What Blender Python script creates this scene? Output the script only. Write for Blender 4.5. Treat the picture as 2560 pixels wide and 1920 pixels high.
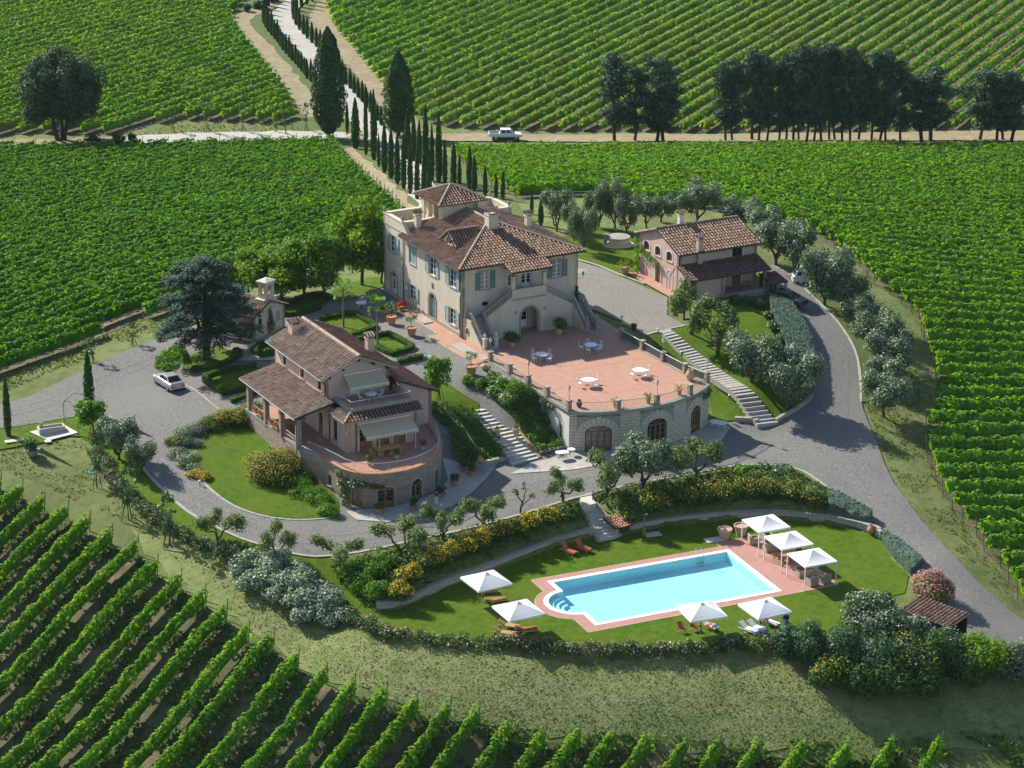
import bpy, bmesh, math, random
import numpy as np
from mathutils import Vector, Matrix
from mathutils.geometry import delaunay_2d_cdt
random.seed(7); RNG = np.random.default_rng(11)
SC = bpy.context.scene
for o in list(bpy.data.objects): bpy.data.objects.remove(o)
COL = SC.collection
R = math.radians
F_PX, TILT, ROLL, CAM_H = 6640.0, R(20), R(0.457), 90.0
_fw = np.array([0, math.cos(TILT), -math.sin(TILT)])
_r0 = np.array([1., 0, 0]); _u0 = np.array([0, math.sin(TILT), math.cos(TILT)])
_rt = _r0*math.cos(ROLL)+_u0*math.sin(ROLL); _up = _u0*math.cos(ROLL)-_r0*math.sin(ROLL)
CAM = np.array([0, 0, CAM_H])
cd = bpy.data.cameras.new('camera'); cam = bpy.data.objects.new('camera', cd); COL.objects.link(cam)
cd.sensor_width = 36; cd.lens = 36*F_PX/2560; cd.clip_start = 1; cd.clip_end = 6000
M = Matrix.Identity(4)
for i in range(3):
 M[i][0] = _rt[i]; M[i][1] = _up[i]; M[i][2] = -_fw[i]; M[i][3] = CAM[i]
cam.matrix_world = M; SC.camera = cam
SUN_EL, SUN_AZ = 34.0, 137.0          # azimuth counter-clockwise from +X: where the light comes from
w = bpy.data.worlds.new('World'); SC.world = w; w.use_nodes = True
nt = w.node_tree; nt.nodes.clear()
sky = nt.nodes.new('ShaderNodeTexSky'); sky.sky_type = 'NISHITA'; sky.sun_disc = False
sky.sun_elevation = R(SUN_EL); sky.sun_rotation = R(90-SUN_AZ); sky.air_density = 1.0; sky.dust_density = 0.6; sky.ozone_density = 1.6
bg = nt.nodes.new('ShaderNodeBackground'); bg.inputs[1].default_value = 0.09
wo = nt.nodes.new('ShaderNodeOutputWorld')
nt.links.new(sky.outputs[0], bg.inputs[0]); nt.links.new(bg.outputs[0], wo.inputs[0])
sl = bpy.data.lights.new('sun', 'SUN'); sl.energy = 4.6; sl.angle = R(0.53); sl.color = (1.0, 0.95, 0.86)
so = bpy.data.objects.new('sun', sl); COL.objects.link(so)
sd = Vector((math.cos(R(SUN_EL))*math.cos(R(SUN_AZ)), math.cos(R(SUN_EL))*math.sin(R(SUN_AZ)), math.sin(R(SUN_EL))))
so.rotation_euler = sd.to_track_quat('Z', 'Y').to_euler(); so.location = (-60, 320, 120)
SC.view_settings.view_transform = 'Standard'; SC.view_settings.look = 'None'
SC.view_settings.exposure = 0.95; SC.view_settings.gamma = 1.0; SC.view_settings.use_curve_mapping = False
SC.render.engine = 'CYCLES'
SC.cycles.max_bounces = 6; SC.cycles.diffuse_bounces = 3; SC.cycles.transmission_bounces = 4; SC.cycles.transparent_max_bounces = 8
SC.cycles.caustics_reflective = False; SC.cycles.caustics_refractive = False
def ray(u, v):
 return _fw+_rt*((u-1280)/F_PX)+_up*((960-v)/F_PX)
def U(u, v, z=0.0):
 d = ray(u, v); return CAM+d*((z-CAM_H)/d[2])
CTRL = [
 (820,745,-.6),(961,731,-.1),(1060,785,-.1),(1153,846,-.1),(1100,880,-.15),(1000,830,-.3),(900,800,-.7),(1446,735,0),(1560,740,-.1),(1500,700,0),(1640,815,-.2),(1600,720,-.1),
 (1693,733,-.15),(1760,770,-.3),(1540,610,-.1),(1450,640,-.1),(1480,560,-.6),(1300,560,-.8),(1180,560,-.5),(1050,560,-1.),(940,680,-.4),
 (1870,650,-.4),(1930,680,-.6),(2000,760,-1.3),(2080,830,-2.1),(2110,920,-3.0),(2110,1000,-3.8),(2000,1070,-4.4),
 (1990,1010,-3.4),(1960,900,-2.0),(1900,820,-.9),(1720,830,-.5),(1760,900,-1.5),(1850,1000,-3.0),(1900,1055,-4.3),(1660,836,-.3),(1640,880,-1.3),(1700,960,-2.7),(1790,1030,-4.2),
 (1780,1070,-4.4),(1700,1100,-4.4),(1600,1130,-4.4),(1450,1155,-4.4),(1340,1165,-4.45),(1250,1195,-4.5),(1150,1250,-4.6),(1090,1285,-4.6),(1000,1300,-4.6),(890,1290,-4.6),(900,1370,-4.7),(1250,1290,-4.65),(1420,1245,-4.6),(1600,1200,-4.5),(1830,1165,-4.5),(1950,1130,-4.6),
 (750,1375,-4.6),(650,1340,-4.4),(560,1280,-4.2),(480,1210,-3.95),(400,1110,-3.65),(330,1010,-3.3),(420,960,-3.0),(250,950,-3.2),(100,1000,-3.7),(0,1045,-4.1),(300,870,-2.6),(430,840,-2.2),(520,1000,-2.7),(600,990,-2.2),
 (560,1120,-3.5),(650,1180,-3.7),(750,1290,-4.2),(620,1060,-2.7),(700,1120,-3.1),(800,1240,-4.1),
 (690,850,-1.2),(620,890,-1.6),(540,940,-2.2),(800,800,-.9),(950,850,-.4),(1000,900,-.35),(1130,940,-.3),(1130,1010,-1.2),(1060,980,-1.0),(1220,1020,-1.7),(1100,1080,-1.9),(1290,1085,-3.1),(1270,1000,-1.0),(1340,1075,-3.0),(1180,1090,-3.0),(1380,1130,-4.2),(1180,1170,-4.4),
 (1000,1460,-5.3),(1100,1420,-5.2),(1200,1385,-5.1),(1300,1350,-5.1),(1400,1322,-5.1),(1560,1290,-5.0),(1700,1265,-5.0),(1850,1250,-5.0),(2000,1262,-5.2),(2110,1290,-5.5),
 (2150,1150,-4.9),(2250,1280,-5.6),(2330,1400,-6.2),(2420,1490,-6.8),(2520,1590,-7.6),(2380,1570,-6.9),
 (2230,1390,-6.4),(2265,1450,-6.5),
 (740,1395,-4.8),(800,1440,-5.4),(860,1500,-6.3),(600,1380,-4.8),(500,1330,-4.6),(400,1250,-4.3),(300,1150,-4.0),(220,1060,-3.8),(100,1090,-4.1),(0,1130,-4.5),
 (200,1200,-4.9),(60,1240,-5.6),(300,1300,-5.4),(420,1380,-5.9),(540,1460,-6.4),(640,1560,-7.4),(760,1600,-7.8),(900,1600,-7.0),(1000,1640,-7.35),(1250,1665,-7.35),(1500,1690,-7.75),(1750,1690,-7.7),(2000,1690,-7.8),(2300,1660,-7.5),
 (900,1740,-9.0),(1250,1800,-9.7),(1600,1830,-10.1),(2000,1860,-10.6),(2400,1880,-10.7),(2550,1750,-9.0),(600,1650,-8.7),(300,1500,-8.2),(0,1350,-7.6),(0,1600,-11.5),(300,1800,-12.8),(700,1900,-12.6),(1200,1950,-12.7),(1700,1960,-12.6),(2200,1980,-12.8),(2600,1960,-12.3),(0,1900,-15.5),(-200,1500,-11),(-200,1250,-7),
 (2240,880,-3.6),(2200,760,-2.8),(2100,660,-2.0),(2000,580,-2.6),(2280,1000,-4.6),(2260,1120,-5.2),(2330,1250,-6.2),(2420,1370,-7.0),(2500,1460,-7.8),(2600,1560,-8.8),
 (2420,1150,-6.4),(2560,1300,-8.2),(2560,1150,-7.2),(2450,950,-5.6),(2560,900,-6.0),(2400,780,-4.6),(2560,740,-6.0),(2300,660,-4.6),(2500,600,-7.4),(2700,900,-7),(2700,1300,-9),
 (1880,480,-5.0),(1700,460,-5.2),(1500,480,-4.0),(1350,470,-3.6),(1230,480,-3.6),(2150,500,-7.0),(2500,480,-10.),(1900,410,-10),(1500,410,-9.5),(1250,410,-9.0),(2300,410,-12),(2700,400,-14),(2700,600,-9),
 (0,940,-3.5),(200,850,-3.2),(380,770,-2.6),(560,690,-2.6),(740,640,-2.6),(860,580,-3.0),(960,520,-3.4),(0,800,-5.0),(250,680,-5.6),(500,590,-6.0),(800,500,-6.5),(0,640,-8.5),(300,540,-9.4),(600,470,-9.8),(850,430,-9.5),(0,480,-12.3),(400,430,-12.6),(950,430,-8),(1000,470,-5.6),(1040,520,-3.2),
 (-200,800,-6),(-200,500,-13),(-200,1050,-5),
 (-300,358,-15),(0,358,-15),(300,352,-15),(600,343,-15),(880,343,-14.6),(1130,345,-14.6),(1400,347,-15),(1800,345,-15),(2200,343,-15),(2560,340,-15),(2800,338,-15),
 (0,250,-15),(400,250,-15),(800,250,-14.8),(1200,250,-15),(1700,250,-15),(2200,250,-15),(2700,250,-15),(-300,250,-15),
 (0,100,-15),(500,100,-15),(1000,100,-15),(1600,100,-15),(2200,100,-15),(2800,100,-15),(0,-100,-15),(700,-100,-15),(1400,-100,-15),(2100,-100,-15),(2800,-100,-15),(-300,0,-15),
]
_cp = np.array([[*U(u, v, z)[:2], z] for u, v, z in CTRL])
_C2 = 9.0
def _phi(d2): return np.sqrt(d2+_C2)
_A = _phi(((_cp[:, None, :2]-_cp[None, :, :2])**2).sum(-1)); n_ = len(_cp)
_A = np.block([[_A+0.02*np.eye(n_), np.ones((n_, 1))], [np.ones((1, n_)), np.zeros((1, 1))]])
_w = np.linalg.solve(_A, np.append(_cp[:, 2], 0))
def axis(parts):
 out = []
 for a, b, s in parts: out += list(np.arange(a, b, s))
 out.append(parts[-1][1]); return np.array(out)
GX = axis([(-3000, -600, 400), (-600, -160, 40), (-160, -75, 4), (-75, 75, .8), (75, 160, 4), (160, 600, 40), (600, 3000, 400)])
GY = axis([(-400, 100, 50), (100, 180, 5), (180, 340, .8), (340, 640, 3.5), (640, 1000, 40), (1000, 5000, 400)])
_gx, _gy = np.meshgrid(GX, GY)
GZ = np.zeros_like(_gx)
for i in range(0, len(GY), 20):
 d2 = (_gx[i:i+20, :, None]-_cp[:, 0])**2+(_gy[i:i+20, :, None]-_cp[:, 1])**2
 GZ[i:i+20] = _phi(d2)@_w[:-1]+_w[-1]
def sstep(a, b, x):
 t = np.clip((x-a)/(b-a), 0, 1); return t*t*(3-2*t)
far = np.maximum(sstep(480, 620, _gy), np.maximum(sstep(90, 200, np.abs(_gx)), 1-sstep(120, 175, _gy)))
GZ = np.clip(GZ, -19, .3)*(1-far)+(-15)*far
def poly_sd(poly, X, Y):
 """signed distance to a polygon, negative inside"""
 P = np.array(poly); d = np.full(X.shape, 1e9); ins = np.zeros(X.shape, bool)
 for i in range(len(P)):
  a, b = P[i][:2], P[(i+1) % len(P)][:2]; e = b-a
  t = np.clip(((X-a[0])*e[0]+(Y-a[1])*e[1])/max(e@e, 1e-9), 0, 1)
  d = np.minimum(d, np.hypot(X-a[0]-t*e[0], Y-a[1]-t*e[1]))
  c = ((a[1] > Y) != (b[1] > Y)); den = b[1]-a[1] if abs(b[1]-a[1]) > 1e-9 else 1e-9
  ins ^= c & (X < (b[0]-a[0])*(Y-a[1])/den+a[0])
 return np.where(ins, -d, d)
def level(poly, z, soft):
 global GZ
 s = poly_sd(poly, _gx, _gy); k = 1-sstep(.05, soft*.5, s); GZ = GZ*(1-k)+z*k
class Frame:
 def __init__(s, o, az):
  s.o = np.array(o, float); s.az = R(az); a = s.az
  s.ex = np.array([math.cos(a), math.sin(a), 0]); s.ey = np.array([-math.sin(a), math.cos(a), 0])
 def __call__(s, x, y, z=0): return s.o+s.ex*x+s.ey*y+np.array([0, 0, z])
VF = Frame((-5.30, 261.01, 0), 29)              # the villa: x along its front, y along its left side
LF = Frame((-15.34, 231.09, -1.2), 29)          # the pink house below it
HF = Frame((18.07, 276.69, -.15), 28)           # the small pink house on the right
CF = Frame((-27.09, 263.24, -1.2), 55)          # the chapel
PF = Frame((3.80, 213.93, -6.5), 24)            # the pool
ZP = -6.5
TERR = [(-.75, -1), (-.75, -23.7), (1.3, -25.1), (3.6, -25.85), (7.6, -26.15), (11.9, -25.2), (15.4, -23.25), (15.1, -22), (14.8, -20), (14.75, -1)]
s_ = poly_sd([VF(*p)[:2] for p in TERR], _gx, _gy); GZ = np.where(s_ < -.2, np.minimum(GZ, -.45), GZ)
BAST = [(-3.7, 15), (-3.55, 2.6), (-2.1, 1.2), (-1.95, -3.3), (-.8, -5.5), (1.3, -6.2), (3.7, -6.1), (6.4, -5.2), (8.6, -3.2), (9.6, 0), (10.4, 3.3), (10.4, 12), (7, 16)]
s_ = poly_sd([LF(*p)[:2] for p in BAST], _gx, _gy); GZ = np.where(s_ < -.3, np.minimum(GZ, -1.9), GZ)
K = 1.15732                                       # display pixels to photograph pixels
WALLBASE = [(942,1530),(1000,1524),(1060,1500),(1102,1476),(1176,1449),(1258,1419),(1339,1388),(1407,1361),(1488,1341),(1530,1351),(1576,1334),(1644,1320),(1746,1307),(1854,1298),(1983,1302),(2058,1310),(2119,1320),(2180,1337),(2200,1351)]
LAWNPX = WALLBASE+[(2225,1395),(2272,1440),(2262,1484),(2211,1495),(2180,1510),(2150,1525),(2128,1573),(2080,1600),(1949,1604),(1678,1622),(1475,1619),(1271,1605),(1136,1598),(1000,1592),(930,1570)]
level([U(u, v, ZP)[:2] for u, v in LAWNPX], ZP, 1.2)
def carve(a, b, c, d, z0, z1):
 global GZ
 P = [U(*a, z0)[:2], U(*b, z0)[:2], U(*d, z1)[:2], U(*c, z1)[:2]]; o = (P[0]+P[1])/2; e = (P[2]+P[3])/2-o; k = np.clip(((_gx-o[0])*e[0]+(_gy-o[1])*e[1])/(e@e), 0, 1); s = poly_sd(P, _gx, _gy); GZ = np.where(s < .7, np.minimum(GZ, z0+(z1-z0)*k-.3), GZ)
carve((1452,1266), (1487,1259), (1499,1352), (1547,1341), -4.9, -6.42)
def ground(x, y):
 x = np.asarray(x, float); y = np.asarray(y, float)
 i = np.clip(np.searchsorted(GX, x)-1, 0, len(GX)-2); j = np.clip(np.searchsorted(GY, y)-1, 0, len(GY)-2)
 tx = (x-GX[i])/(GX[i+1]-GX[i]); ty = (y-GY[j])/(GY[j+1]-GY[j])
 return (GZ[j, i]*(1-tx)+GZ[j, i+1]*tx)*(1-ty)+(GZ[j+1, i]*(1-tx)+GZ[j+1, i+1]*tx)*ty
def G(u, v, dz=0.0):
 """point on the land seen at a pixel"""
 d = ray(u, v); t = (-16-CAM_H)/d[2]; ts = np.linspace((1-CAM_H)/d[2], t*1.05, 260)
 p = CAM[None]+d[None]*ts[:, None]; f = p[:, 2]-(ground(p[:, 0], p[:, 1])+dz)
 k = int(np.argmax(f < 0)); k = max(k, 1)
 a, b = ts[k-1], ts[k]
 for _ in range(30):
  m = (a+b)/2; q = CAM+d*m
  if q[2] > ground(q[0], q[1])+dz: a = m
  else: b = m
 return CAM+d*b
def proj(p):
 d = np.asarray(p, float)-CAM; z = d@_fw; return np.array([1280+F_PX*(d@_rt)/z, 960-F_PX*(d@_up)/z])
def _n(nt, t, **k):
 n = nt.nodes.new(t)
 for a, b in k.items(): setattr(n, a, b)
 return n
def rgb(c): return (c[0], c[1], c[2], 1)
def material(name, stops, attr=None, scale=3.0, detail=6.0, rough=.85, spec=.25, transl=0.0, bump=0.0, bscale=20., big=0.0, bigscale=.15, bigcol=None, metal=0.0, alpha=None, mix=.35, distort=0.0, streak=0):
 """colour ramp over a per-vertex random value (attr) and/or noise in world space, with relief, optional blotches and leaf translucency"""
 m = bpy.data.materials.new(name); m.use_nodes = True; nt = m.node_tree; nt.nodes.clear(); L = nt.links.new
 out = _n(nt, 'ShaderNodeOutputMaterial'); b = _n(nt, 'ShaderNodeBsdfPrincipled')
 b.inputs['Roughness'].default_value = rough; b.inputs['Specular IOR Level'].default_value = spec; b.inputs['Metallic'].default_value = metal
 geo = _n(nt, 'ShaderNodeNewGeometry')
 nz = _n(nt, 'ShaderNodeTexNoise'); nz.inputs['Scale'].default_value = scale; nz.inputs['Detail'].default_value = detail; nz.inputs['Roughness'].default_value = .62; nz.inputs['Distortion'].default_value = distort
 L(geo.outputs['Position'], nz.inputs['Vector'])
 mr = _n(nt, 'ShaderNodeMapRange'); mr.inputs[1].default_value = .28; mr.inputs[2].default_value = .72; L(nz.outputs['Fac'], mr.inputs[0]); fac = mr.outputs[0]
 if attr:
  at = _n(nt, 'ShaderNodeAttribute', attribute_name=attr)
  mx = _n(nt, 'ShaderNodeMix'); mx.inputs[0].default_value = mix; L(at.outputs['Fac'], mx.inputs[2]); L(fac, mx.inputs[3]); fac = mx.outputs[0]
 cr = _n(nt, 'ShaderNodeValToRGB'); e = cr.color_ramp.elements
 for i, c in enumerate(stops):
  p = i/max(len(stops)-1, 1)
  if i < 2: e[i].position = p if len(stops) > 1 else i; e[i].color = rgb(c)
  else: x = e.new(p); x.color = rgb(c)
 if len(stops) == 1: e[1].color = rgb(stops[0])
 else:
  for i, c in enumerate(stops): e[i].position = i/(len(stops)-1); e[i].color = rgb(c)
 L(fac, cr.inputs[0]); colr = cr.outputs[0]
 if big > 0:
  n2 = _n(nt, 'ShaderNodeTexNoise'); n2.inputs['Scale'].default_value = bigscale; n2.inputs['Detail'].default_value = 5; n2.inputs['Roughness'].default_value = .6
  vm = _n(nt, 'ShaderNodeVectorMath', operation='MULTIPLY'); vm.inputs[1].default_value = (1, 1, .14) if streak else (1, 1, 1); L(geo.outputs['Position'], vm.inputs[0]); L(vm.outputs[0], n2.inputs['Vector'])
  m2 = _n(nt, 'ShaderNodeMapRange'); m2.inputs[1].default_value = .42; m2.inputs[2].default_value = .62; m2.inputs[4].default_value = big; L(n2.outputs['Fac'], m2.inputs[0])
  mx = _n(nt, 'ShaderNodeMix', data_type='RGBA'); L(m2.outputs[0], mx.inputs[0]); L(colr, mx.inputs[6]); mx.inputs[7].default_value = rgb(bigcol); colr = mx.outputs[2]
 L(colr, b.inputs['Base Color'])
 if bump > 0:
  nb = _n(nt, 'ShaderNodeTexNoise'); nb.inputs['Scale'].default_value = bscale; nb.inputs['Detail'].default_value = 4; L(geo.outputs['Position'], nb.inputs['Vector'])
  bp = _n(nt, 'ShaderNodeBump'); bp.inputs['Strength'].default_value = bump; bp.inputs['Distance'].default_value = .1; L(nb.outputs['Fac'], bp.inputs['Height']); L(bp.outputs[0], b.inputs['Normal'])
 if alpha is not None: b.inputs['Alpha'].default_value = alpha
 if transl > 0:
  tr = _n(nt, 'ShaderNodeBsdfTranslucent'); hs = _n(nt, 'ShaderNodeHueSaturation'); hs.inputs['Hue'].default_value = .485; hs.inputs['Saturation'].default_value = 1.12; hs.inputs['Value'].default_value = 1.6
  L(colr, hs.inputs['Color']); L(hs.outputs[0], tr.inputs['Color'])
  ms = _n(nt, 'ShaderNodeMixShader'); ms.inputs[0].default_value = transl; L(b.outputs[0], ms.inputs[1]); L(tr.outputs[0], ms.inputs[2]); L(ms.outputs[0], out.inputs[0])
 else: L(b.outputs[0], out.inputs[0])
 m['bsdf'] = b.name
 return m
def masonry(name, c1, c2, mortar, bw, bh, ms=.015, rough=.9, vertical=True):
 m = material(name, [c1, c2], scale=5, rough=rough)
 nt = m.node_tree; L = nt.links.new; b = nt.nodes[m['bsdf']]
 br = _n(nt, 'ShaderNodeTexBrick'); br.inputs['Scale'].default_value = 1.0; br.inputs['Brick Width'].default_value = bw; br.inputs['Row Height'].default_value = bh; br.inputs['Mortar Size'].default_value = ms
 br.inputs['Color1'].default_value = rgb(c1); br.inputs['Color2'].default_value = rgb(c2); br.inputs['Mortar'].default_value = rgb(mortar); br.inputs['Bias'].default_value = 0.0
 uv = _n(nt, 'ShaderNodeAttribute', attribute_name='wallco'); nz = _n(nt, 'ShaderNodeTexNoise'); nz.inputs['Scale'].default_value = 2.2
 L(uv.outputs['Vector'], nz.inputs['Vector'])
 mm = _n(nt, 'ShaderNodeMix', data_type='VECTOR'); mm.inputs[0].default_value = .06; L(uv.outputs['Vector'], mm.inputs[4]); L(nz.outputs['Color'], mm.inputs[5])
 L(mm.outputs[1], br.inputs['Vector'])
 old = b.inputs['Base Color'].links[0].from_socket
 mx = _n(nt, 'ShaderNodeMix', data_type='RGBA'); mx.inputs[0].default_value = .7; L(old, mx.inputs[6]); L(br.outputs['Color'], mx.inputs[7]); L(mx.outputs[2], b.inputs['Base Color'])
 bp = _n(nt, 'ShaderNodeBump'); bp.inputs['Strength'].default_value = .6; bp.inputs['Distance'].default_value = .03; bp.invert = True; L(br.outputs['Fac'], bp.inputs['Height']); L(bp.outputs[0], b.inputs['Normal'])
 return m
MT = {}
def mk(key, *a, **k): MT[key] = material(key, *a, **k)
mk('earth', [(0.063,0.108,0.016),(0.104,0.146,0.031),(0.167,0.184,0.063),(0.104,0.151,0.029)], scale=.9, detail=9, rough=.95, bump=.8, bscale=6, big=.55, bigscale=.13, bigcol=(.065,.095,.02))
mk('dry_slope', [(0.088,0.140,0.027),(0.150,0.187,0.052),(0.220,0.234,0.095),(0.132,0.192,0.043)], scale=1.1, detail=9, rough=.95, bump=.9, bscale=5, big=.5, bigscale=.22, bigcol=(.10,.15,.03))
mk('field_soil', [(.05,.06,.02),(.13,.105,.06),(.21,.16,.095)], scale=.8, detail=9, rough=.95, bump=.9, bscale=4, big=.6, bigscale=.3, bigcol=(.05,.075,.018))
mk('verge', [(.05,.085,.014),(.085,.12,.024),(.13,.13,.045)], scale=1.2, detail=8, rough=.95, bump=.6, bscale=8, big=.4, bigscale=.25, bigcol=(.06,.11,.016))
mk('lawn', [(.042,.092,.004),(.072,.142,.005),(.108,.182,.008)], scale=1.6, detail=9, rough=.9, spec=.1, bump=.8, bscale=30, big=.55, bigscale=.35, bigcol=(.108,.150,.012))
mk('gravel', [(.085,.083,.075),(.168,.163,.148),(.275,.267,.245)], scale=5, detail=8, rough=.95, bump=.7, bscale=18, big=.6, bigscale=.16, bigcol=(.205,.197,.175))
mk('gravel_worn', [(0.093,0.091,0.084),(0.177,0.171,0.156),(0.265,0.257,0.236)], scale=5, detail=8, rough=.95, bump=.5, bscale=18)
mk('court_gravel', [(.125,.12,.104),(.205,.196,.168),(.29,.277,.238)], scale=4.5, detail=8, rough=.95, bump=.6, bscale=14, big=.5, bigscale=.2, bigcol=(.235,.222,.188))
mk('white_gravel', [(.30,.285,.25),(.40,.385,.345),(.48,.465,.425)], scale=3, detail=8, rough=.95, bump=.4, bscale=10, big=.4, bigscale=.3, bigcol=(.33,.29,.22))
mk('dirt', [(.19,.15,.088),(.27,.215,.13),(.345,.285,.18)], scale=.9, detail=8, rough=.95, bump=.5, bscale=6, big=.5, bigscale=.3, bigcol=(.19,.18,.08))
mk('terracotta_paving', [(.35,.18,.12),(.405,.22,.15),(.445,.26,.185)], scale=1.3, detail=7, rough=.8, bump=.15, bscale=14, big=.35, bigscale=.3, bigcol=(.36,.215,.15))
mk('pool_paving', [(.33,.165,.13),(.38,.20,.16),(.42,.23,.185)], scale=3, detail=7, rough=.8, big=.3, bigscale=.4, bigcol=(.41,.24,.20))
mk('stone_paving', [(.30,.285,.25),(.38,.36,.32),(.45,.43,.38)], scale=2.5, detail=7, rough=.85, bump=.25, bscale=9, big=.3, bigscale=.5, bigcol=(.30,.29,.25))
mk('pale_stone', [(.42,.39,.33),(.52,.49,.42),(.58,.55,.48)], scale=4, detail=7, rough=.85, bump=.3, bscale=14)
mk('grey_stone', [(.24,.225,.195),(.31,.29,.255),(.38,.355,.31)], scale=4, detail=7, rough=.88, bump=.4, bscale=14)
mk('kerb_stone', [(.27,.25,.21),(.35,.325,.28),(.42,.39,.335)], scale=4, rough=.88, bump=.3)
mk('rubble', [(.20,.175,.14),(.33,.30,.25),(.44,.41,.35)], attr='tint', scale=5, rough=.92, bump=.6, bscale=9, mix=.25)
mk('cream_plaster', [(.51,.455,.35),(.57,.51,.395),(.60,.54,.425)], scale=.9, detail=8, rough=.88, big=.5, bigscale=1.3, bigcol=(.47,.40,.30), streak=1)
mk('ashlar_cream', [(.48,.42,.315),(.55,.485,.37),(.60,.535,.42)], attr='tint', scale=3, rough=.88, bump=.15, bscale=12, mix=.5)
mk('pink_plaster', [(.47,.33,.275),(.515,.365,.31),(.54,.39,.335)], scale=1.0, detail=8, rough=.88, big=.5, bigscale=1.3, bigcol=(.46,.33,.28), streak=1)
mk('rose_plaster', [(.44,.26,.21),(.49,.29,.235),(.52,.32,.26)], scale=1.0, detail=8, rough=.88, big=.3, bigscale=.5, bigcol=(.45,.30,.25))
mk('white_plaster', [(.60,.57,.52),(.68,.65,.60)], scale=1.2, rough=.85)
mk('chapel_plaster', [(.47,.42,.335),(.54,.485,.39),(.57,.51,.42)], scale=1.2, detail=8, rough=.9, big=.55, bigscale=1.3, bigcol=(.40,.355,.28), streak=1)
mk('stone_trim', [(.27,.255,.215),(.34,.32,.275)], scale=3, rough=.88, bump=.3)
MT['house_stone'] = masonry('house_stone', (.38,.29,.225), (.20,.145,.115), (.30,.26,.215), .46, .2, .02)
MT['bank_stone'] = masonry('bank_stone', (.48,.45,.38), (.33,.305,.255), (.27,.25,.21), .5, .24, .03)
MT['carved_stone'] = MT['grey_stone']
mk('roof_tiles', [(.10,.062,.048),(.205,.122,.085),(.305,.187,.127),(.385,.268,.187),(.46,.37,.28)], attr='tint', scale=6, rough=.9, mix=.22)
mk('dark_tiles', [(.075,.05,.042),(.15,.085,.062),(.23,.13,.09),(.30,.20,.145)], attr='tint', scale=6, rough=.9, mix=.25)  # darker set of tile tones
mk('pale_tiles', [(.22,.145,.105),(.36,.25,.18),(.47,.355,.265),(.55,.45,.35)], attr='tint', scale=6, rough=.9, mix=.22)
mk('roof_bed', [(.035,.023,.019),(.06,.04,.032)], scale=6, rough=.95)  # near-black, so the shadow in the gaps between tiles is in the colour
mk('ridge_tiles', [(.26,.19,.14),(.38,.30,.22),(.45,.38,.29)], attr='tint', scale=6, rough=.9)
mk('terracotta', [(.36,.165,.09),(.45,.22,.125),(.52,.30,.19)], scale=3, detail=7, rough=.85, bump=.1)
mk('pale_terracotta', [(.42,.28,.19),(.50,.36,.26)], scale=3, rough=.85)
mk('sage_shutter', [(.235,.335,.335),(.27,.375,.37)], scale=2, rough=.7)
mk('green_shutter', [(.10,.19,.18),(.125,.225,.21)], scale=2, rough=.7)
mk('white_paint', [(.72,.72,.70),(.78,.78,.76)], scale=2, rough=.5)
mk('oak_joinery', [(.23,.115,.035),(.33,.175,.06)], scale=4, rough=.6)
mk('teak', [(.27,.12,.045),(.40,.19,.075),(.46,.235,.10)], scale=5, rough=.65)
mk('pale_teak', [(.40,.23,.11),(.52,.33,.17)], scale=5, rough=.7)
mk('dark_wood', [(.05,.035,.025),(.09,.06,.04)], scale=5, rough=.8)
mk('dark_glass', [(.012,.016,.02),(.02,.024,.03)], scale=2, rough=.08, spec=.6)
mk('curtain_glass', [(.20,.20,.18),(.30,.29,.26)], scale=3, rough=.12, spec=.6)
mk('gutter_copper', [(.055,.04,.032),(.075,.055,.045)], scale=4, rough=.55)
mk('white_iron', [(.70,.71,.71),(.78,.78,.78)], scale=4, rough=.5)
mk('grey_iron', [(.30,.30,.295),(.38,.38,.37)], scale=4, rough=.5)
mk('dark_iron', [(.02,.02,.02),(.035,.033,.03)], scale=4, rough=.5)
mk('steel', [(.55,.56,.57)], rough=.25, metal=1.0)
mk('lamp_glass', [(.62,.66,.68)], rough=.2, spec=.5)
mk('awning_canvas', [(.56,.475,.31),(.62,.53,.36)], scale=3, rough=.9, transl=.25)
mk('white_canvas', [(.80,.80,.79),(.84,.84,.83)], scale=3, rough=.85, transl=.12)
mk('rattan', [(.33,.27,.19),(.45,.38,.28)], scale=14, rough=.8, bump=.5, bscale=40)
mk('grey_cushion', [(.10,.095,.085),(.15,.14,.125)], scale=4, rough=.95)
mk('red_cushion', [(.42,.085,.045),(.52,.13,.07)], scale=3, rough=.95)
mk('rust_cushion', [(.30,.075,.035),(.40,.12,.06)], scale=3, rough=.95)
mk('white_towel', [(.70,.72,.76),(.80,.81,.83)], scale=3, rough=.95)
mk('blue_towel', [(.30,.42,.68),(.42,.52,.74)], scale=3, rough=.95)
mk('navy_cloth', [(.012,.02,.09),(.02,.04,.16)], scale=4, rough=.95)
mk('skin', [(.42,.24,.165),(.48,.28,.20)], scale=6, rough=.6)
mk('black_cloth', [(.015,.015,.017),(.025,.025,.028)], scale=6, rough=.9)
mk('white_cloth', [(.66,.68,.72),(.74,.75,.78)], scale=6, rough=.9)
mk('red_cloth', [(.40,.04,.06),(.46,.06,.08)], scale=6, rough=.9)
mk('dark_hair', [(.02,.013,.01),(.035,.022,.015)], scale=9, rough=.6)
mk('plastic_green', [(.10,.28,.25),(.14,.34,.30)], rough=.5)
mk('pool_wall', [(.42,.76,.80),(.50,.82,.85)], scale=3, rough=.5)
mk('coping', [(.74,.73,.70),(.80,.79,.76)], scale=3, rough=.7)
mk('car_silver', [(.42,.44,.47)], rough=.28, metal=.55, spec=.5)
mk('car_white', [(.72,.73,.74)], rough=.3, spec=.5)
mk('car_pearl', [(.58,.61,.65)], rough=.28, metal=.3, spec=.5)
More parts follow.
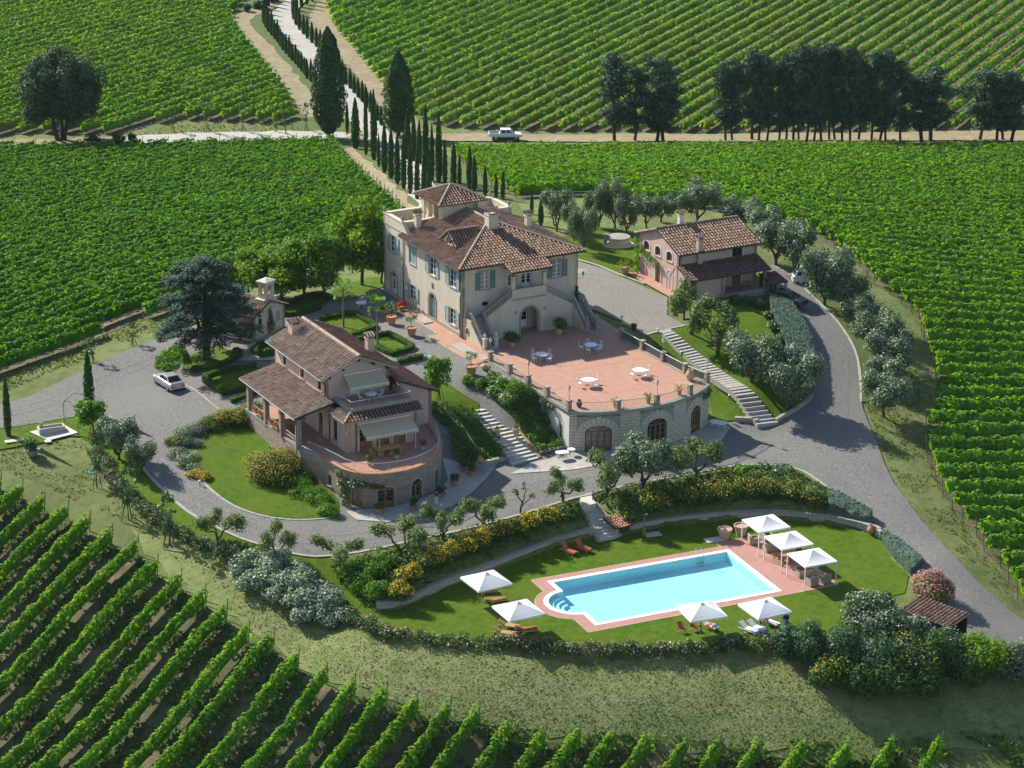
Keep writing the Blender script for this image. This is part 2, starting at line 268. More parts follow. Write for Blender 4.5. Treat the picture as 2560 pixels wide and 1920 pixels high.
mk('car_dark', [(.02,.026,.045)], rough=.22, spec=.6)
mk('rubber', [(.015,.015,.015)], rough=.8)
mk('trim_grey', [(.06,.06,.065)], rough=.5)
mk('tail_red', [(.30,.02,.02)], rough=.3)
mk('plate_white', [(.7,.7,.68)], rough=.5)
mk('bark', [(.055,.042,.03),(.10,.08,.06),(.16,.135,.105)], scale=6, rough=.95, bump=.6)
mk('pale_bark', [(.13,.11,.085),(.22,.19,.15)], scale=6, rough=.95, bump=.5)
mk('dark_bark', [(.035,.028,.023),(.06,.05,.04)], scale=6, rough=.95)
mk('vine_leaf', [(0.038,0.122,0.011),(0.098,0.251,0.017),(0.178,0.366,0.029),(0.304,0.480,0.057)], attr='tint', big=.35, bigscale=.05, bigcol=(.135,.235,.022), scale=.45, detail=5, transl=.42, rough=.6, spec=.12, mix=.38)
mk('vine_yellow', [(0.051,0.145,0.017),(0.114,0.259,0.025),(0.195,0.359,0.040),(0.304,0.443,0.071)], attr='tint', big=.4, bigscale=.022, bigcol=(.19,.25,.04), scale=.16, detail=5, transl=.42, rough=.6, spec=.12, mix=.45)
mk('vine_deep', [(0.030,0.106,0.011),(0.075,0.214,0.018),(0.148,0.328,0.029),(0.254,0.435,0.057)], attr='tint', big=.35, bigscale=.05, bigcol=(.10,.21,.018), scale=.3, detail=5, transl=.42, rough=.6, spec=.12, mix=.4)
mk('olive_leaf', [(0.047,0.087,0.022),(0.092,0.152,0.038),(0.149,0.217,0.066),(0.223,0.297,0.114)], attr='tint', scale=1.2, transl=.25, rough=.55, spec=.12, mix=.3)
mk('olive_grey', [(0.045,0.084,0.037),(0.084,0.143,0.065),(0.140,0.210,0.100),(0.217,0.292,0.163)], attr='tint', scale=1.2, transl=.2, rough=.55, spec=.45, mix=.3)
mk('cypress_leaf', [(0.016,0.039,0.013),(0.028,0.074,0.019),(0.050,0.121,0.026),(0.078,0.166,0.040)], attr='tint', scale=1.5, transl=.10, rough=.8, spec=.12, mix=.35)
mk('pine_leaf', [(0.019,0.043,0.027),(0.034,0.076,0.044),(0.065,0.127,0.068),(0.111,0.194,0.100)], attr='tint', scale=1.0, transl=.08, rough=.75, spec=.12, mix=.3)
mk('oak_leaf', [(0.016,0.042,0.020),(0.032,0.074,0.031),(0.056,0.112,0.045),(0.088,0.152,0.064)], attr='tint', scale=.8, transl=.12, rough=.7, spec=.12, mix=.3)
mk('cedar_leaf', [(0.021,0.045,0.030),(0.039,0.083,0.051),(0.068,0.128,0.081),(0.112,0.188,0.121)], attr='tint', scale=.9, transl=.08, rough=.7, spec=.12, mix=.3)
mk('lime_leaf', [(0.051,0.122,0.008),(0.095,0.202,0.012),(0.146,0.266,0.020),(0.202,0.317,0.035)], attr='tint', scale=.6, transl=.40, rough=.6, spec=.12, mix=.3)
mk('bright_leaf', [(0.031,0.109,0.010),(0.061,0.178,0.014),(0.101,0.240,0.022),(0.159,0.310,0.035)], attr='tint', scale=.8, transl=.35, rough=.5, spec=.12, mix=.3)
mk('shrub_leaf', [(0.020,0.061,0.013),(0.040,0.101,0.020),(0.069,0.149,0.031),(0.106,0.196,0.050)], attr='tint', scale=.9, transl=.22, rough=.6, spec=.12, mix=.3)
mk('silver_leaf', [(0.072,0.120,0.056),(0.145,0.217,0.119),(0.246,0.323,0.200),(0.392,0.465,0.312)], attr='tint', scale=1.2, transl=.12, rough=.45, spec=.12, mix=.2)
mk('laurel_leaf', [(0.020,0.057,0.020),(0.041,0.101,0.037),(0.075,0.155,0.061),(0.125,0.223,0.094)], attr='tint', scale=1.2, transl=.18, rough=.45, spec=.12, mix=.25)
mk('blue_hedge', [(.055,.10,.065),(.08,.135,.09),(.11,.17,.12),(.145,.205,.15)], attr='tint', scale=1.4, transl=.12, rough=.7, spec=.12, mix=.35)
mk('box_leaf', [(.018,.055,.006),(.035,.095,.010),(.06,.135,.014),(.085,.17,.02)], attr='tint', scale=1.6, transl=.25, rough=.6, spec=.12, mix=.3)
mk('lavender_leaf', [(.06,.075,.065),(.10,.12,.105),(.145,.165,.15)], attr='tint', scale=1.4, transl=.15, rough=.8, mix=.35)
mk('broom_flower', [(.45,.30,.01),(.62,.43,.015),(.72,.54,.03)], attr='tint', scale=2, transl=.3, rough=.8)
mk('amber_flower', [(.36,.23,.015),(.50,.32,.02),(.58,.40,.04)], attr='tint', scale=2, transl=.3, rough=.8)
mk('pink_flower', [(.38,.12,.16),(.52,.20,.24),(.62,.34,.36)], attr='tint', scale=2, transl=.3, rough=.8)
mk('pale_flower', [(.55,.38,.40),(.68,.52,.53),(.75,.66,.65)], attr='tint', scale=2, transl=.3, rough=.8)
mk('white_flower', [(.68,.68,.64),(.78,.78,.74)], attr='tint', scale=2, transl=.3, rough=.8)
mk('red_flower', [(.48,.04,.03),(.60,.09,.05)], attr='tint', scale=2, transl=.3, rough=.8)
mk('grass_blade', [(.04,.08,.010),(.075,.12,.02),(.12,.15,.035),(.17,.155,.06)], attr='tint', scale=.35, transl=.3, rough=.8, mix=.55)
mk('straw_blade', [(.12,.155,.035),(.17,.19,.055),(.22,.22,.08),(.15,.185,.045)], attr='tint', scale=.4, transl=.25, rough=.85, mix=.5)
mk('weed_blade', [(0.027,0.080,0.013),(0.053,0.136,0.021),(0.090,0.192,0.029),(0.143,0.240,0.046)], attr='tint', scale=.5, transl=.25, rough=.8, mix=.45)
def obj(name, mesh, mat=None, parent=None, kind=None):
 o = bpy.data.objects.new(name, mesh); COL.objects.link(o)
 if mat is not None and not mesh.materials: mesh.materials.append(MT[mat] if isinstance(mat, str) else mat)
 if parent is not None: o.parent = parent
 if kind: o['kind'] = kind
 return o
def tag(o, label, cat, group=None):
 o['label'] = label; o['category'] = cat
 if group: o['group'] = group
 return o
def thing(name, label, cat, loc, az=0.0, group=None, scale=1.0):
 o = bpy.data.objects.new(name, None); COL.objects.link(o); o.empty_display_size = .3
 o.location = [float(c) for c in loc]; o.rotation_euler = (0, 0, az); o.scale = (scale,)*3 if not isinstance(scale, tuple) else scale
 return tag(o, label, cat, group)
def struct(o): o['kind'] = 'structure'; return o
def dup(root, loc, az, label=None, scale=None, group=None):
 r = root.copy(); COL.objects.link(r); r.location = [float(c) for c in loc]; r.rotation_euler = (0, 0, az)
 if scale is not None: r.scale = (scale,)*3 if not isinstance(scale, tuple) else scale
 if label: r['label'] = label
 if group: r['group'] = group
 for ch in list(root.children):
  c = ch.copy(); COL.objects.link(c); c.parent = r
  for g in list(ch.children):
   d = g.copy(); COL.objects.link(d); d.parent = c
 return r
class MB:
 """collects geometry and links it as one mesh object"""
 def __init__(s): s.v = []; s.f = []; s.t = []; s.tint = .5; s.map = None
 def add(s, vs, fs, tint=None):
  n = len(s.v)
  for p in vs: s.v.append(tuple(s.map(*p)) if s.map else tuple(p))
  s.t += [s.tint if tint is None else tint]*len(vs)
  s.f += [tuple(i+n for i in f) for f in fs]
 def hexa(s, p, tint=None):   # 4 bottom points counter-clockwise, 4 top points
  s.add(p, [(3,2,1,0),(4,5,6,7),(0,1,5,4),(1,2,6,5),(2,3,7,6),(3,0,4,7)], tint)
 def box(s, x0, x1, y0, y1, z0, z1, tint=None):
  if x1 < x0: x0, x1 = x1, x0
  if y1 < y0: y0, y1 = y1, y0
  s.hexa([(x0,y0,z0),(x1,y0,z0),(x1,y1,z0),(x0,y1,z0),(x0,y0,z1),(x1,y0,z1),(x1,y1,z1),(x0,y1,z1)], tint)
 def rbox(s, c, size, rz=0.0, tint=None, tilt=0.0):
  """box standing on its base centre, turned about z, tilted about its own x"""
  a, b, h = size[0]/2, size[1]/2, size[2]; ca, sa = math.cos(rz), math.sin(rz); ct, st = math.cos(tilt), math.sin(tilt)
  P = []
  for z in (0, h):
   for x, y in ((-a,-b),(a,-b),(a,b),(-a,b)):
    y2, z2 = y*ct-z*st, y*st+z*ct
    P.append((c[0]+x*ca-y2*sa, c[1]+x*sa+y2*ca, c[2]+z2))
  s.hexa(P, tint)
 def prism(s, poly, z0, z1, tint=None):
  n = len(poly); z0s = z0 if hasattr(z0, '__len__') else [z0]*n; z1s = z1 if hasattr(z1, '__len__') else [z1]*n
  vs = [(p[0], p[1], z0s[i]) for i, p in enumerate(poly)]+[(p[0], p[1], z1s[i]) for i, p in enumerate(poly)]
  fs = [tuple(range(n-1, -1, -1)), tuple(range(n, 2*n))]+[(i, (i+1) % n, n+(i+1) % n, n+i) for i in range(n)]
  s.add(vs, fs, tint)
 def tube(s, p0, p1, r0, r1=None, n=6, tint=None):
  r1 = r0 if r1 is None else r1; a, b = Vector(p0), Vector(p1); d = (b-a)
  if d.length < 1e-6: return
  q = d.to_track_quat('Z', 'Y'); vs = []
  for c, r in ((a, r0), (b, r1)):
   for i in range(n):
    t = 2*math.pi*i/n; vs.append(tuple(c+q@Vector((r*math.cos(t), r*math.sin(t), 0))))
  s.add(vs, [(i, (i+1) % n, n+(i+1) % n, n+i) for i in range(n)]+[tuple(range(n-1, -1, -1)), tuple(range(n, 2*n))], tint)
 def pipe(s, pts, r, n=5, r1=None, tint=None):
  k = len(pts)-1
  for i in range(k):
   ra = r+(r1-r)*i/k if r1 is not None else r; rb = r+(r1-r)*(i+1)/k if r1 is not None else r
   s.tube(pts[i], pts[i+1], ra, rb, n, tint)
 def lathe(s, prof, n=12, c=(0, 0, 0), tint=None, cap=True):
  vs = []; m = len(prof)
  for r, z in prof:
   for i in range(n):
    t = 2*math.pi*i/n; vs.append((c[0]+r*math.cos(t), c[1]+r*math.sin(t), c[2]+z))
  fs = [(j*n+i, j*n+(i+1) % n, (j+1)*n+(i+1) % n, (j+1)*n+i) for j in range(m-1) for i in range(n)]
  if cap: fs += [tuple(range(n-1, -1, -1)), tuple(range((m-1)*n, m*n))]
  s.add(vs, fs, tint)
 def ball(s, c, r, n=8, m=5, sz=1.0, tint=None):
  s.lathe([(max(r*math.sin(math.pi*k/m), .002), -r*sz*math.cos(math.pi*k/m)) for k in range(m+1)], n, c, tint)
 def mesh(s, name, smooth=False):
  me = bpy.data.meshes.new(name); me.from_pydata(s.v, [], s.f); me.update()
  if smooth: me.polygons.foreach_set('use_smooth', [True]*len(me.polygons))
  a = me.attributes.new('tint', 'FLOAT', 'POINT'); a.data.foreach_set('value', s.t)
  return me
 def build(s, name, mat, parent=None, kind=None, smooth=False, bevel=0.0):
  o = obj(name, s.mesh(name, smooth), mat, parent, kind)
  if bevel > 0:
   b = o.modifiers.new('bevel', 'BEVEL'); b.width = bevel; b.segments = 2; b.limit_method = 'ANGLE'
  return o
def np_mesh(name, V, Fc, tint=None, smooth=False):
 """V (n,3), Fc (m,k) arrays"""
 me = bpy.data.meshes.new(name); n, m, k = len(V), len(Fc), Fc.shape[1]
 me.vertices.add(n); me.vertices.foreach_set('co', V.astype(np.float32).ravel())
 me.loops.add(m*k); me.loops.foreach_set('vertex_index', Fc.astype(np.int32).ravel())
 me.polygons.add(m); me.polygons.foreach_set('loop_start', np.arange(0, m*k, k, dtype=np.int32))
 if tint is not None:
  a = me.attributes.new('tint', 'FLOAT', 'POINT'); a.data.foreach_set('value', tint.astype(np.float32))
 if smooth: me.polygons.foreach_set('use_smooth', np.ones(m, bool))
 me.update(calc_edges=True); me.validate(); return me
def unit(a): return a/np.maximum(np.linalg.norm(a, axis=-1, keepdims=True), 1e-9)
def leaves(P, N, size, tint, aspect=.75, jitter=.8):
 """leaf-sized rhombi at points P facing roughly along N: vertices, faces, tints"""
 n = len(P); N = unit(N+jitter*RNG.normal(size=(n, 3))*.6); ref = RNG.normal(size=(n, 3))
 a = unit(np.cross(N, ref)); b = np.cross(N, a); s = np.broadcast_to(size, (n,))[:, None]*.5
 V = np.stack([P+a*s, P+b*s*aspect+N*s*.18, P-a*s, P-b*s*aspect+N*s*.18], 1).reshape(-1, 3)
 return V, np.arange(4*n).reshape(-1, 4), np.repeat(tint, 4)
def merge(parts):
 V = []; Fc = []; T = []; k = 0
 for v, f, t in parts: V.append(v); Fc.append(f+k); T.append(t); k += len(v)
 return np.concatenate(V), np.concatenate(Fc), np.concatenate(T)
# ================================================================= THE SETTING
def chaikin(P, k=2, closed=True):
 P = np.array(P, float)
 for _ in range(k):
  Q = np.roll(P, -1, 0) if closed else P[1:]; A = P if closed else P[:-1]
  N = np.stack([A*.75+Q*.25, A*.25+Q*.75], 1).reshape(-1, P.shape[1])
  P = N if closed else np.concatenate([P[:1], N, P[-1:]])
 return P
def densify(P, step, closed=True, jit=0.0):
 out = []; n = len(P)
 for i in range(n if closed else n-1):
  a, b = P[i], P[(i+1) % n]; k = max(1, int(np.linalg.norm(b-a)/step))
  out += [a+(b-a)*j/k for j in range(k)]
 if not closed: out.append(P[-1])
 out = np.array(out)
 if jit: out[:, :2] += RNG.normal(size=(len(out), 2))*jit
 return out
def cdt_sheet(name, poly, mat, off, step, holes=(), zf=None):
 poly = np.array(poly)[:, :2]; pts = [Vector(p) for p in poly]; n = len(pts); edges = [(i, (i+1) % n) for i in range(n)]
 for h in holes:
  k = len(pts); m = len(h); pts += [Vector(p[:2]) for p in h]; edges += [(k+i, k+(i+1) % m) for i in range(m)]
 lo, hi = poly.min(0), poly.max(0)
 X, Y = np.meshgrid(np.arange(lo[0], hi[0], step), np.arange(lo[1], hi[1], step)); X = X+(np.arange(X.shape[0]) % 2)[:, None]*step*.5
 s = poly_sd(poly, X, Y); ok = s < -step*.35
 for h in holes: ok &= poly_sd([q[:2] for q in h], X, Y) > step*.35
 pts += [Vector((a, b)) for a, b in zip(X[ok], Y[ok])]
 r = delaunay_2d_cdt(pts, edges, [], 0, 1e-4)
 V = np.array([(v.x, v.y) for v in r[0]]); Fc = np.array(r[2]); C = V[Fc].mean(1)
 k = poly_sd(poly, C[:, 0], C[:, 1]) < 0
 for h in holes: k &= poly_sd([q[:2] for q in h], C[:, 0], C[:, 1]) > 0
 Z = (ground(V[:, 0], V[:, 1]) if zf is None else zf(V[:, 0], V[:, 1]))+off
 o = obj(name, np_mesh(name, np.column_stack([V, Z]), Fc[k], smooth=True), mat); return o
def pxw(px): return np.array([G(u, v) for u, v in px])
def sheet(name, px, mat, off, step=1.2, smooth=1, jit=0.0, holes=()):
 P = pxw(px)[:, :2]
 if smooth: P = chaikin(P, smooth)
 P = densify(P, step, True, jit); o = cdt_sheet(name, P, mat, off, step, holes); struct(o); return o
def ribbon_pts(P, wid):
 P = np.array(P)[:, :2]; d = np.gradient(P, axis=0); d = unit(d); n = np.stack([-d[:, 1], d[:, 0]], 1); return P+n*wid/2, P-n*wid/2
def ribbon(name, px, wid, mat, off, step=2.0, jit=0.0, k=2):
 P = densify(chaikin(pxw(px)[:, :2], k, False), step, False); A, B = ribbon_pts(P, wid)
 if jit: A = A+RNG.normal(size=A.shape)*jit; B = B+RNG.normal(size=B.shape)*jit
 m = 5; V = np.concatenate([A+(B-A)*j/(m-1) for j in range(m)]); n = len(P)
 Fc = np.array([(j*n+i, (j+1)*n+i, (j+1)*n+i+1, j*n+i+1) for j in range(m-1) for i in range(n-1)])
 Z = ground(V[:, 0], V[:, 1])+off
 o = obj(name, np_mesh(name, np.column_stack([V, Z]), Fc, smooth=True), mat); struct(o); return o
def kerb(name, W, wid, h, mat, closed=False, zf=None, seg=1.0, label=None, cat=None):
 """low stone edging along world points, made of separate lengths"""
 P = densify(np.array(W)[:, :2], seg, closed); b = MB(); n = len(P)
 for i in range(n if closed else n-1):
  a, c = P[i], P[(i+1) % n]; d = unit((c-a)[None])[0]; nn = np.array([-d[1], d[0]])*wid/2; a2 = a+d*.012; c2 = c-d*.012
  z = [float((ground(*q) if zf is None else zf)) for q in (a2, c2)]; hh = h+random.uniform(-.012, .012)
  b.hexa([(*(a2-nn), z[0]-.1), (*(c2-nn), z[1]-.1), (*(c2+nn), z[1]-.1), (*(a2+nn), z[0]-.1), (*(a2-nn), z[0]+hh), (*(c2-nn), z[1]+hh), (*(c2+nn), z[1]+hh), (*(a2+nn), z[0]+hh)], random.random())
 o = b.build(name, mat)
 return struct(o) if not label else tag(o, label, cat)
P_pool = lambda x, y, z=0: PF(x, y, z)
POOL_OUT = [(-.25, .3), (17.5, .3), (17.5, -9.3), (-.55, -9.3), (-.4, -6.75), (-1.3, -6.35), (-2.0, -5.4), (-2.25, -4.4), (-2.0, -3.3), (-1.3, -2.4), (-.4, -2.0)]
_pool_w = [PF(*p)[:2] for p in POOL_OUT]
_fi, _fj = np.meshgrid(np.arange(len(GX)-1), np.arange(len(GY)-1)); _a = (_fj*len(GX)+_fi).ravel()
Fc = np.stack([_a, _a+1, _a+1+len(GX), _a+len(GX)], 1); V = np.column_stack([_gx.ravel(), _gy.ravel(), GZ.ravel()])
c = V[Fc].mean(1); near = poly_sd(_pool_w, c[:, 0], c[:, 1]) > .5
struct(obj('ground', np_mesh('ground', V, Fc[near], smooth=True), 'earth'))
F1TOP = [(-130,1180),(-60,1205),(0,1226),(54,1249),(109,1281),(168,1303),(222,1330),(277,1363),(342,1390),(391,1439),(450,1477),(510,1515),(564,1553),(619,1612),(681,1629),(743,1675),(814,1713),(884,1743),(963,1762),(1039,1786),(1123,1797),(1194,1813),(1275,1843),(1360,1866),(1446,1868),(1533,1874),(1620,1886),(1712,1892),(1794,1897),(1898,1896),(2010,1896),(2120,1896),(2230,1890),(2350,1888)]
F2 = [(-150,382),(0,376),(150,380),(350,374),(560,371),(780,366),(835,366),(850,392),(885,432),(932,476),(985,524),(1010,558),(960,600),(850,660),(740,676),(600,700),(480,772),(330,806),(150,884),(0,936),(-150,1000)]
F3 = [(1130,388),(1500,384),(2000,381),(2560,378),(2720,378),(2760,1560),(2560,1520),(2532,1475),(2510,1425),(2465,1385),(2445,1345),(2405,1303),(2367,1250),(2345,1216),(2335,1175),(2320,1135),(2318,1070),(2340,1035),(2345,975),(2340,925),(2322,893),(2318,870),(2306,845),(2306,817),(2290,792),(2240,745),(2190,712),(2130,650),(2060,600),(2000,570),(1850,540),(1700,515),(1620,520),(1500,490),(1380,490),(1300,500),(1225,462)]
F4 = [(815,-60),(818,27),(841,80),(886,130),(936,195),(975,235),(1024,285),(1073,308),(1111,318),(1202,323),(1400,328),(1700,331),(2100,328),(2720,322),(2720,-60)]
F5 = [(-150,-60),(640,-60),(600,15),(572,45),(600,90),(655,160),(700,215),(728,262),(738,300),(680,312),(605,305),(470,300),(400,305),(323,330),(232,337),(76,333),(-150,350)]
f1 = pxw(F1TOP); a55 = np.array([math.cos(R(235)), math.sin(R(235)), 0])
FIELD1 = np.concatenate([f1, (f1-np.array([0, 0, 0])+a55*48)[::-1]])[:, :2]
for nm, P, st in (('vineyard_soil', FIELD1, 1.6), ('vineyard_soil', pxw(F2)[:, :2], 3), ('vineyard_soil', pxw(F3)[:, :2], 3), ('vineyard_soil', pxw(F4)[:, :2], 6), ('vineyard_soil', pxw(F5)[:, :2], 6)):
 struct(cdt_sheet(nm, densify(P, st, True, .25), 'field_soil', .05, st))
sheet('grass_slope', [(600,1390),(700,1480),(860,1590),(1000,1625),(1300,1650),(1700,1655),(2000,1650),(2400,1640),(2600,1700),(2650,1900),(2300,1880),(1900,1890),(1500,1865),(1250,1830),(1000,1765),(800,1700),(690,1620),(560,1530),(460,1460),(380,1400),(300,1310),(420,1340),(520,1380)], 'dry_slope', .06, 1.4, 1, .3)
ribbon('grass_verge', [(660,30),(640,60),(690,120),(745,180),(800,250),(850,310),(900,360),(950,400),(1010,455),(1075,520),(1120,560)], 21, 'verge', .08, 3, .4)
ribbon('dirt_track', [(690,8),(655,26),(612,40),(597,55),(610,75),(640,104),(678,148),(716,190),(745,225),(768,258),(790,296)], 3.6, 'dirt', .13, 2.5, .25)
ribbon('dirt_track', [(840,-10),(815,20),(800,50),(812,75),(850,108),(895,158),(940,207),(972,245),(1000,290),(1020,330)], 4.6, 'dirt', .13, 2.5, .3)
ribbon('dirt_track', [(862,372),(885,395),(914,422),(950,456),(985,490),(1015,523),(1045,555)], 2.6, 'dirt', .13, 2, .2)
ribbon('dirt_road', [(-150,366),(0,364),(150,362),(300,355),(500,347),(650,343),(800,342),(880,344),(1000,346),(1130,346),(1300,346),(1500,348),(1700,347),(2000,345),(2300,343),(2750,340)], 6.5, 'dirt', .17, 4, .3)
ribbon('white_road', [(300,356),(420,349),(560,344),(700,341),(800,341),(860,346)], 6.0, 'white_gravel', .20, 3, .3)
ribbon('avenue_road', [(770,-30),(745,0),(712,28),(706,45),(735,85),(768,118),(795,158),(832,210),(868,245),(888,282),(917,312),(948,342),(1000,400),(1045,460),(1085,520),(1115,560)], 4.2, 'white_gravel', .24, 2.5, .2)
sheet('green_verge', [(-60,1085),(72,1060),(160,1045),(262,1036),(333,1130),(405,1220),(506,1300),(579,1336),(650,1361),(741,1386),(810,1392),(926,1374),(1000,1356),(930,1420),(950,1530),(900,1580),(830,1530),(740,1470),(660,1435),(560,1400),(470,1360),(380,1290),(300,1200),(240,1110),(180,1085),(60,1110)], 'lawn', .08, 1.2, 1, .15)
DRIVE = [(-60,1030),(54,1002),(145,959),(253,905),(362,861),(452,831),(540,800),(640,770),(830,735),(945,712),(967,733),(1152,845),(1216,905),(1421,1140),(1480,1148),(1600,1118),(1720,1100),(1777,1062),(1800,1060),(1938,1057),(2006,1020),(2033,988),(2033,897),(1979,775),(1900,690),(1885,650),(1929,667),(1983,694),(2024,739),(2078,789),(2119,843),(2141,888),(2150,942),(2150,1006),(2178,1078),(2190,1100),(2220,1188),(2288,1283),(2363,1371),(2431,1446),(2500,1507),(2620,1600),(2640,1700),(2540,1650),(2440,1610),(2340,1600),(2280,1550),(2340,1480),(2268,1432),(2207,1334),(2180,1303),(2119,1259),(2071,1222),(2017,1181),(1970,1166),(1909,1162),(1834,1164),(1719,1188),(1597,1208),(1500,1231),(1420,1249),(1325,1280),(1183,1320),(1040,1350),(926,1377),(810,1394),(741,1388),(650,1363),(579,1338),(506,1302),(452,1267),(405,1223),(362,1176),(333,1136),(307,1100),(268,1058),(246,1036),(160,1048),(72,1064),(-60,1085)]
sheet('gravel_drive', DRIVE, 'gravel', .12, 1.1, 1, .03)
COURT = [(1446,655),(1500,672),(1551,694),(1610,720),(1668,745),(1668,790),(1712,816),(1660,828),(1616,838),(1555,805),(1440,760)]
sheet('courtyard', COURT, 'court_gravel', .12, 1.2, 0)
for px in ([(1440,650),(1500,668),(1551,690),(1612,712)],): kerb('kerb', pxw(px), .3, .18, 'kerb_stone')
kerb('kerb', pxw([(1555,808),(1616,839),(1660,829),(1714,815)]), .35, .16, 'stone_trim')
kerb('kerb', chaikin(pxw([(246,1038),(268,1060),(307,1102),(333,1138),(362,1178),(405,1225),(452,1269),(506,1304),(579,1340),(650,1365),(741,1390),(810,1396),(926,1379),(1040,1352),(1183,1322),(1325,1282),(1420,1251),(1500,1233)])[:, :2], 1, False), .3, .15, 'kerb_stone')
kerb('kerb', chaikin(pxw([(1462,1240),(1597,1210),(1719,1190),(1834,1166),(1909,1164),(1970,1168),(2017,1183),(2071,1224),(2119,1261),(2180,1305)])[:, :2], 1, False), .3, .15, 'kerb_stone')
kerb('kerb', chaikin(pxw([(1938,1058),(2006,1021),(2034,989),(2036,940),(2034,897),(2010,830),(1979,775)])[:, :2], 1, False), .35, .45, 'grey_stone')
kerb('kerb', chaikin(pxw([(1929,665),(1983,692),(2024,737),(2078,787),(2119,841),(2141,886),(2151,942),(2151,1006)])[:, :2], 1, False), .3, .14, 'kerb_stone')
for dx in (-.75, .75):
 for nm, px in (('loop', [(300,1050),(345,1110),(400,1175),(455,1225),(520,1268),(600,1310),(680,1338),(780,1352),(880,1346),(980,1330),(1120,1290),(1300,1230),(1450,1190),(1620,1155),(1800,1120),(1960,1105),(2080,1140),(2160,1220),(2250,1320),(2350,1420),(2450,1510)]), ('bend', [(1960,700),(2030,770),(2085,840),(2100,920),(2100,1000),(2090,1070),(2110,1140),(2190,1240)]), ('yard', [(-40,1050),(120,1010),(260,950),(380,900),(480,860),(600,850)])):
  W = pxw(px)[:, :2]; W = W[:, :2]; A, B = ribbon_pts(chaikin(W, 2, False), 1.6); C = (A+B)/2+(B-A)/1.6*dx; C = densify(C, 1.5, False, .05); A, B = ribbon_pts(C, .45); A += RNG.normal(size=A.shape)*.05; m_ = len(C); V_ = np.concatenate([A, B]); i_ = np.arange(m_-1); struct(obj('wheel_track', np_mesh('wheel_track', np.column_stack([V_, ground(V_[:, 0], V_[:, 1])+.132]), np.stack([i_, m_+i_, m_+i_+1, i_+1], 1)), 'gravel_worn'))
LAWN_L = [(600,1050),(560,1068),(515,1094),(490,1125),(489,1155),(504,1190),(525,1225),(593,1271),(665,1293),(737,1301),(812,1298),(850,1286),(846,1242),(780,1200),(720,1150),(670,1080)]
sheet('house_lawn', LAWN_L, 'lawn', .17, 1.0, 2)
kerb('kerb', chaikin(pxw([(500,1192),(524,1228),(593,1274),(665,1296),(737,1304),(812,1301),(852,1288)])[:, :2], 2, False), .26, .17, 'kerb_stone')
BED_L = [(612,1028),(565,1032),(520,1045),(468,1062),(419,1092),(433,1130),(458,1160),(486,1186),(512,1192),(518,1180),(492,1155),(492,1125),(516,1094),(560,1068),(622,1050)]
sheet('flower_bed', BED_L, 'earth', .17, 1.0, 1)
sheet('pool_bank', [(870,1390),(926,1379),(1040,1352),(1183,1322),(1325,1282),(1420,1251),(1450,1243),(1490,1345),(1407,1362),(1339,1389),(1258,1420),(1176,1450),(1102,1477),(1000,1525),(942,1531),(900,1500),(850,1440)], 'earth', .10, 1.0, 0)
sheet('pool_bank', [(1466,1242),(1597,1211),(1719,1191),(1834,1167),(1909,1165),(1970,1169),(2017,1184),(2071,1225),(2119,1262),(2180,1306),(2160,1330),(2119,1321),(2058,1311),(1983,1303),(1854,1299),(1746,1308),(1644,1321),(1576,1335),(1540,1350)], 'earth', .10, 1.0, 0)
HOLE = [PF(*p)[:2] for p in [(-1.35, 1.0), (22.7, 1.0), (22.7, -9.8), (-1.3, -10.1), (-1.3, -7.7), (-2.4, -7.1), (-3.2, -5.5), (-3.2, -3.4), (-2.6, -2.2), (-1.4, -1.3)]]
sheet('pool_lawn', LAWNPX, 'lawn', .06, 1.0, 0, 0, [HOLE])
sheet('sloping_lawn', [(1620,842),(1660,832),(1714,818),(1745,795),(1830,760),(1900,750),(1960,790),(1990,860),(2022,940),(2024,985),(2000,1015),(1940,1048),(1915,1052),(1850,1052),(1785,1058),(1776,1000),(1700,930),(1655,880)], 'lawn', .12, 1.0, 0)
sheet('well_lawn', [(1444,655),(1500,668),(1551,690),(1612,712),(1640,690),(1632,640),(1600,610),(1560,575),(1480,570),(1390,600),(1380,640)], 'lawn', .15, 1.2, 1)
sheet('garden_lawn', [(1000,935),(1030,950),(1110,955),(1150,985),(1215,1020),(1140,1042),(1100,1040),(1050,1010),(1000,985),(980,950)], 'lawn', .16, 1.0, 1)
sheet('garden_lawn', [(820,735),(860,715),(945,690),(965,715),(940,730),(880,752),(840,762)], 'lawn', .16, 1.0, 1)
sheet('garden_lawn', [(700,765),(780,740),(830,752),(800,772),(730,790),(700,785)], 'lawn', .16, 1.0, 1)
sheet('cypress_lawn', [(-60,1090),(72,1068),(160,1052),(250,1042),(285,1085),(250,1100),(190,1090),(100,1110),(-60,1140)], 'lawn', .13, 1.2, 1, .2)
sheet('road_verge', [(1930,668),(1985,696),(2026,741),(2080,791),(2121,845),(2143,890),(2153,944),(2152,1008),(2210,1000),(2200,930),(2180,860),(2140,800),(2080,740),(2010,690),(1960,650)], 'verge', .12, 1.2, 0)
GB = {'bed_a': [(800,803),(872,789),(892,792),(932,816),(934,826),(905,838),(880,842),(840,822)], 'bed_b': [(895,854),(970,840),(1028,872),(1024,876),(980,890),(940,872)], 'bed_c': [(516,952),(640,922),(650,925),(622,976),(564,988)], 'bed_d': [(455,925),(480,930),(540,923),(596,897),(588,884),(540,868),(500,880),(465,900)], 'bed_e': [(634,884),(650,868),(684,862),(690,888),(660,896)]}
for k_, px in GB.items(): sheet('garden_bed', px, 'lawn', .2, .8, 0)
sheet('ground_cover_bed', [(384,925),(388,905),(405,885),(428,872),(452,870),(460,900),(442,930),(420,940)], 'earth', .18, .9, 1)
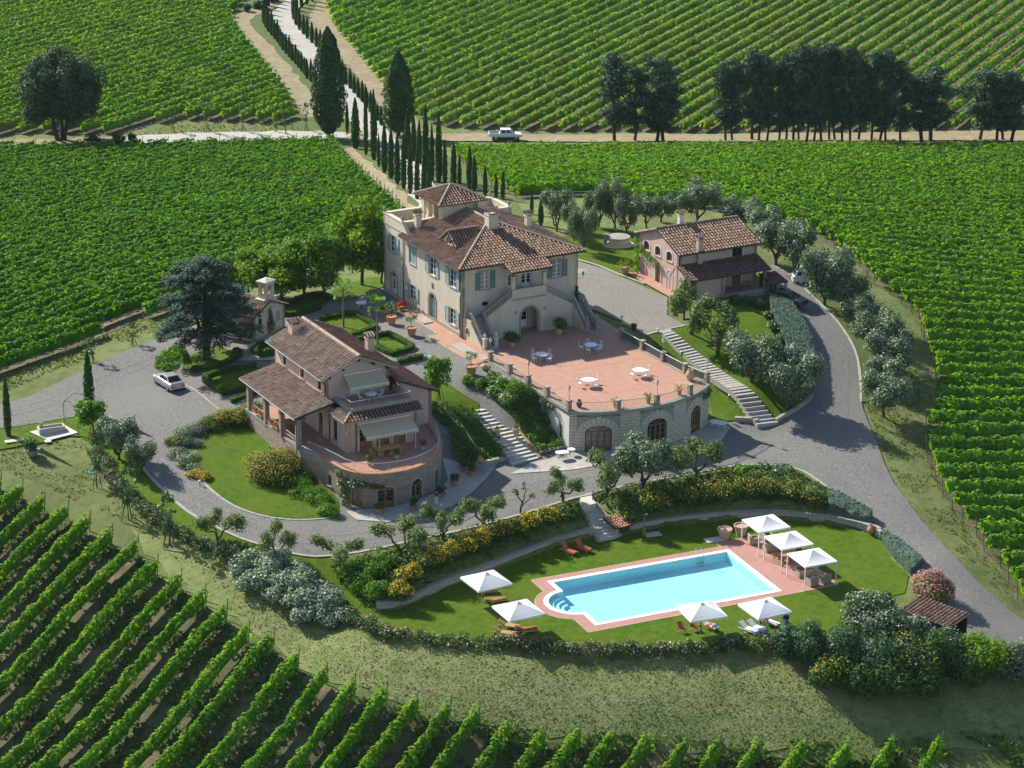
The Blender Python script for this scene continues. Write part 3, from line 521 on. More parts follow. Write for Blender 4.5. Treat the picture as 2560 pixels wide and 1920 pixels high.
chp = [CF(-1.5, -.2), CF(5.2, -.2), CF(5.2, -4.2), CF(-3.5, -5.5), CF(-5, -2)]
struct(cdt_sheet('chapel_paving', densify(np.array(chp)[:, :2], .8), 'stone_paving', .19, .8))
struct(cdt_sheet('brick_path', densify(np.array([VF(*p) for p in [(-2.7, -8.2), (-.4, -8.2), (-.05, 0), (-.05, 10.6), (-1.55, 10.2), (-1.55, 2.4), (-2.7, 2.2)]])[:, :2], .8), 'terracotta_paving', .2, .8, zf=lambda x, y: np.maximum(ground(x, y), -.16)))
kerb('kerb', np.array([VF(*p) for p in [(-2.78, -8.2), (-2.78, 2.28), (-1.63, 2.48), (-1.63, 10.2)]]), .14, .24, 'kerb_stone')
b = MB(); b.map = VF
b.box(-1.5, -.3, 5.7, 7.9, -.1, .17)
struct(b.build('doorstep_slab', 'kerb_stone'))
b = MB(); b.map = VF; b.box(-2.2, -.75, -7.4, -1.6, -.15, .2); struct(b.build('entrance_step', 'kerb_stone'))
struct(cdt_sheet('terrace_apron', densify(np.array([VF(*p) for p in [(-8.5, -26.0), (-5.5, -24.6), (-1.0, -24.2), (1.4, -25.3), (7.6, -26.4), (12.2, -25.4), (15.6, -23.5), (16.6, -23.2), (16.9, -25.4), (14, -28.2), (7.5, -29.2), (1.5, -28.4), (-3, -27.8)]])[:, :2], .9), 'stone_paving', .17, .9))
PATIO = [(-2.9, -5.6), (-.8, -6.1), (1.3, -6.8), (3.7, -6.6), (6.4, -5.7), (8.7, -3.7), (9.8, -.4), (12.5, -1.5), (14.2, 0), (15.5, -1.2), (12.5, -4.4), (9.6, -6.9), (6.5, -8.9), (3, -9.9), (-.5, -9.4), (-2.8, -7.6)]
struct(cdt_sheet('patio', densify(np.array([LF(*p) for p in PATIO])[:, :2], .8), 'stone_paving', .18, .8))
struct(cdt_sheet('house_path', densify(np.array([HF(*p) for p in [(-1.5, -2.5), (-.02, -2.5), (-.02, 8.2), (-1.5, 8.6)]])[:, :2], .8), 'terracotta_paving', .2, .8))
struct(cdt_sheet('brick_walk', densify(np.array([VF(*p) for p in [(14.9, -6.2), (16.4, -6.2), (16.2, .3), (13.9, .3), (13.9, -4.3)]])[:, :2], .8), 'terracotta_paving', .17, .8))
kerb('kerb', pxw([(462,962),(500,985),(552,1028)]), .25, .13, 'kerb_stone', zf=None)
# ================================================================= PLANTS
def wob(t, seed, f=(.35, .9, 2.1), a=(.5, .3, .2)):
 r = np.random.default_rng(seed); return sum(A*np.sin(t*F*r.uniform(.8, 1.2)+r.uniform(0, 6.3)) for F, A in zip(f, a))
def clip_line(poly, o, d):
 """parameter intervals of the line o+t*d inside a polygon"""
 P = np.array(poly); n = np.array([-d[1], d[0]]); s = (P-o)@n; t = (P-o)@d; out = []
 for i in range(len(P)):
  j = (i+1) % len(P)
  if (s[i] > 0) != (s[j] > 0): out.append(t[i]+(t[j]-t[i])*s[i]/(s[i]-s[j]))
 out.sort(); return [(out[i], out[i+1]) for i in range(0, len(out)-1, 2)]
post_mesh = None
def vine_row(a, b, dens, size, hw, mat, label, group, seed, post=True, zc=1.15, zr=.78, gaps=.0):
 L = float(np.linalg.norm(b-a)); d = (b-a)/L; nn = np.array([-d[1], d[0]]); n = int(L*dens)
 t = RNG.random(n)*L; w1 = wob(t, seed); w2 = wob(t, seed+1, (.5, 1.3, 2.9)); w3 = wob(t, seed+2, (.15, .4, 1.))
 th = RNG.random(n)*math.pi*1.35-math.pi*.175; rr = RNG.uniform(.72, 1.08, n)
 w4 = wob(t, seed+3, (2.2, 3.7, 6.1), (.5, .4, .3)); x = np.cos(th)*hw*rr*(1+.32*w1+.25*w4)+w3*.12; z = zc+np.sin(th)*zr*rr*(1+.24*w2+.24*w4)
 if gaps: keep = (wob(t, seed+5, (.25, .8, 1.9)) > -1+gaps); t, x, z, th, rr = t[keep], x[keep], z[keep], th[keep], rr[keep]; n = len(t)
 P2 = a+d*t[:, None]+nn*x[:, None]; P = np.column_stack([P2, ground(P2[:, 0], P2[:, 1])+np.maximum(z, .25)])
 N = np.column_stack([nn[0]*np.cos(th), nn[1]*np.cos(th), np.sin(th)*.9+.35])
 lv = leaves(P, N, size*RNG.uniform(.7, 1.3, n), RNG.random(n)*.75+.12+.1*wob(t, seed+9, (.05, .12, .3)), .8, .38)
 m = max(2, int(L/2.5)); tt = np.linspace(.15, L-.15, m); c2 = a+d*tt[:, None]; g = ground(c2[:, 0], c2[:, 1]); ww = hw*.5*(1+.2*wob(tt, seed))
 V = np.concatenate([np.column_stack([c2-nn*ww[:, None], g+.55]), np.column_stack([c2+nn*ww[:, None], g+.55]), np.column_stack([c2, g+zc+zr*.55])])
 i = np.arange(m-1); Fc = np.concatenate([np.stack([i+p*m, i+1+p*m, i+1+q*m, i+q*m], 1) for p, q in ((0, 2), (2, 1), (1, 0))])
 v, f, tn = merge([lv, (V, Fc, np.full(len(V), .15))])  # core tinted dark as the shade inside the row
 o = obj('vine_row', np_mesh('vine_row', v, f, tn), mat); tag(o, label, 'vine row', group)
 if post:
  for q, lean in ((a, -d), (b, d)):
   k = MB(); z0 = float(ground(*q)); k.tube((*(q+lean*.1), z0-.1), (*(q+lean*.35), z0+2.05), .05, .045, 5); k.build('post', 'pale_bark', o)
def vineyard(poly, az, spacing, dens, size, hw, mat, label, group, seed, post=True, gaps=0.0, lim=None):
 d = np.array([math.cos(R(az)), math.sin(R(az))]); n = np.array([-d[1], d[0]]); P = np.array(poly)[:, :2]; s = P@n; k = 0
 for c in np.arange(s.min()+spacing*.5, s.max(), spacing):
  for t0, t1 in clip_line(P, n*c, d):
   if t1-t0 < 3: continue
   vine_row(n*c+d*t0, n*c+d*t1, dens, size, hw, mat, label, group, seed+k*11, post, gaps=gaps); k += 1
 return k
for k, q in enumerate(f1):
 a = q[:2]; L = 46.0 if k < 24 else 22
 vine_row(a, a+a55[:2]*L, 66, .32, .42, 'vine_leaf', 'leafy vine row on the lower slope, running down from the dry grass bank', 'vine rows of the lower left vineyard', 1000+k*13, True, 1.08, .74)
n_rows = vineyard(pxw(F2), 48, 2.8, 34, .40, .36, 'vine_deep', 'dense vine row of the left vineyard, between the villa and the far dirt road', 'vine rows of the left vineyard', 3000, True, gaps=.06)
n_rows += vineyard(pxw(F3), 21, 2.8, 32, .41, .46, 'vine_leaf', 'bright green vine row of the right vineyard, beyond the olive trees', 'vine rows of the right vineyard', 6000, True, gaps=.06)
n_rows += vineyard(pxw(F4), 65, 2.9, 15, .54, .58, 'vine_yellow', 'straight vine row climbing away behind the dark pines', 'vine rows beyond the dirt road, right', 9000, False)
n_rows += vineyard(pxw(F5), 59, 2.7, 15, .54, .46, 'vine_yellow', 'vine row behind the round dark oak, left of the avenue', 'vine rows beyond the dirt road, left', 12000, False, gaps=.12)
def scatter_poly(P, n):
 P = np.array(P)[:, :2]; lo, hi = P.min(0), P.max(0); out = np.zeros((0, 2))
 while len(out) < n:
  q = RNG.uniform(lo, hi, (n*2, 2)); out = np.concatenate([out, q[poly_sd(P, q[:, 0], q[:, 1]) < 0]])
 return out[:n]
def area(P): P = np.array(P)[:, :2]; x, y = P.T; return .5*abs(np.dot(x, np.roll(y, 1))-np.dot(y, np.roll(x, 1)))
def tufts(name, label, P, dens, size, mat, up=.5, h=.0, patch=None, cat='grass'):
 """low blades and leaves over a stretch of ground, one object nobody could count"""
 n = int(area(P)*dens); q = scatter_poly(P, n)
 if patch:
  f, th = patch; k = np.sin(q[:, 0]*f+1.3*np.sin(q[:, 1]*f*.7))+np.sin(q[:, 1]*f*1.3+1.7*np.sin(q[:, 0]*f*.6+2)); q = q[k > th]
 n = len(q); s = size*RNG.uniform(.5, 1.5, n)
 N = np.column_stack([RNG.normal(size=(n, 2)), np.full(n, up)]); Pz = np.column_stack([q, ground(q[:, 0], q[:, 1])+s*.25+h*RNG.random(n)])
 v, f, t = leaves(Pz, N, s, RNG.random(n), .45, .3)
 o = obj(name, np_mesh(name, v, f, t), mat, kind='stuff'); tag(o, label, cat); return o
tufts('rough_grass', 'green weeds and rough grass growing between the lower vine rows', FIELD1, 26, .42, 'weed_blade', .9, .1, (.9, -.75))
tufts('dry_grass', 'dry mown grass over the bare slope under the rose hedge', pxw([(700,1500),(860,1590),(1000,1625),(1300,1650),(1700,1655),(2000,1650),(2400,1650),(2600,1700),(2620,1880),(2300,1880),(1900,1880),(1500,1860),(1250,1825),(1000,1760),(800,1690),(690,1610),(560,1520),(600,1440)]), 24, .2, 'straw_blade', .9)
tufts('meadow_grass', 'short patchy grass around the stone trough and staked saplings', pxw([(-60,1120),(60,1110),(200,1100),(260,1160),(330,1250),(430,1340),(560,1400),(660,1440),(640,1500),(540,1470),(440,1400),(340,1320),(230,1270),(100,1210),(-60,1160)]), 13, .22, 'grass_blade', .9, 0, (.5, -.9))
tufts('bottom_grass', 'long green grass along the heads of the lowest vine rows', pxw([(1150,1795),(1300,1825),(1700,1850),(2100,1860),(2600,1850),(2650,1930),(1900,1915),(1400,1890),(1200,1850)]), 16, .5, 'weed_blade', 1.1, .15, (.8, -.7))
tufts('roadside_grass', 'patchy grass between the right-hand drive and the vine posts', pxw([(2160,1010),(2230,1180),(2300,1280),(2380,1370),(2450,1440),(2540,1510),(2530,1470),(2460,1385),(2400,1300),(2340,1200),(2310,1100),(2300,950),(2250,850),(2150,720),(2050,640),(2010,660),(2120,770),(2180,880)]), 11, .24, 'grass_blade', .9, 0, (.6, -.8))
tufts('roadside_grass', 'tall grass along the edge of the left vineyard beside the drive', pxw([(-60,1010),(0,985),(150,925),(330,850),(460,800),(500,790),(480,772),(330,808),(150,886),(0,938),(-60,960)]), 13, .3, 'grass_blade', .9, 0, (.6, -.9))
tufts('plain_grass', 'thin grass beside the far dirt road and the young trees', pxw([(330,340),(420,312),(600,310),(730,312),(800,330),(720,336),(560,338),(420,342)]), 2.5, .4, 'grass_blade', .8, 0)
def blob_leaves(blobs, dens, size, up=.35, lo=.62, aspect=.75, jit=.8, tint=(.05, .95)):
 out = []
 for c, r in blobs:
  c = np.array(c, float); r = np.array(r if hasattr(r, '__len__') else (r, r, r), float)
  ar = 4*math.pi*((r[0]*r[1])**1.6/3+(r[0]*r[2])**1.6/3+(r[1]*r[2])**1.6/3)**(1/1.6)
  n = max(6, int(ar*dens)); D = unit(RNG.normal(size=(n, 3))); k = RNG.uniform(lo, 1.05, n)[:, None]
  base = RNG.uniform(-.12, .12)
  out.append(leaves(c+D*r*k, D/r*r.mean()+np.array([0, 0, up]), size*RNG.uniform(.65, 1.35, n), np.clip(RNG.uniform(*tint, n)+base, 0, 1), aspect, jit))
 return merge(out)
def limb(b, p0, p1, r0, r1, bend=.12, n=4):
 p0, p1 = np.array(p0, float), np.array(p1, float); L = np.linalg.norm(p1-p0); pts = [p0]
 for i in range(1, n): pts.append(p0+(p1-p0)*i/n+RNG.normal(size=3)*bend*L*.35)
 pts.append(p1); b.pipe([tuple(p) for p in pts], r0, 6, r1)
def tree_proto(name, label, cat, trunk, crown, tmat, cmat, extra=()):
 t = thing(name, label, cat, (0, 0, -500)); trunk.build('trunk', tmat, t); v, f, n = crown; obj('crown', np_mesh('crown', v, f, n), cmat, t)
 for nm, (v, f, n), m in extra: obj(nm, np_mesh(nm, v, f, n), m, t)
 return t
def olive_proto(open_, seed, mat):
 random.seed(seed); b = MB(); blobs = []; k = 3 if open_ else 4; fork = (random.uniform(-.1, .1), random.uniform(-.1, .1), .7 if open_ else .5)
 limb(b, (0, 0, -.3), fork, .17, .14, .1, 2)
 for i in range(k):
  a = 2*math.pi*i/k+random.uniform(-.4, .4); r = random.uniform(.9, 1.35); e = (math.cos(a)*r, math.sin(a)*r, random.uniform(2.0, 2.9)); limb(b, fork, e, .11, .05, .22)
  for j in range(4):
   a2 = a+random.uniform(-.9, .9); e2 = (e[0]+math.cos(a2)*random.uniform(.2, .8), e[1]+math.sin(a2)*random.uniform(.2, .8), e[2]+random.uniform(-.3, .9)); limb(b, e, e2, .05, .02, .2, 3)
   blobs.append((e2, random.uniform(.45, .72) if open_ else random.uniform(.65, .95)))
  blobs.append(((e[0]*.8, e[1]*.8, e[2]+.2), .7 if open_ else 1.0))
 if not open_:
  for j in range(6): a = random.uniform(0, 6.28); blobs.append(((math.cos(a)*.8, math.sin(a)*.8, random.uniform(1.3, 3.0)), random.uniform(.55, .8)))
 return tree_proto('olive_tree', 'olive tree', 'olive tree', b, blob_leaves(blobs, 36 if open_ else 28, .2, .4, .35), 'bark', mat)
OL_OPEN = [olive_proto(True, 20+i, 'olive_leaf') for i in range(4)]
OL_FULL = [olive_proto(False, 40+i, 'olive_grey') for i in range(4)]
used = set()
def plant(proto, u, v, label, group=None, h=None, top=None, w=None, nat=(3.6, 3.6), az=None, dz=0.0):
 """set a tree with its foot at a pixel; its height from the pixel row of its top, its width from pixels"""
 p = G(u, v); s = F_PX/((p-CAM)@_fw); H = h if h else (v-top)/s/.945; Wd = w/s if w else H*nat[1]/nat[0]
 sc = (Wd/nat[1], Wd/nat[1], H/nat[0]); a = random.uniform(0, 6.28) if az is None else az; p[2] += dz
 if id(proto) not in used:
  used.add(id(proto)); proto.location = p; proto.rotation_euler = (0, 0, a); proto.scale = sc; proto['label'] = label
  if group: proto['group'] = group
  return proto
 return dup(proto, p, a, label, sc, group)
random.seed(5)
for i, (u, v, t, w, lb) in enumerate([
 (1409,1258,1184,82,'open-crowned olive just left of the upper end of the pool steps'),(1517,1245,1141,98,'open olive with three stems just right of the pool steps'),(1611,1223,1100,112,'pale full olive tree in front of the middle arched glass door'),(1738,1199,1107,105,'round olive on the drive verge in front of the right end of the terrace wall'),
 (846,1411,1348,108,'low crooked olive behind the bright green shrubs on the drive kerb'),(1003,1395,1308,104,'two-stemmed olive leaning over the drive kerb left of the yellow broom'),(1105,1352,1268,76,'thin olive on the kerb in front of the standing woman'),(1211,1320,1244,92,'grey olive standing half over the blue shadow of the drive'),
 (541,1364,1276,92,'gnarled open olive among the pink roses left of the silver shrubs'),(688,1402,1318,74,'round olive rising behind the silver-leaved shrubs'),
 (1727,836,723,106,'dark-trunked olive at the corner of the gravel courtyard, stone ring at its foot'),(1795,895,775,112,'open olive with a long side branch in the middle of the sloping lawn'),(1880,958,852,112,'bushy olive beside the stone path'),(1965,1022,900,118,'broad olive at the low end of the sloping lawn, beside the blue-green hedge')]):
 plant(OL_OPEN[i % 4] if i not in (2, 12, 13) else OL_FULL[i % 4], u, v, lb, 'olive trees of the garden', None, t-4, w*1.12, (3.6, 3.4) if i not in (2, 12, 13) else (3.7, 3.5))
for i, (u, v, t, w, lb) in enumerate([
 (1392,578,494,56,'tall pale olive right behind the villa roof corner'),(1435,604,524,40,'slim olive nearest the villa among the trees left of the round well'),(1458,632,530,48,'olive with a bare trunk on the lawn edge, closest to the round well'),(1498,570,481,48,'dark olive at the back, directly behind the round well'),(1538,575,475,50,'tallest dark olive behind the round well'),(1567,586,506,52,'olive touching the right rim of the round well'),(1617,570,498,50,'pale olive behind the gable of the small house'),(1654,555,498,46,'dark olive behind the left ridge end of the small house'),
 (1741,560,477,70,'round olive rising over the middle of the small house roof'),(1850,575,512,72,'olive over the right end of the small house roof'),(1912,602,527,64,'olive just right of the small house ridge'),(1942,664,563,84,'dark olive at the right corner of the small house'),(1986,690,588,66,'pale olive left of the white car'),
 (2062,765,640,94,'large olive hiding half of the white car'),(2108,788,686,70,'olive on the bend of the drive, below the white car'),(2152,830,752,64,'low grey olive on the outside of the bend'),(2192,900,805,86,'grey olive halfway down the row beside the right drive'),(2218,930,842,84,'olive squeezed between its neighbours in the row by the right drive'),(2216,968,892,80,'low olive second from the bottom of the row by the right drive'),(2210,1044,945,86,'single round olive with a bare trunk, lowest beside the right drive'),
 (298,1150,1062,72,'grey bushy olive left of the drive, just below its bend'),(354,1188,1112,56,'soft grey olive leaning over the drive below the bend')]):
 plant(OL_FULL[i % 4], u, v, lb, 'olive trees along the drives', None, t-6, w*1.22, (3.7, 3.5))
def cypress_proto(seed, fat=False):
 r = np.random.default_rng(seed); n = 1500 if not fat else 6500; z = r.random(n)**.9; th = r.random(n)*6.283
 prof = np.interp(z, [0, .04, .15, .4, .7, .9, 1], [.35, .7, .95, 1.0, .72, .32, .02]) if not fat else np.interp(z, [0, .05, .14, .3, .55, .8, .93, 1], [.25, .55, .85, 1, .93, .6, .3, .04])
 bump = 1+.16*np.sin(th*3+z*17+seed)*np.sin(z*31+seed*2)+.10*np.sin(th*5+z*9)
 rad = prof*bump*(.5 if not fat else 2.4)*r.uniform(.82, 1.03, n); Hh = 5.2 if not fat else 15.0; z0 = .12 if not fat else .85
 P = np.column_stack([np.cos(th)*rad, np.sin(th)*rad, z0+z*(Hh-z0)]); N = np.column_stack([np.cos(th), np.sin(th), np.full(n, .5)])
 lv = leaves(P, N, (.24 if not fat else .45)*r.uniform(.7, 1.3, n), r.random(n), .7, .6)
 zz = np.linspace(0, 1, 9); m = 8; pr = np.interp(zz, [0, .05, .3, .8, 1], [.2, .6, .82, .4, .02])*(.5 if not fat else 2.2)*.85
 V = np.array([(pr[i]*math.cos(6.283*j/m), pr[i]*math.sin(6.283*j/m), z0+zz[i]*(Hh-z0)*.97) for i in range(9) for j in range(m)])
 Fc = np.array([(i*m+j, i*m+(j+1) % m, (i+1)*m+(j+1) % m, (i+1)*m+j) for i in range(8) for j in range(m)])
 b = MB(); b.tube((0, 0, -.4), (0, 0, z0+.6), .07 if not fat else .32, .06 if not fat else .24, 7)
 return tree_proto('cypress_tree', 'cypress', 'cypress', b, merge([lv, (V, Fc, np.full(len(V), .1))]), 'dark_bark', 'cypress_leaf')
CY = [cypress_proto(3+i) for i in range(4)]; CYF = cypress_proto(9, True)
plant(CYF, 823, 347, 'huge dark cypress left of the avenue crossing, the broadest of all', None, None, 80, 82, (15, 4.8))
plant(CYF, 997, 341, 'second huge dark cypress, right of the avenue above the villa', None, None, 137, 74, (15, 4.8))
def cyp(u, v, t, lb, gr, w=None): plant(CY[random.randrange(4)], u, v, lb, gr, None, t, w, (5.2, 1.0))
def along(pts, n):
 P = np.array(pts, float); s = np.append(0, np.cumsum(np.linalg.norm(np.diff(P, axis=0), axis=1))); q = np.linspace(0, s[-1], n); return [(np.interp(x, s, P[:, 0]), np.interp(x, s, P[:, 1])) for x in q]
LBL = 'slim young cypress in the left-hand row of the far avenue'; LBR = 'slim young cypress in the right-hand row of the far avenue'
for u, v in along([(690,2),(664,22),(660,60),(672,82),(690,102),(708,126),(725,146),(740,162),(756,180),(768,197),(780,208),(800,232)], 26): cyp(u+random.uniform(-1, 1), v, v-random.uniform(42, 60), LBL, 'avenue cypresses, far left row', 10)
for u, v in along([(792,-6),(775,8),(745,22),(732,34),(734,52),(745,74),(762,92),(778,108),(795,124),(812,142),(850,190),(862,212),(876,225),(890,240),(905,256),(918,268),(930,285),(952,316)], 30): cyp(u+random.uniform(-1, 1), v, v-random.uniform(42, 58), LBR, 'avenue cypresses, far right row', 10)
for i, (x, y, t, w) in enumerate([(45,735,310,52),(305,1045,100,62),(415,1115,170,96),(482,1205,750,48),(560,1295,620,92),(652,1365,690,94),(738,1445,760,88),(826,1515,740,80),(916,1595,850,78),(1012,1665,980,76),(1105,1740,1080,84),(1180,1800,1000,80)]):
 cyp(860+x/5.53, 200+y/5.53, 200+t/5.53, 'slender cypress in the left row beside the grass track, between crossing and villa', 'avenue cypresses, near left row', w/5.53)
cyp(889,373,249,'plump dark cypress standing alone in the mouth of the avenue', None, 21)
for i, (x, y, t, w) in enumerate([(880,1120,450,100),(965,1140,480,80),(1040,1165,580,76),(1130,1400,370,96),(1215,1420,640,70),(1310,1430,490,100),(1395,1440,850,70),(1515,1470,870,84),(1595,1490,1050,62),(1735,1520,930,88),(1800,1540,1060,84),(1950,1600,1200,64),(2100,1640,1310,52),(2195,1660,1265,62)]):
 cyp(860+x/5.53, 200+y/5.53, 200+t/5.53, 'slender cypress in the right row of the avenue, behind the villa tower', 'avenue cypresses, near right row', w/5.53)
for x, y, t, w, lb in [(1820,640,345,52,'short cypress behind the villa, right of the urn on the parapet'),(1945,800,430,78,'last dark cypress of the avenue, beside the right chimney of the villa'),(1330,400,100,50,'short cypress behind the right parapet corner of the villa')]:
 cyp(1000+x/5.53, 420+y/5.53, 420+t/5.53, lb, None, w/5.53)
cyp(225,1036,878,'tall narrow cypress standing on the inside of the left drive', None, 25)
cyp(21,1092,938,'narrow cypress at the left edge beside the stone trough', None, 18)
random.seed(31); RNG = np.random.default_rng(31)
b = MB(); limb(b, (-.5, 0, -.4), (-1.6, .3, 4.5), .42, .25, .08); limb(b, (.3, 0, -.4), (1.5, -.2, 5), .40, .24, .08); limb(b, (0, .2, -.3), (.2, .6, 6), .33, .2, .06)
bl = []
for i in range(84):
 d = unit(RNG.normal(size=(1, 3)))[0]; d[2] = d[2] if d[2] > -.55 else -.55; k = RNG.uniform(.5, .9)
 bl.append(((d[0]*6.3*k, d[1]*6.0*k, 7.7+d[2]*5.9*k), RNG.uniform(1.3, 2.2)))
OAK = tree_proto('oak_tree', 'round dark oak with two trunks beside the far dirt road', 'oak tree', b, blob_leaves(bl, 9, .44, .3, .5), 'dark_bark', 'oak_leaf')
plant(OAK, 156, 353, 'round dark oak with split trunk beside the far dirt road', None, None, 128, 222, (14.2, 13.6), 0.3)
def pine_proto(seed, wide):
 random.seed(seed); b = MB(); lean = random.uniform(-.5, .5); limb(b, (0, 0, -.4), (lean, 0, 13.2), .24, .07, .03, 5); bl = []
 for i in range(34):
  z = random.uniform(2.9, 14.0); r = (1.0+1.9*math.sin(math.pi*min(1, (z-2.6)/11.8)))*wide; a = random.uniform(0, 6.283); q = random.uniform(.2, .85)*r
  c = (lean*z/13+math.cos(a)*q, math.sin(a)*q, z); bl.append((c, (random.uniform(.9, 1.45), random.uniform(.9, 1.45), random.uniform(.7, 1.3))))
  if i % 3 == 0: limb(b, (lean*z/13, 0, z-.6), c, .07, .03, .1, 2)
 return tree_proto('pine_tree', 'pine', 'pine tree', b, blob_leaves(bl, 7.5, .46, .25, .35, .6), 'dark_bark', 'pine_leaf')
PN = [pine_proto(60+i, (.75, .9, 1.05)[i % 3]) for i in range(5)]
for i, (x, t, w) in enumerate([(260,258,130),(355,330,110),(460,282,140),(492,405,150),(790,285,110),(822,300,110),(915,252,140),(947,262,110),(985,305,110),(1043,292,100),(1078,265,110),(1112,243,120),(1140,235,90),(1174,225,120),(1210,232,110),(1246,214,120),(1284,222,110),(1312,244,110),(1345,234,120),(1384,242,110),(1422,255,120),(1484,262,110),(1522,256,120),(1552,252,110),(1622,290,120),(1725,345,150),(1766,332,150),(2000,342,130),(2082,352,110),(2112,345,110),(2150,348,130)]):
 g_ = 'left clump of four pines' if i < 4 else ('long row of pines' if i < 25 else ('pair of pines right of the long row' if i < 27 else 'right clump of pines'))
 lb = ('tall dark pine in the clump of four on the far dirt road, nearest the truck' if i < 4 else 'tall dark pine in the long dense row on the far dirt road' if i < 25 else 'dark pine in the pair standing right of the long row' if i < 27 else 'dark pine in the thin clump at the right end of the far road')
 plant(PN[i % 5], 1400+x/1.907, (672+random.uniform(-4, 6))/1.907, lb, g_, None, t/1.907, w/1.907*(1.5 if i < 4 or i > 24 else 1.25), (14.6, 5.2))
random.seed(77); RNG = np.random.default_rng(77); b = MB(); limb(b, (0, 0, -.4), (.5, .1, 10.2), .42, .1, .02, 5); limb(b, (.1, 0, .8), (-1.3, .6, 8.3), .26, .08, .05); bl = []
for i in range(72):
 z = random.uniform(2.6, 11.2); r = 1.2+4.4*(1-((z-3.6)/8.2)**2 if z > 3.6 else 1)**.9; a = random.uniform(0, 6.283); cx, cy = .05*z-.2, .02*z
 e = (cx+math.cos(a)*r*random.uniform(.75, 1.1), cy+math.sin(a)*r*random.uniform(.75, 1.1), z-.55); limb(b, (cx, cy, z), e, .09, .03, .06, 3)
 for j in range(6):
  k = .25+.14*j; c = (cx+(e[0]-cx)*k, cy+(e[1]-cy)*k, z-.5*k*k+.25); wd = .5+.55*k; bl.append((c, (wd, wd, .26)))
  if j > 3: bl.append(((c[0]+random.uniform(-.5, .5), c[1]+random.uniform(-.5, .5), c[2]-.35), (.4, .4, .4)))
CED = tree_proto('cedar_tree', 'cedar', 'cedar tree', b, blob_leaves(bl, 19, .27, .6, .4, .55), 'dark_bark', 'cedar_leaf')
plant(CED, 516, 902, 'big blue-green cedar with drooping branches in front of the chapel', None, None, 648, 232, (11.4, 9.6), 1.2)
def round_proto(name, cat, seed, H, Wd, mat, n=26, dens=13, size=.34, trunk=.2, bare=.3, tm='bark'):
 random.seed(seed); b = MB(); limb(b, (0, 0, -.3), (0, 0, H*bare), trunk, trunk*.8, .06, 3); bl = []
 for i in range(n):
  a = random.uniform(0, 6.283); z = random.uniform(bare*.9, .95); rr = Wd*.5*math.sin(math.pi*min(.97, max(.12, (z-bare*.6)/(1-bare*.55))))**.7
  q = rr*random.uniform(.35, .85); c = (math.cos(a)*q, math.sin(a)*q, z*H); bl.append((c, Wd*random.uniform(.11, .2)))
  if i % 2 == 0: limb(b, (0, 0, H*bare*.9), c, trunk*.4, trunk*.12, .1, 3)
 return tree_proto(name, cat, cat, b, blob_leaves(bl, dens, size, .4, .45), tm, mat)
LIME = [round_proto('broadleaf_tree', 'tree', 81, 8, 6.5, 'lime_leaf', 48), round_proto('broadleaf_tree', 'tree', 82, 8, 6, 'bright_leaf', 48)]
plant(LIME[0], 705, 752, 'light green broad tree behind the chapel bell', None, None, 626, 170, (8, 6.3))
plant(LIME[1], 810, 748, 'dark-trunked green tree in the middle of the garden behind the chapel', None, None, 586, 130, (8, 6))
plant(LIME[0], 906, 716, 'tall light green tree touching the left corner of the villa', None, None, 512, 150, (8, 6.3))
plant(LIME[1], 955, 712, 'dark green tree in the shade behind the left corner of the villa', None, None, 556, 100, (8, 6))
plant(LIME[0], 622, 745, 'light green tree between the cedar and the chapel bell', None, None, 630, 110, (8, 6.3))
plant(LIME[1], 760, 742, 'green tree filling the gap left of the dark-trunked tree', None, None, 600, 130, (8, 6))
plant(LIME[1], 556, 745, 'green tree peeping out above the cedar', None, None, 640, 70, (8, 6))
MUL = round_proto('mulberry_tree', 'tree', 84, 4.2, 4.4, 'bright_leaf', 20, 17, .3, .1, .48)
def stakes(t, r, h, n=3):
 b = MB()
 for i in range(n):
  a = 2*math.pi*i/n+.4; b.tube((math.cos(a)*r, math.sin(a)*r, -.1), (math.cos(a)*.06, math.sin(a)*.06, h), .035, .03, 5)
 b.build('stake', 'bark', t)
p = plant(MUL, 1099, 1008, 'staked young mulberry with a round leafy crown on the lawn behind the pink house', None, None, 898, 88, (4.2, 4.2)); stakes(p, .6, 1.9)
plant(MUL, 234, 1086, 'leafy mulberry under the iron hoops beside the left drive', None, None, 1003, 108, (4.2, 4.2))
plant(MUL, 460, 928, 'small light green standard tree on the garden bed in front of the cedar', None, None, 876, 34, (4.2, 4.2))
plant(MUL, 470, 926, 'thin standard tree close behind the small light green one', None, None, 888, 20, (4.2, 4.2))
SAP = round_proto('young_tree', 'young tree', 86, 4.6, 1.7, 'laurel_leaf', 16, 16, .26, .05, .36)
for u, v, t, w, lb, hs in [(243,1222,1070,48,'staked young tree carrying a green plastic ring',2.0),(321,1300,1148,62,'staked young tree in the middle of the grass below the drive',1.7),(424,1365,1212,62,'staked young tree lowest on the grass, near the rose hedge',1.5),(231,905,836,36,'thin staked young tree on the left vineyard edge, left one',1.2),(333,862,800,34,'thin staked young tree on the left vineyard edge, nearer the cedar',1.2),
 (433,330,262,22,'dark young tree leftmost beside the far road',1.0),(517,330,234,30,'brownish sparse young tree, second from the left beside the far road',1.0),(608,330,252,22,'dark young tree third beside the far road',1.0),(690,332,290,18,'smallest young tree beside the leaning pole',.8),(766,328,250,22,'brownish young tree nearest the huge left cypress',1.0)]:
 stakes(plant(SAP, u, v, lb, 'staked young trees', None, t, w, (4.6, 1.9)), .55, hs)
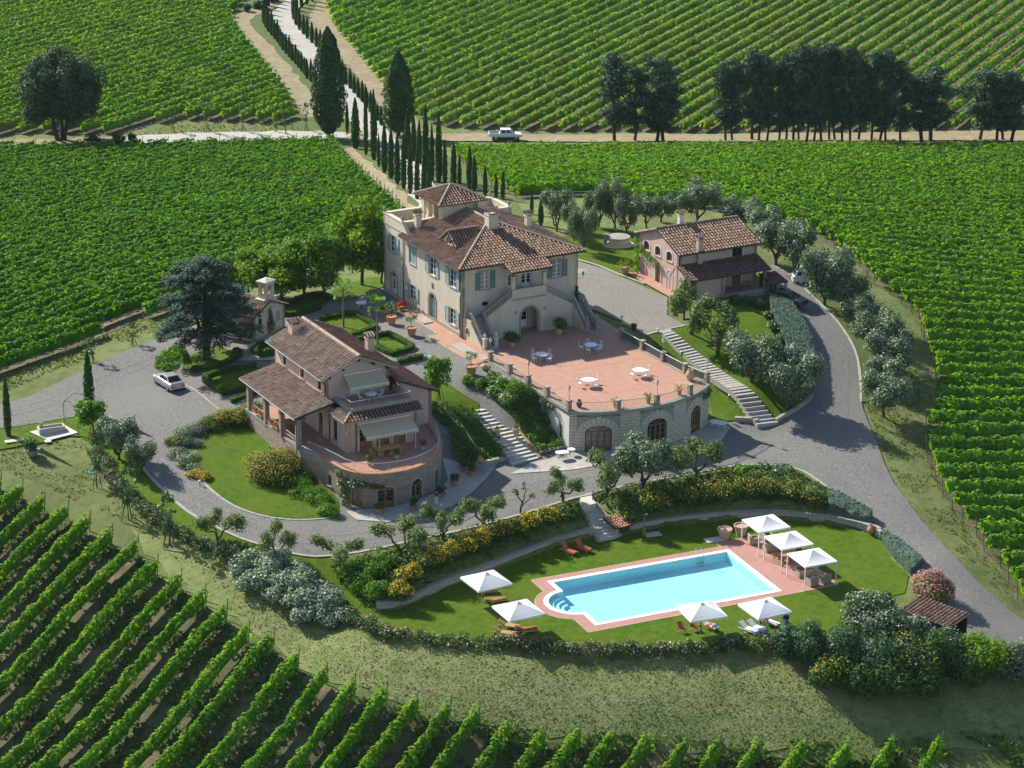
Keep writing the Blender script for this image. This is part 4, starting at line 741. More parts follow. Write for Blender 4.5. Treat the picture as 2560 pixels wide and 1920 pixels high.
def palm_proto(seed, H=4.3):
 random.seed(seed); b = MB(); b.pipe([(0, 0, -.2), (.03, .02, H*.5), (0, 0, H)], .14, 8, .12); c = MB()
 for i in range(30):
  a = random.uniform(0, 6.283); el = random.uniform(-.7, 1.2); L = random.uniform(.75, 1.1); d = np.array([math.cos(a)*math.cos(el), math.sin(a)*math.cos(el), math.sin(el)]); p = np.array([0, 0, H])+d*L; s = np.array([-math.sin(a), math.cos(a), 0]); u2 = np.cross(d, s)
  c.tube((0, 0, H-.05), tuple(p), .012, .01, 3)
  for j in range(9):
   an = (j-4)*.3; e = d*math.cos(an)+s*math.sin(an); e = e*.62+np.array([0, 0, -.12*abs(j-4)/4]); w = np.cross(e, u2); w = w/np.linalg.norm(w)*.05
   c.add([tuple(p-w*.3), tuple(p+e*.55+w), tuple(p+e), tuple(p+e*.55-w)], [(0, 1, 2, 3)], random.random())
 t = thing('palm_tree', 'palm', 'palm', (0, 0, -500)); b.build('trunk', 'pale_bark', t); c.build('crown', 'bright_leaf', t); return t
PALM = palm_proto(3)
plant(PALM, 944, 872, 'fan palm with a tall bare trunk behind the right chimney of the pink house', None, None, 748, 46, (5.1, 2.6))
plant(PALM, 859, 822, 'fan palm in the shade of the far box-edged bed', None, None, 706, 52, (5.1, 2.6))
# ================================================================= BUILDINGS
class Path:
 """a wall line seen from outside, running left to right; maps (s along, d outward, z up)"""
 def __init__(s, pts):
  s.P = np.array(pts, float); d = np.diff(s.P, axis=0); s.L = np.linalg.norm(d, axis=1); s.S = np.append(0, np.cumsum(s.L)); t = d/s.L[:, None]
  n = np.stack([t[:, 1], -t[:, 0]], 1); s.N = np.zeros_like(s.P); s.N[0] = n[0]; s.N[-1] = n[-1]
  for i in range(1, len(s.P)-1): m = n[i-1]+n[i]; m = m/np.linalg.norm(m); s.N[i] = m/max(.3, m@n[i])
 def __call__(s, a, d, z):
  i = int(np.clip(np.searchsorted(s.S, a)-1, 0, len(s.L)-1)); k = (a-s.S[i])/s.L[i]
  p = s.P[i]+(s.P[i+1]-s.P[i])*k+(s.N[i]+(s.N[i+1]-s.N[i])*k)*d; return (p[0], p[1], z)
 @property
 def len(s): return s.S[-1]
class Op:
 """opening: x0..x1, z0..z1 (springing), rise of the arch"""
 def __init__(s, x0, x1, z0, z1, rise=0.0): s.x0, s.x1, s.z0, s.z1, s.r = x0, x1, z0, z1, rise
 def top(s, x):
  if s.r <= 0: return s.z1
  k = min(1, abs((x-(s.x0+s.x1)/2)/((s.x1-s.x0)/2))); return s.z1+s.r*math.sqrt(max(0, 1-k*k))
def wall_mesh(b, path, z0, z1, ops=(), thick=.3, d=0.0, skip=None):
 """wall with real openings; z1 a number or a function of s"""
 T = z1 if callable(z1) else (lambda x: z1); Bf = z0 if callable(z0) else (lambda x: z0)
 xs = set([0.0, path.len]+[float(q) for q in path.S])
 for o in ops:
  xs |= {o.x0, o.x1}
  if o.r > 0: xs |= {o.x0+(o.x1-o.x0)*(.5-.5*math.cos(math.pi*i/10)) for i in range(1, 10)}
 if callable(z1): xs |= set(getattr(z1, 'brk', []))
 xs = sorted(x for x in xs if -1e-6 <= x <= path.len+1e-6)
 for a, c in zip(xs[:-1], xs[1:]):
  if c-a < 1e-4: continue
  m = (a+c)/2; act = sorted([o for o in ops if o.x0 < m < o.x1], key=lambda o: o.z0); lo = (Bf(a+1e-5), Bf(c-1e-5))
  segs = []
  for o in act: segs.append((lo, (o.z0, o.z0))); lo = (o.top(a), o.top(c))
  segs.append((lo, (T(a+1e-5), T(c-1e-5))))
  for l, h in segs:
   if max(h[0]-l[0], h[1]-l[1]) < 1e-3: continue
   b.hexa([path(a, d, l[0]), path(c, d, l[1]), path(c, d-thick, l[1]), path(a, d-thick, l[0]), path(a, d, h[0]), path(c, d, h[1]), path(c, d-thick, h[1]), path(a, d-thick, h[0])])
def add_wallco(o, path=None):
 """coordinates along and up the wall for the masonry texture"""
 me = o.data; n = len(me.vertices); a = me.attributes.new('wallco', 'FLOAT_VECTOR', 'POINT'); co = np.zeros(n*3); me.vertices.foreach_get('co', co); co = co.reshape(-1, 3); out = np.zeros((n, 3))
 if path is None: out[:, 0] = co[:, 0]+co[:, 1]
 else:
  for i, p in enumerate(co):
   D = []
   for k in range(len(path.L)):
    e = path.P[k+1]-path.P[k]; t = np.clip(((p[:2]-path.P[k])@e)/(e@e), 0, 1); D.append((np.linalg.norm(p[:2]-path.P[k]-e*t), path.S[k]+t*path.L[k]))
   out[i, 0] = min(D)[1]
 out[:, 1] = co[:, 2]; a.data.foreach_set('vector', out.ravel())
def sbox(b, path, s0, s1, d0, d1, z0, z1, tint=None, n=1):
 for i in range(n):
  a, c = s0+(s1-s0)*i/n, s0+(s1-s0)*(i+1)/n
  b.hexa([path(a, d1, z0), path(c, d1, z0), path(c, d0, z0), path(a, d0, z0), path(a, d1, z1), path(c, d1, z1), path(c, d0, z1), path(a, d0, z1)], tint)
def arc_band(b, path, o, d0, d1, w, n=10, tint=None):
 """moulding round the head of an arch"""
 xm, hw = (o.x0+o.x1)/2, (o.x1-o.x0)/2
 for i in range(n):
  t0, t1 = math.pi*i/n, math.pi*(i+1)/n; P = []
  for t in (t0, t1):
   P.append(((xm-hw*math.cos(t)), o.z1+o.r*math.sin(t))); P.append(((xm-(hw+w)*math.cos(t)), o.z1+(o.r+w)*math.sin(t)))
  (a, b_, c, e) = P
  b.add([path(a[0], d1, a[1]), path(c[0], d1, c[1]), path(e[0], d1, e[1]), path(b_[0], d1, b_[1]), path(a[0], d0, a[1]), path(c[0], d0, c[1]), path(e[0], d0, e[1]), path(b_[0], d0, b_[1])],
    [(0,1,2,3),(7,6,5,4),(0,4,5,1),(2,6,7,3),(1,5,6,2),(0,3,7,4)], tint)
def glass_fill(b, path, o, d, n=10, z0=None):
 z0 = o.z0 if z0 is None else z0; xs = [o.x0+(o.x1-o.x0)*i/n for i in range(n+1)] if o.r > 0 else [o.x0, o.x1]
 for a, c in zip(xs[:-1], xs[1:]):
  b.hexa([path(a, d, z0), path(c, d, z0), path(c, d-.03, z0), path(a, d-.03, z0), path(a, d, max(o.top(a), z0+.01)), path(c, d, max(o.top(c), z0+.01)), path(c, d-.03, max(o.top(c), z0+.01)), path(a, d-.03, max(o.top(a), z0+.01))])
def window(root, path, o, name='window', frame='white_paint', glass='dark_glass', shutter=None, closed=False, sill='kerb_stone', surround=None, hood=False, mull=2, rows=3, depth=.16, fw=.07, swing=.05):
 f = MB(); W = o.x1-o.x0; H = o.z1+o.r-o.z0
 for a, c in ((o.x0, o.x0+fw), (o.x1-fw, o.x1)): sbox(f, path, a, c, -depth-.06, -depth+.03, o.z0, o.z1)
 sbox(f, path, o.x0+fw, o.x1-fw, -depth-.06, -depth+.03, o.z0, o.z0+fw)
 if o.r <= 0: sbox(f, path, o.x0+fw, o.x1-fw, -depth-.06, -depth+.03, o.z1-fw, o.z1)
 for i in range(1, mull):
  x = o.x0+W*i/mull; sbox(f, path, x-.045, x+.045, -depth-.04, -depth+.035, o.z0+fw, o.top(x)-.02)
 for j in range(1, rows):
  z = o.z0+(o.z1-o.z0)*j/rows; sbox(f, path, o.x0+fw, o.x1-fw, -depth-.03, -depth+.022, z-.02, z+.02)
 fr = f.build(name, frame, root); g = MB(); glass_fill(g, path, o, -depth-.005); g.build('pane', glass, fr)
 if sill: s = MB(); sbox(s, path, o.x0-.12, o.x1+.12, -.1, .1, o.z0-.1, o.z0-.002); s.build('sill', sill, fr)
 if surround:
  s = MB(); w = .14
  sbox(s, path, o.x0-w, o.x0, -.02, .035, o.z0, o.z1); sbox(s, path, o.x1, o.x1+w, -.02, .035, o.z0, o.z1)
  if o.r > 0: arc_band(s, path, o, -.02, .035, w)
  else: sbox(s, path, o.x0-w, o.x1+w, -.02, .035, o.z1, o.z1+w)
  s.build('surround', surround, fr)
 if hood:
  s = MB(); sbox(s, path, o.x0-.42, o.x1+.42, 0, .2, o.z1+.42, o.z1+.54)
  for x in (o.x0-.3, o.x1+.16): sbox(s, path, x, x+.14, 0, .13, o.z1+.1, o.z1+.42)
  s.build('hood_mould', 'stone_trim', fr)
 if shutter:
  for sd in (0, 1):
   s = MB(); w = W/2
   if closed: a = o.x0+.01+sd*w; c = a+w-.02; dd = -.07
   else: a = o.x0-w-.02 if sd == 0 else o.x1+.02; c = a+w; dd = swing
   z0, z1 = o.z0+.02, o.z1-.02
   for q in ((a, a+.07), (c-.07, c)): sbox(s, path, q[0], q[1], dd-.02, dd+.03, z0, z1)
   for q in ((z0, z0+.09), (z1-.09, z1), ((z0+z1)/2-.05, (z0+z1)/2+.05)): sbox(s, path, a+.07, c-.07, dd-.018, dd+.028, q[0], q[1])
   k = 9
   for i in range(k):
    z = z0+.09+(z1-z0-.2)*i/k; h = (z1-z0-.2)/k
    s.add([path(a+.07, dd+.016, z), path(c-.07, dd+.016, z), path(c-.07, dd-.01, z+h*.95), path(a+.07, dd-.01, z+h*.95)], [(0, 1, 2, 3)])
   s.build('shutter', shutter, fr)
 return fr
def door(root, path, o, leaf='oak_joinery', glass=None, leaves_n=2, name='door', surround=None, depth=.2, rail=.38, sw=.22):
 f = MB(); W = o.x1-o.x0
 w = W/leaves_n
 for i in range(leaves_n):
  a, c = o.x0+w*i+.01, o.x0+w*(i+1)-.01
  for q in ((a, a+.09), (c-.09, c)): sbox(f, path, q[0], q[1], -depth-.05, -depth+.03, o.z0+.02, o.z1)
  if glass:
   sbox(f, path, a+.09, c-.09, -depth-.05, -depth+.025, o.z0+.02, o.z0+(o.z1-o.z0)*rail); sbox(f, path, a+.09, c-.09, -depth-.05, -depth+.025, o.z1-.1, o.z1)
   for j in (1, 2): z = o.z0+(o.z1-o.z0)*(rail+(1-rail)*j/3); sbox(f, path, a+.09, c-.09, -depth-.03, -depth+.015, z-.02, z+.02)
  else:
   for z0, z1 in ((o.z0+.02, o.z0+(o.z1-o.z0)*.48), (o.z0+(o.z1-o.z0)*.54, o.z1)): sbox(f, path, a+.09, c-.09, -depth-.05, -depth-.01, z0, z1)
   sbox(f, path, a+.09, c-.09, -depth-.05, -depth+.025, o.z0+(o.z1-o.z0)*.48, o.z0+(o.z1-o.z0)*.54)
 if o.r > 0:
  xm = (o.x0+o.x1)/2; sbox(f, path, o.x0+.01, o.x1-.01, -depth-.05, -depth+.035, o.z1, o.z1+.1)
  for t in ((.5,) if W < 1.6 else (.25, .5, .75)):
   t = t*math.pi; x = xm-W/2*math.cos(t); z = o.z1+o.r*math.sin(t); k = 5
   for i in range(k):
    u0, u1 = i/k, (i+1)/k
    sbox(f, path, xm+(x-xm)*u0-.025, xm+(x-xm)*u1+.025, -depth-.03, -depth+.02, o.z1+.1+(z-o.z1-.1)*u0, o.z1+.1+(z-o.z1-.1)*u1+.03)
 fr = f.build(name, leaf, root)
 if glass or o.r > 0: g = MB(); glass_fill(g, path, o, -depth-.01, z0=None if glass else o.z1); g.build('pane', glass or 'dark_glass', fr)
 if surround:
  s = MB(); w = sw
  sbox(s, path, o.x0-w, o.x0, -.02, .06, o.z0, o.z1); sbox(s, path, o.x1, o.x1+w, -.02, .06, o.z0, o.z1)
  if o.r > 0: arc_band(s, path, o, -.02, .06, w)
  else: sbox(s, path, o.x0-w, o.x1+w, -.02, .06, o.z1, o.z1+w)
  s.build('surround', surround, fr)
 k = MB(); xm = (o.x0+o.x1)/2; sbox(k, path, xm+.05, xm+.09, -depth+.03, -depth+.09, o.z0+1.0, o.z0+1.14); k.build('handle', 'dark_iron', fr)
 return fr
def tile_plane(b, bed, A, eave, up, poly, pitch=.36, length=.46, lift=.05, rag=.03):
 """cover tiles over a roof slope: A corner, eave and up unit vectors (3D), poly in (along, up) metres"""
 A, eave, up = np.array(A, float), np.array(eave, float), np.array(up, float); n = np.cross(eave, up); n = n if n[2] > 0 else -n
 P = np.array(poly, float); bed.add([tuple(A+eave*q[0]+up*q[1]) for q in P]+[tuple(A+eave*q[0]+up*q[1]-n*.12) for q in P], [tuple(range(len(P))), tuple(range(2*len(P)-1, len(P)-1, -1))]+[(i, len(P)+i, len(P)+(i+1) % len(P), (i+1) % len(P)) for i in range(len(P))])
 r0 = pitch*.28
 for x in np.arange(P[:, 0].min()+pitch*.5, P[:, 0].max(), pitch):
  iv = clip_line(P, np.array([x, 0.]), np.array([0., 1.]))
  for t0, t1 in iv:
   y = t0-.06
   while y < t1-.1:
    y1 = min(y+length*1.12, t1+.02); ra = r0*random.uniform(.95, 1.1); rb = ra*.8; dx = random.uniform(-.02, .02); lf = lift+random.uniform(-.012, .012); vs = []
    for yy, r, hh in ((y, ra, lf+.03), (y1, rb, lf-.015)):
     for k in range(5):
      t = math.pi*k/4; vs.append(tuple(A+eave*(x+dx+r*math.cos(t))+up*yy+n*(hh-.05+r*1.3*math.sin(t))))
    tt = min(1, max(0, random.gauss(.56, .17)))
    b.add(vs, [(k, k+1, k+6, k+5) for k in range(4)]+[(4, 3, 2, 1, 0)], tt); y += length
def ridge_line(b, p, q, r=.15, step=.42, rise=.05):
 p, q = np.array(p, float), np.array(q, float); L = np.linalg.norm(q-p); d = (q-p)/L; s = unit(np.cross(d, [0, 0, 1])[None])[0]; u = np.cross(s, d)
 for i in range(int(L/step)):
  a, c = p+d*i*step, p+d*(i*step+step*1.1); vs = []
  for o, rr in ((a, r*random.uniform(1, 1.12)), (c, r*.88)):
   for k in range(6): t = math.pi*(k/5*1.1-.05); vs.append(tuple(o+s*rr*math.cos(t)+u*(rise+rr*math.sin(t)*.9)))
  b.add(vs, [(k, k+1, k+7, k+6) for k in range(5)]+[(5, 4, 3, 2, 1, 0)], random.uniform(.1, .9))
def slope(z_e, z_r, run): v = np.array([run, z_r-z_e]); L = np.linalg.norm(v); return v/L, L
def gutter(b, pts, r=.07):
 b.pipe([tuple(p) for p in pts], r, 6)
def chimney(root, x, y, z0, z1, w, d, mat, hat='roof_tiles', cap=.5):
 b = MB(); b.box(x-w/2, x+w/2, y-d/2, y+d/2, z0, z1); b.box(x-w/2-.07, x+w/2+.07, y-d/2-.07, y+d/2+.07, z1, z1+.1); c = b.build('chimney', mat, root)
 k = MB()
 for sx in (-1, 1):
  for sy in (-1, 1): k.box(x+sx*(w/2-.06)-.06, x+sx*(w/2-.06)+.06, y+sy*(d/2-.06)-.06, y+sy*(d/2-.06)+.06, z1+.1, z1+.1+cap*.6)
 k.build('flue_pillars', mat, c); h = MB(); bd = MB(); o = .16
 for s in (-1, 1):
  hw = w/2+o; zt = z1+.1+cap*.6; bd.add([(x-hw, y+s*(d/2+o), zt), (x+hw, y+s*(d/2+o), zt), (x+hw, y, zt+.28), (x-hw, y, zt+.28), (x-hw, y, zt-.02), (x+hw, y, zt-.02)], [(0, 1, 2, 3), (0, 4, 5, 1), (0, 3, 4), (1, 5, 2)])
  n = max(3, int(2*hw/.24))
  for i in range(n):
   xx = x-hw+(i+.5)*2*hw/n; h.tube((xx, y+s*(d/2+o+.02), zt), (xx, y, zt+.28), .085, .08, 6, random.random())
 bd.build('cap_bed', 'roof_bed', c); h.build('cap_tiles', hat, c)
def baluster_mb():
 b = MB(); b.lathe([(.075, 0), (.075, .06), (.045, .1), (.085, .3), (.05, .52), (.07, .58), (.07, .64)], 8); return b
def finial(b, c, s=1.0):
 b.lathe([(.02*s, 0), (.14*s, .02*s), (.07*s, .1*s), (.10*s, .16*s), (.19*s, .3*s), (.17*s, .42*s), (.08*s, .52*s), (.02*s, .6*s)], 9, c)
def lamp(loc, label, group='globe lamps on the terrace piers', h=.95, az=0):
 t = thing('terrace_lamp', label, 'lamp', loc, az, group)
 b = MB(); b.lathe([(.10, 0), (.07, .08), (.03, .12), (.025, h-.02)], 7); b.lathe([(.03, h-.04), (.11, h), (.11, h+.02)], 7); b.build('post', 'grey_iron', t)
 g = MB(); g.lathe([(.08, h+.02), (.15, h+.2), (.15, h+.3), (.1, h+.36)], 8); g.build('lantern_glass', 'lamp_glass', t)
 c = MB(); c.lathe([(.17, h+.34), (.06, h+.47), (.02, h+.55)], 8); c.build('lantern_cap', 'grey_iron', t); return t
# ================================================================= the villa
villa = thing('villa', 'large cream two-storey villa with hipped tile roof, sage shutters and double outside stair', 'villa', VF(0, 0), VF.az)
random.seed(101)
W_, Y1, Y2, HW = 13.9, 13.5, 18.1, 7.62
pl = Path([(0, Y2), (0, 0)]); pf = Path([(0, 0), (W_, 0)]); pr = Path([(W_, 0), (W_, Y1)]); pb = Path([(13.3, Y2), (0, Y2)]); pr2 = Path([(13.3, Y1), (13.3, Y2)])
S = lambda y: Y2-y     # along the left wall
opL = [Op(S(16.55), S(15.1), 5.0, 6.9), Op(S(11.9), S(10.4), 5.0, 6.85), Op(S(7.3), S(5.8), 5.05, 6.9), Op(S(2.7), S(1.2), 5.05, 6.9), Op(S(12.0), S(10.5), .95, 2.6), Op(S(2.75), S(1.25), .95, 2.65),
  Op(S(7.35), S(5.85), .05, 2.3, .72), Op(S(16.3), S(14.95), .05, 2.1, .65)]
opF = [Op(2.2, 3.35, 4.95, 6.9), Op(10.75, 11.95, 5.0, 6.9), Op(5.5, 6.6, 4.2, 6.1, .4), Op(7.1, 8.3, 4.2, 6.1, .4), Op(6.3, 7.9, .05, 2.2, .8)]
b = MB(); topL = lambda x: 8.9 if x < S(Y1)+1e-3 else HW
topL.brk = [S(Y1)]
wall_mesh(b, pl, -.8, topL, opL, .4)
bf = MB(); wall_mesh(b, pf, -.6, HW, opF, .4); wall_mesh(b, pr, -.6, HW, (), .4); wall_mesh(b, pb, -.6, 8.9, (), .4); wall_mesh(b, pr2, -.6, 8.9, (), .4)
pw = Path([(.4, Y1), (13.3, Y1)]); wall_mesh(b, pw, 7.6, 8.9, (), .35); b.box(.4, 13.2, 13.9, 17.7, 7.4, 7.75)
b.build('wall', 'cream_plaster', villa)
b = MB()                                       # plinth, corner strips, string course, parapet coping
for p, L in ((pl, Y2), (pf, 5.0)): sbox(b, p, 0.005, L-.01, 0, .045, -.7, .42)
sbox(b, pl, 0, S(Y1), 0, .05, 7.78, 7.9); b.build('plinth_and_band', 'stone_trim', villa)
b = MB()
for p in (Path([(-.06, Y2+.06), (-.06, Y1-.06)]), Path([(13.36, Y1-.05), (13.36, Y2+.06)])): sbox(b, p, 0, p.len, -.5, 0, 8.9, 9.0)
b.box(.44, 12.86, 17.65, 18.16, 8.9, 9.0); b.box(.44, 12.86, 13.44, 13.9, 8.9, 9.0); b.build('parapet_coping', 'ashlar_cream', villa)
for i, o in enumerate(opL[:6]): window(villa, pl, o, shutter='sage_shutter', closed=(i == 1), hood=(i in (1, 2, 3)), surround='stone_trim', glass='dark_glass')
for o, gl in zip(opF[:2], ('curtain_glass', 'curtain_glass')): window(villa, pf, o, shutter='green_shutter', hood=True, surround='stone_trim', glass=gl, rows=4)
door(villa, pl, opL[6], 'grey_stone' if False else 'sage_shutter', None, 2, surround='stone_trim'); door(villa, pl, opL[7], 'white_paint', 'dark_glass', 2, surround='stone_trim')
door(villa, pf, opF[2], 'white_paint', 'dark_glass', 2, name='french_door'); door(villa, pf, opF[3], 'white_paint', 'dark_glass', 2, name='french_door'); door(villa, pf, opF[4], 'white_paint', 'dark_glass', 2)
b = MB(); sbox(b, pl, S(6.75), S(6.4), 0, .06, 3.65, 4.25); sbox(b, pl, S(6.7), S(6.45), .06, .1, 3.75, 4.15); b.build('wall_shrine', 'stone_trim', villa)
b = MB(); pv = Path([(2.45, -.03), (3.05, -.03)])
vs = [(2.75+.38*math.cos(t), -.03, 3.4+.24*math.sin(t)) for t in np.linspace(0, 6.283, 14)[:-1]]; b.add(vs, [tuple(range(13))]); b.build('oval_window', 'dark_glass', villa)
b = MB()
for i in range(13):
 t0, t1 = 6.283*i/13, 6.283*(i+1)/13; b.tube((2.75+.42*math.cos(t0), -.02, 3.4+.28*math.sin(t0)), (2.75+.42*math.cos(t1), -.02, 3.4+.28*math.sin(t1)), .05, .05, 5)
b.build('oval_surround', 'pale_stone', villa)
ZE, ZR, ov = 7.66, 10.05, .55
ap = 6.95; apx = (ap, ap, ZR); bkx = (ap, Y1, ZR)
v2, Ls = slope(ZE, ZR, ap+ov); tb = MB(); bd = MB(); c_, s_ = v2
tile_plane(tb, bd, (-ov, -ov, ZE), (1, 0, 0), (0, c_, s_), [(0, 0), (W_+2*ov, 0), (ap+ov, Ls)])
tile_plane(tb, bd, (-ov, -ov, ZE), (0, 1, 0), (c_, 0, s_), [(0, 0), (Y1+ov, 0), (Y1+ov, Ls), (ap+ov, Ls)])
tile_plane(tb, bd, (W_+ov, -ov, ZE), (0, 1, 0), (-c_, 0, s_), [(0, 0), (Y1+ov, 0), (Y1+ov, Ls), (ap+ov, Ls)])
k = 1.75; zz = ZE-k*s_/c_; x0, x1 = 4.55, 9.5
tile_plane(tb, bd, (x0, -ov-k, zz), (1, 0, 0), (0, c_, s_), [(0, 0), (x1-x0, 0), (x1-x0, k/c_), (0, k/c_)])
for xs, sg in ((x0, 1), (x1, -1)):
 b3 = np.array([xs, -ov-k, zz])
tb.build('roof_tiles', 'roof_tiles', villa, 'stuff'); bd.build('roof', 'roof_bed', villa)
b = MB(); ridge_line(b, (-ov, -ov, ZE), apx); ridge_line(b, (W_+ov, -ov, ZE), apx); ridge_line(b, apx, bkx); b.build('ridge_tiles', 'ridge_tiles', villa, 'stuff')
b = MB(); g = ov+.06
gutter(b, [(-g, Y1-.1, ZE-.1), (-g, -g, ZE-.1), (x0, -g, ZE-.1)]); gutter(b, [(x1, -g, ZE-.1), (W_+g, -g, ZE-.1), (W_+g, Y1, ZE-.1)]); gutter(b, [(x0, -ov-k-.06, zz-.1), (x1, -ov-k-.06, zz-.1)])
for x, y in ((-.08, Y1-.25), (-.08, .12)): b.pipe([(-g, y, ZE-.12), (x, y, ZE-.5), (x, y, .1)], .055, 6)
b.pipe([(x0+.2, -ov-k, zz-.1), (x0+.5, -1.9, zz-.6)], .05, 6); b.build('gutter', 'gutter_copper', villa)
b = MB(); zt = lambda x: ZE+(x+ov)*s_/c_
dx0, dx1, dy0, dy1 = 1.6, 5.4, 4.3, 7.3; dm = (dy0+dy1)/2; zf_ = zt(dx0); ze_ = zf_+.45; zr_ = zf_+1.55
b.prism([(dx0, dy0), (dx0+.12, dy0), (dx0+.12, dm), (dx0, dm)], zf_-.1, [ze_, ze_, zr_, zr_]); b.prism([(dx0, dm), (dx0+.12, dm), (dx0+.12, dy1), (dx0, dy1)], zf_-.1, [zr_, zr_, ze_, ze_])
for y in (dy0, dy1-.1): b.box(dx0+.12, dx1-1.4, y, y+.1, zf_-.1, ze_)
dmr = b.build('dormer', 'cream_plaster', villa); tb = MB(); bd = MB(); vv = np.array([dm-dy0+.25, (zr_-ze_)*(dm-dy0+.25)/(dm-dy0)]); Ld = np.linalg.norm(vv); vv = vv/Ld; zl = zr_-Ld*vv[1]
for yy, sg in ((dy0-.25, 1), (dy1+.25, -1)):
 tile_plane(tb, bd, (dx0-.3, yy, zl), (1, 0, 0), (0, sg*vv[0], vv[1]), [(0, 0), (2.2, 0), (3.9, Ld), (0, Ld)], .34)
tb.build('dormer_tiles', 'roof_tiles', dmr, 'stuff'); bd.build('dormer_roof', 'roof_bed', dmr)
b = MB(); ridge_line(b, (dx0-.3, dm, zr_), (dx0+3.7, dm, zr_), .13); b.build('dormer_ridge', 'ridge_tiles', dmr, 'stuff')
pd = Path([(dx0, dy1), (dx0, dy0)]); b = MB(); o = Op(1.05, 1.95, zf_+.15, zf_+.55, .35); arc_band(b, pd, o, 0, .05, .08); sbox(b, pd, 1.0, 2.0, 0, .05, zf_+.08, zf_+.15); sbox(b, pd, 1.46, 1.54, 0, .04, zf_+.15, zf_+.9); b.build('dormer_window_frame', 'white_paint', dmr)
b = MB(); glass_fill(b, pd, o, .02); b.build('dormer_pane', 'dark_glass', dmr)
chimney(villa, 6.6, 5.7, 8.9, 11.0, 1.15, .95, 'cream_plaster', 'dark_tiles', .7); chimney(villa, 1.5, 12.9, 7.9, 9.7, .62, .62, 'cream_plaster', 'dark_tiles'); chimney(villa, 12.1, 7.6, 8.2, 9.6, .62, .62, 'cream_plaster', 'dark_tiles')
TX0, TX1, TY0, TY1, TZ = 3.95, 8.35, 12.0, 16.4, 10.95
pt = Path([(TX0, TY0), (TX1, TY0)]); b = MB(); wall_mesh(b, pt, 7.7, TZ, (), .25); ptr = Path([(TX1, TY0), (TX1, TY1)]); wall_mesh(b, ptr, 7.7, TZ, (), .25)
for x, y in ((TX0, TY0), (TX0, TY0+1.5), (TX0, TY0+2.85), (TX0, TY1-.45)): b.box(x-.02, x+.42, y+.27, y+.7, 7.75, TZ)
b.box(TX0, TX0+.35, TY0+.25, TY1, TZ-.3, TZ-.02); b.box(TX0, TX1-.25, TY1-.3, TY1, TZ-.3, TZ-.03); b.box(TX0+.05, TX0+.3, TY0+.7, TY1-.3, 7.75, 8.75)
tw = b.build('belvedere', 'cream_plaster', villa)
b = MB()
for x in (5.0, 6.5):
 sbox(b, pt, x-TX0, x-TX0+.9, 0, .035, TZ-.5, TZ-.44)
b.build('belvedere_trim', 'stone_trim', tw)
b = MB()
for q, r in (((7.3, TY0-.14, 9.6), .45),):
 b.lathe([(.02, -.06), (r*.6, -.02), (r, .06)], 14);
b.v = [(7.3+x, TY0-.22-z*.9+.05*y, 9.55+y) for x, y, z in b.v]; b.build('satellite_dish', 'white_iron', tw)
b = MB()
for x in (7.75, 8.0, 8.2): b.tube((x, TY0-.05, 9.0), (x, TY0-.05, 11.6 if x == 8.0 else 10.4), .02, .02, 4)
for z in (9.9, 10.1, 10.3): b.tube((7.7, TY0-.08, z), (8.3, TY0-.08, z), .012, .012, 4)
b.build('aerial', 'dark_iron', tw)
to = .75; tw_ = (TX1-TX0)/2+to; tm = ((TX0+TX1)/2, (TY0+TY1)/2); vt, Lt = slope(TZ-.05, TZ+1.35, tw_); tb = MB(); bd = MB()
for A, e, u in (((TX0-to, TY0-to), (1, 0), (0, 1)), ((TX0-to, TY0-to), (0, 1), (1, 0)), ((TX1+to, TY0-to), (0, 1), (-1, 0)), ((TX0-to, TY1+to), (1, 0), (0, -1))):
 tile_plane(tb, bd, (A[0], A[1], TZ-.05), (e[0], e[1], 0), (u[0]*vt[0], u[1]*vt[0], vt[1]), [(0, 0), (2*tw_, 0), (tw_, Lt)], .34, .42)
tb.build('belvedere_tiles', 'roof_tiles', tw, 'stuff'); bd.build('belvedere_roof', 'roof_bed', tw); b = MB()
for A in ((TX0-to, TY0-to), (TX1+to, TY0-to), (TX0-to, TY1+to), (TX1+to, TY1+to)): ridge_line(b, (A[0], A[1], TZ-.05), (tm[0], tm[1], TZ+1.35), .13, .36)
b.build('belvedere_ridge', 'ridge_tiles', tw, 'stuff')
b = MB(); b.pipe([(tm[0], tm[1], TZ+1.3), (tm[0], tm[1], TZ+2.3)], .025, 5); b.tube((tm[0]-.35, tm[1], TZ+2.0), (tm[0]+.35, tm[1], TZ+2.0), .03, .03, 4); b.ball((tm[0], tm[1], TZ+1.75), .09); b.build('weather_vane', 'dark_iron', tw)
b = MB()
for x, y in ((.1, Y2-.1), (.1, Y1+.2), (13.1, Y2-.1), (13.1, Y1+.2)): finial(b, (x, y, 9.0), 1.15)
b.build('urn_finial', 'carved_stone', villa)
PZ, PX0, PX1, PY = 4.15, 5.0, 9.1, -1.8
lg = MB(); pp = Path([(PX0, PY), (PX1, PY)]); oa = Op(1.05, 3.15, 0.0, 1.75, 1.2)
wall_mesh(lg, pp, -.1, PZ-.02, [oa], .35); lg.box(PX0+.02, PX1-.02, PY+.35, -.01, PZ-.25, PZ); wall_mesh(lg, pp, PZ-.02, 5.0, (), .22)
for x in (PX0, PX1-.38): lg.box(x, x+.38, PY, PY+.4, 5.0, 6.45)
lg.box(PX0-.05, PX1+.05, PY-.02, PY+.42, 6.62, 6.95); lg.box(PX0-.05, PX0+.33, PY+.42, -.01, 6.62, 6.95); lg.box(PX1-.33, PX1+.05, PY+.42, -.01, 6.62, 6.95)
lgo = lg.build('loggia', 'cream_plaster', villa)
b = MB()
for x in (PX0-.1, PX1-.48): b.box(x, x+.58, PY-.1, PY+.5, 6.45, 6.6)
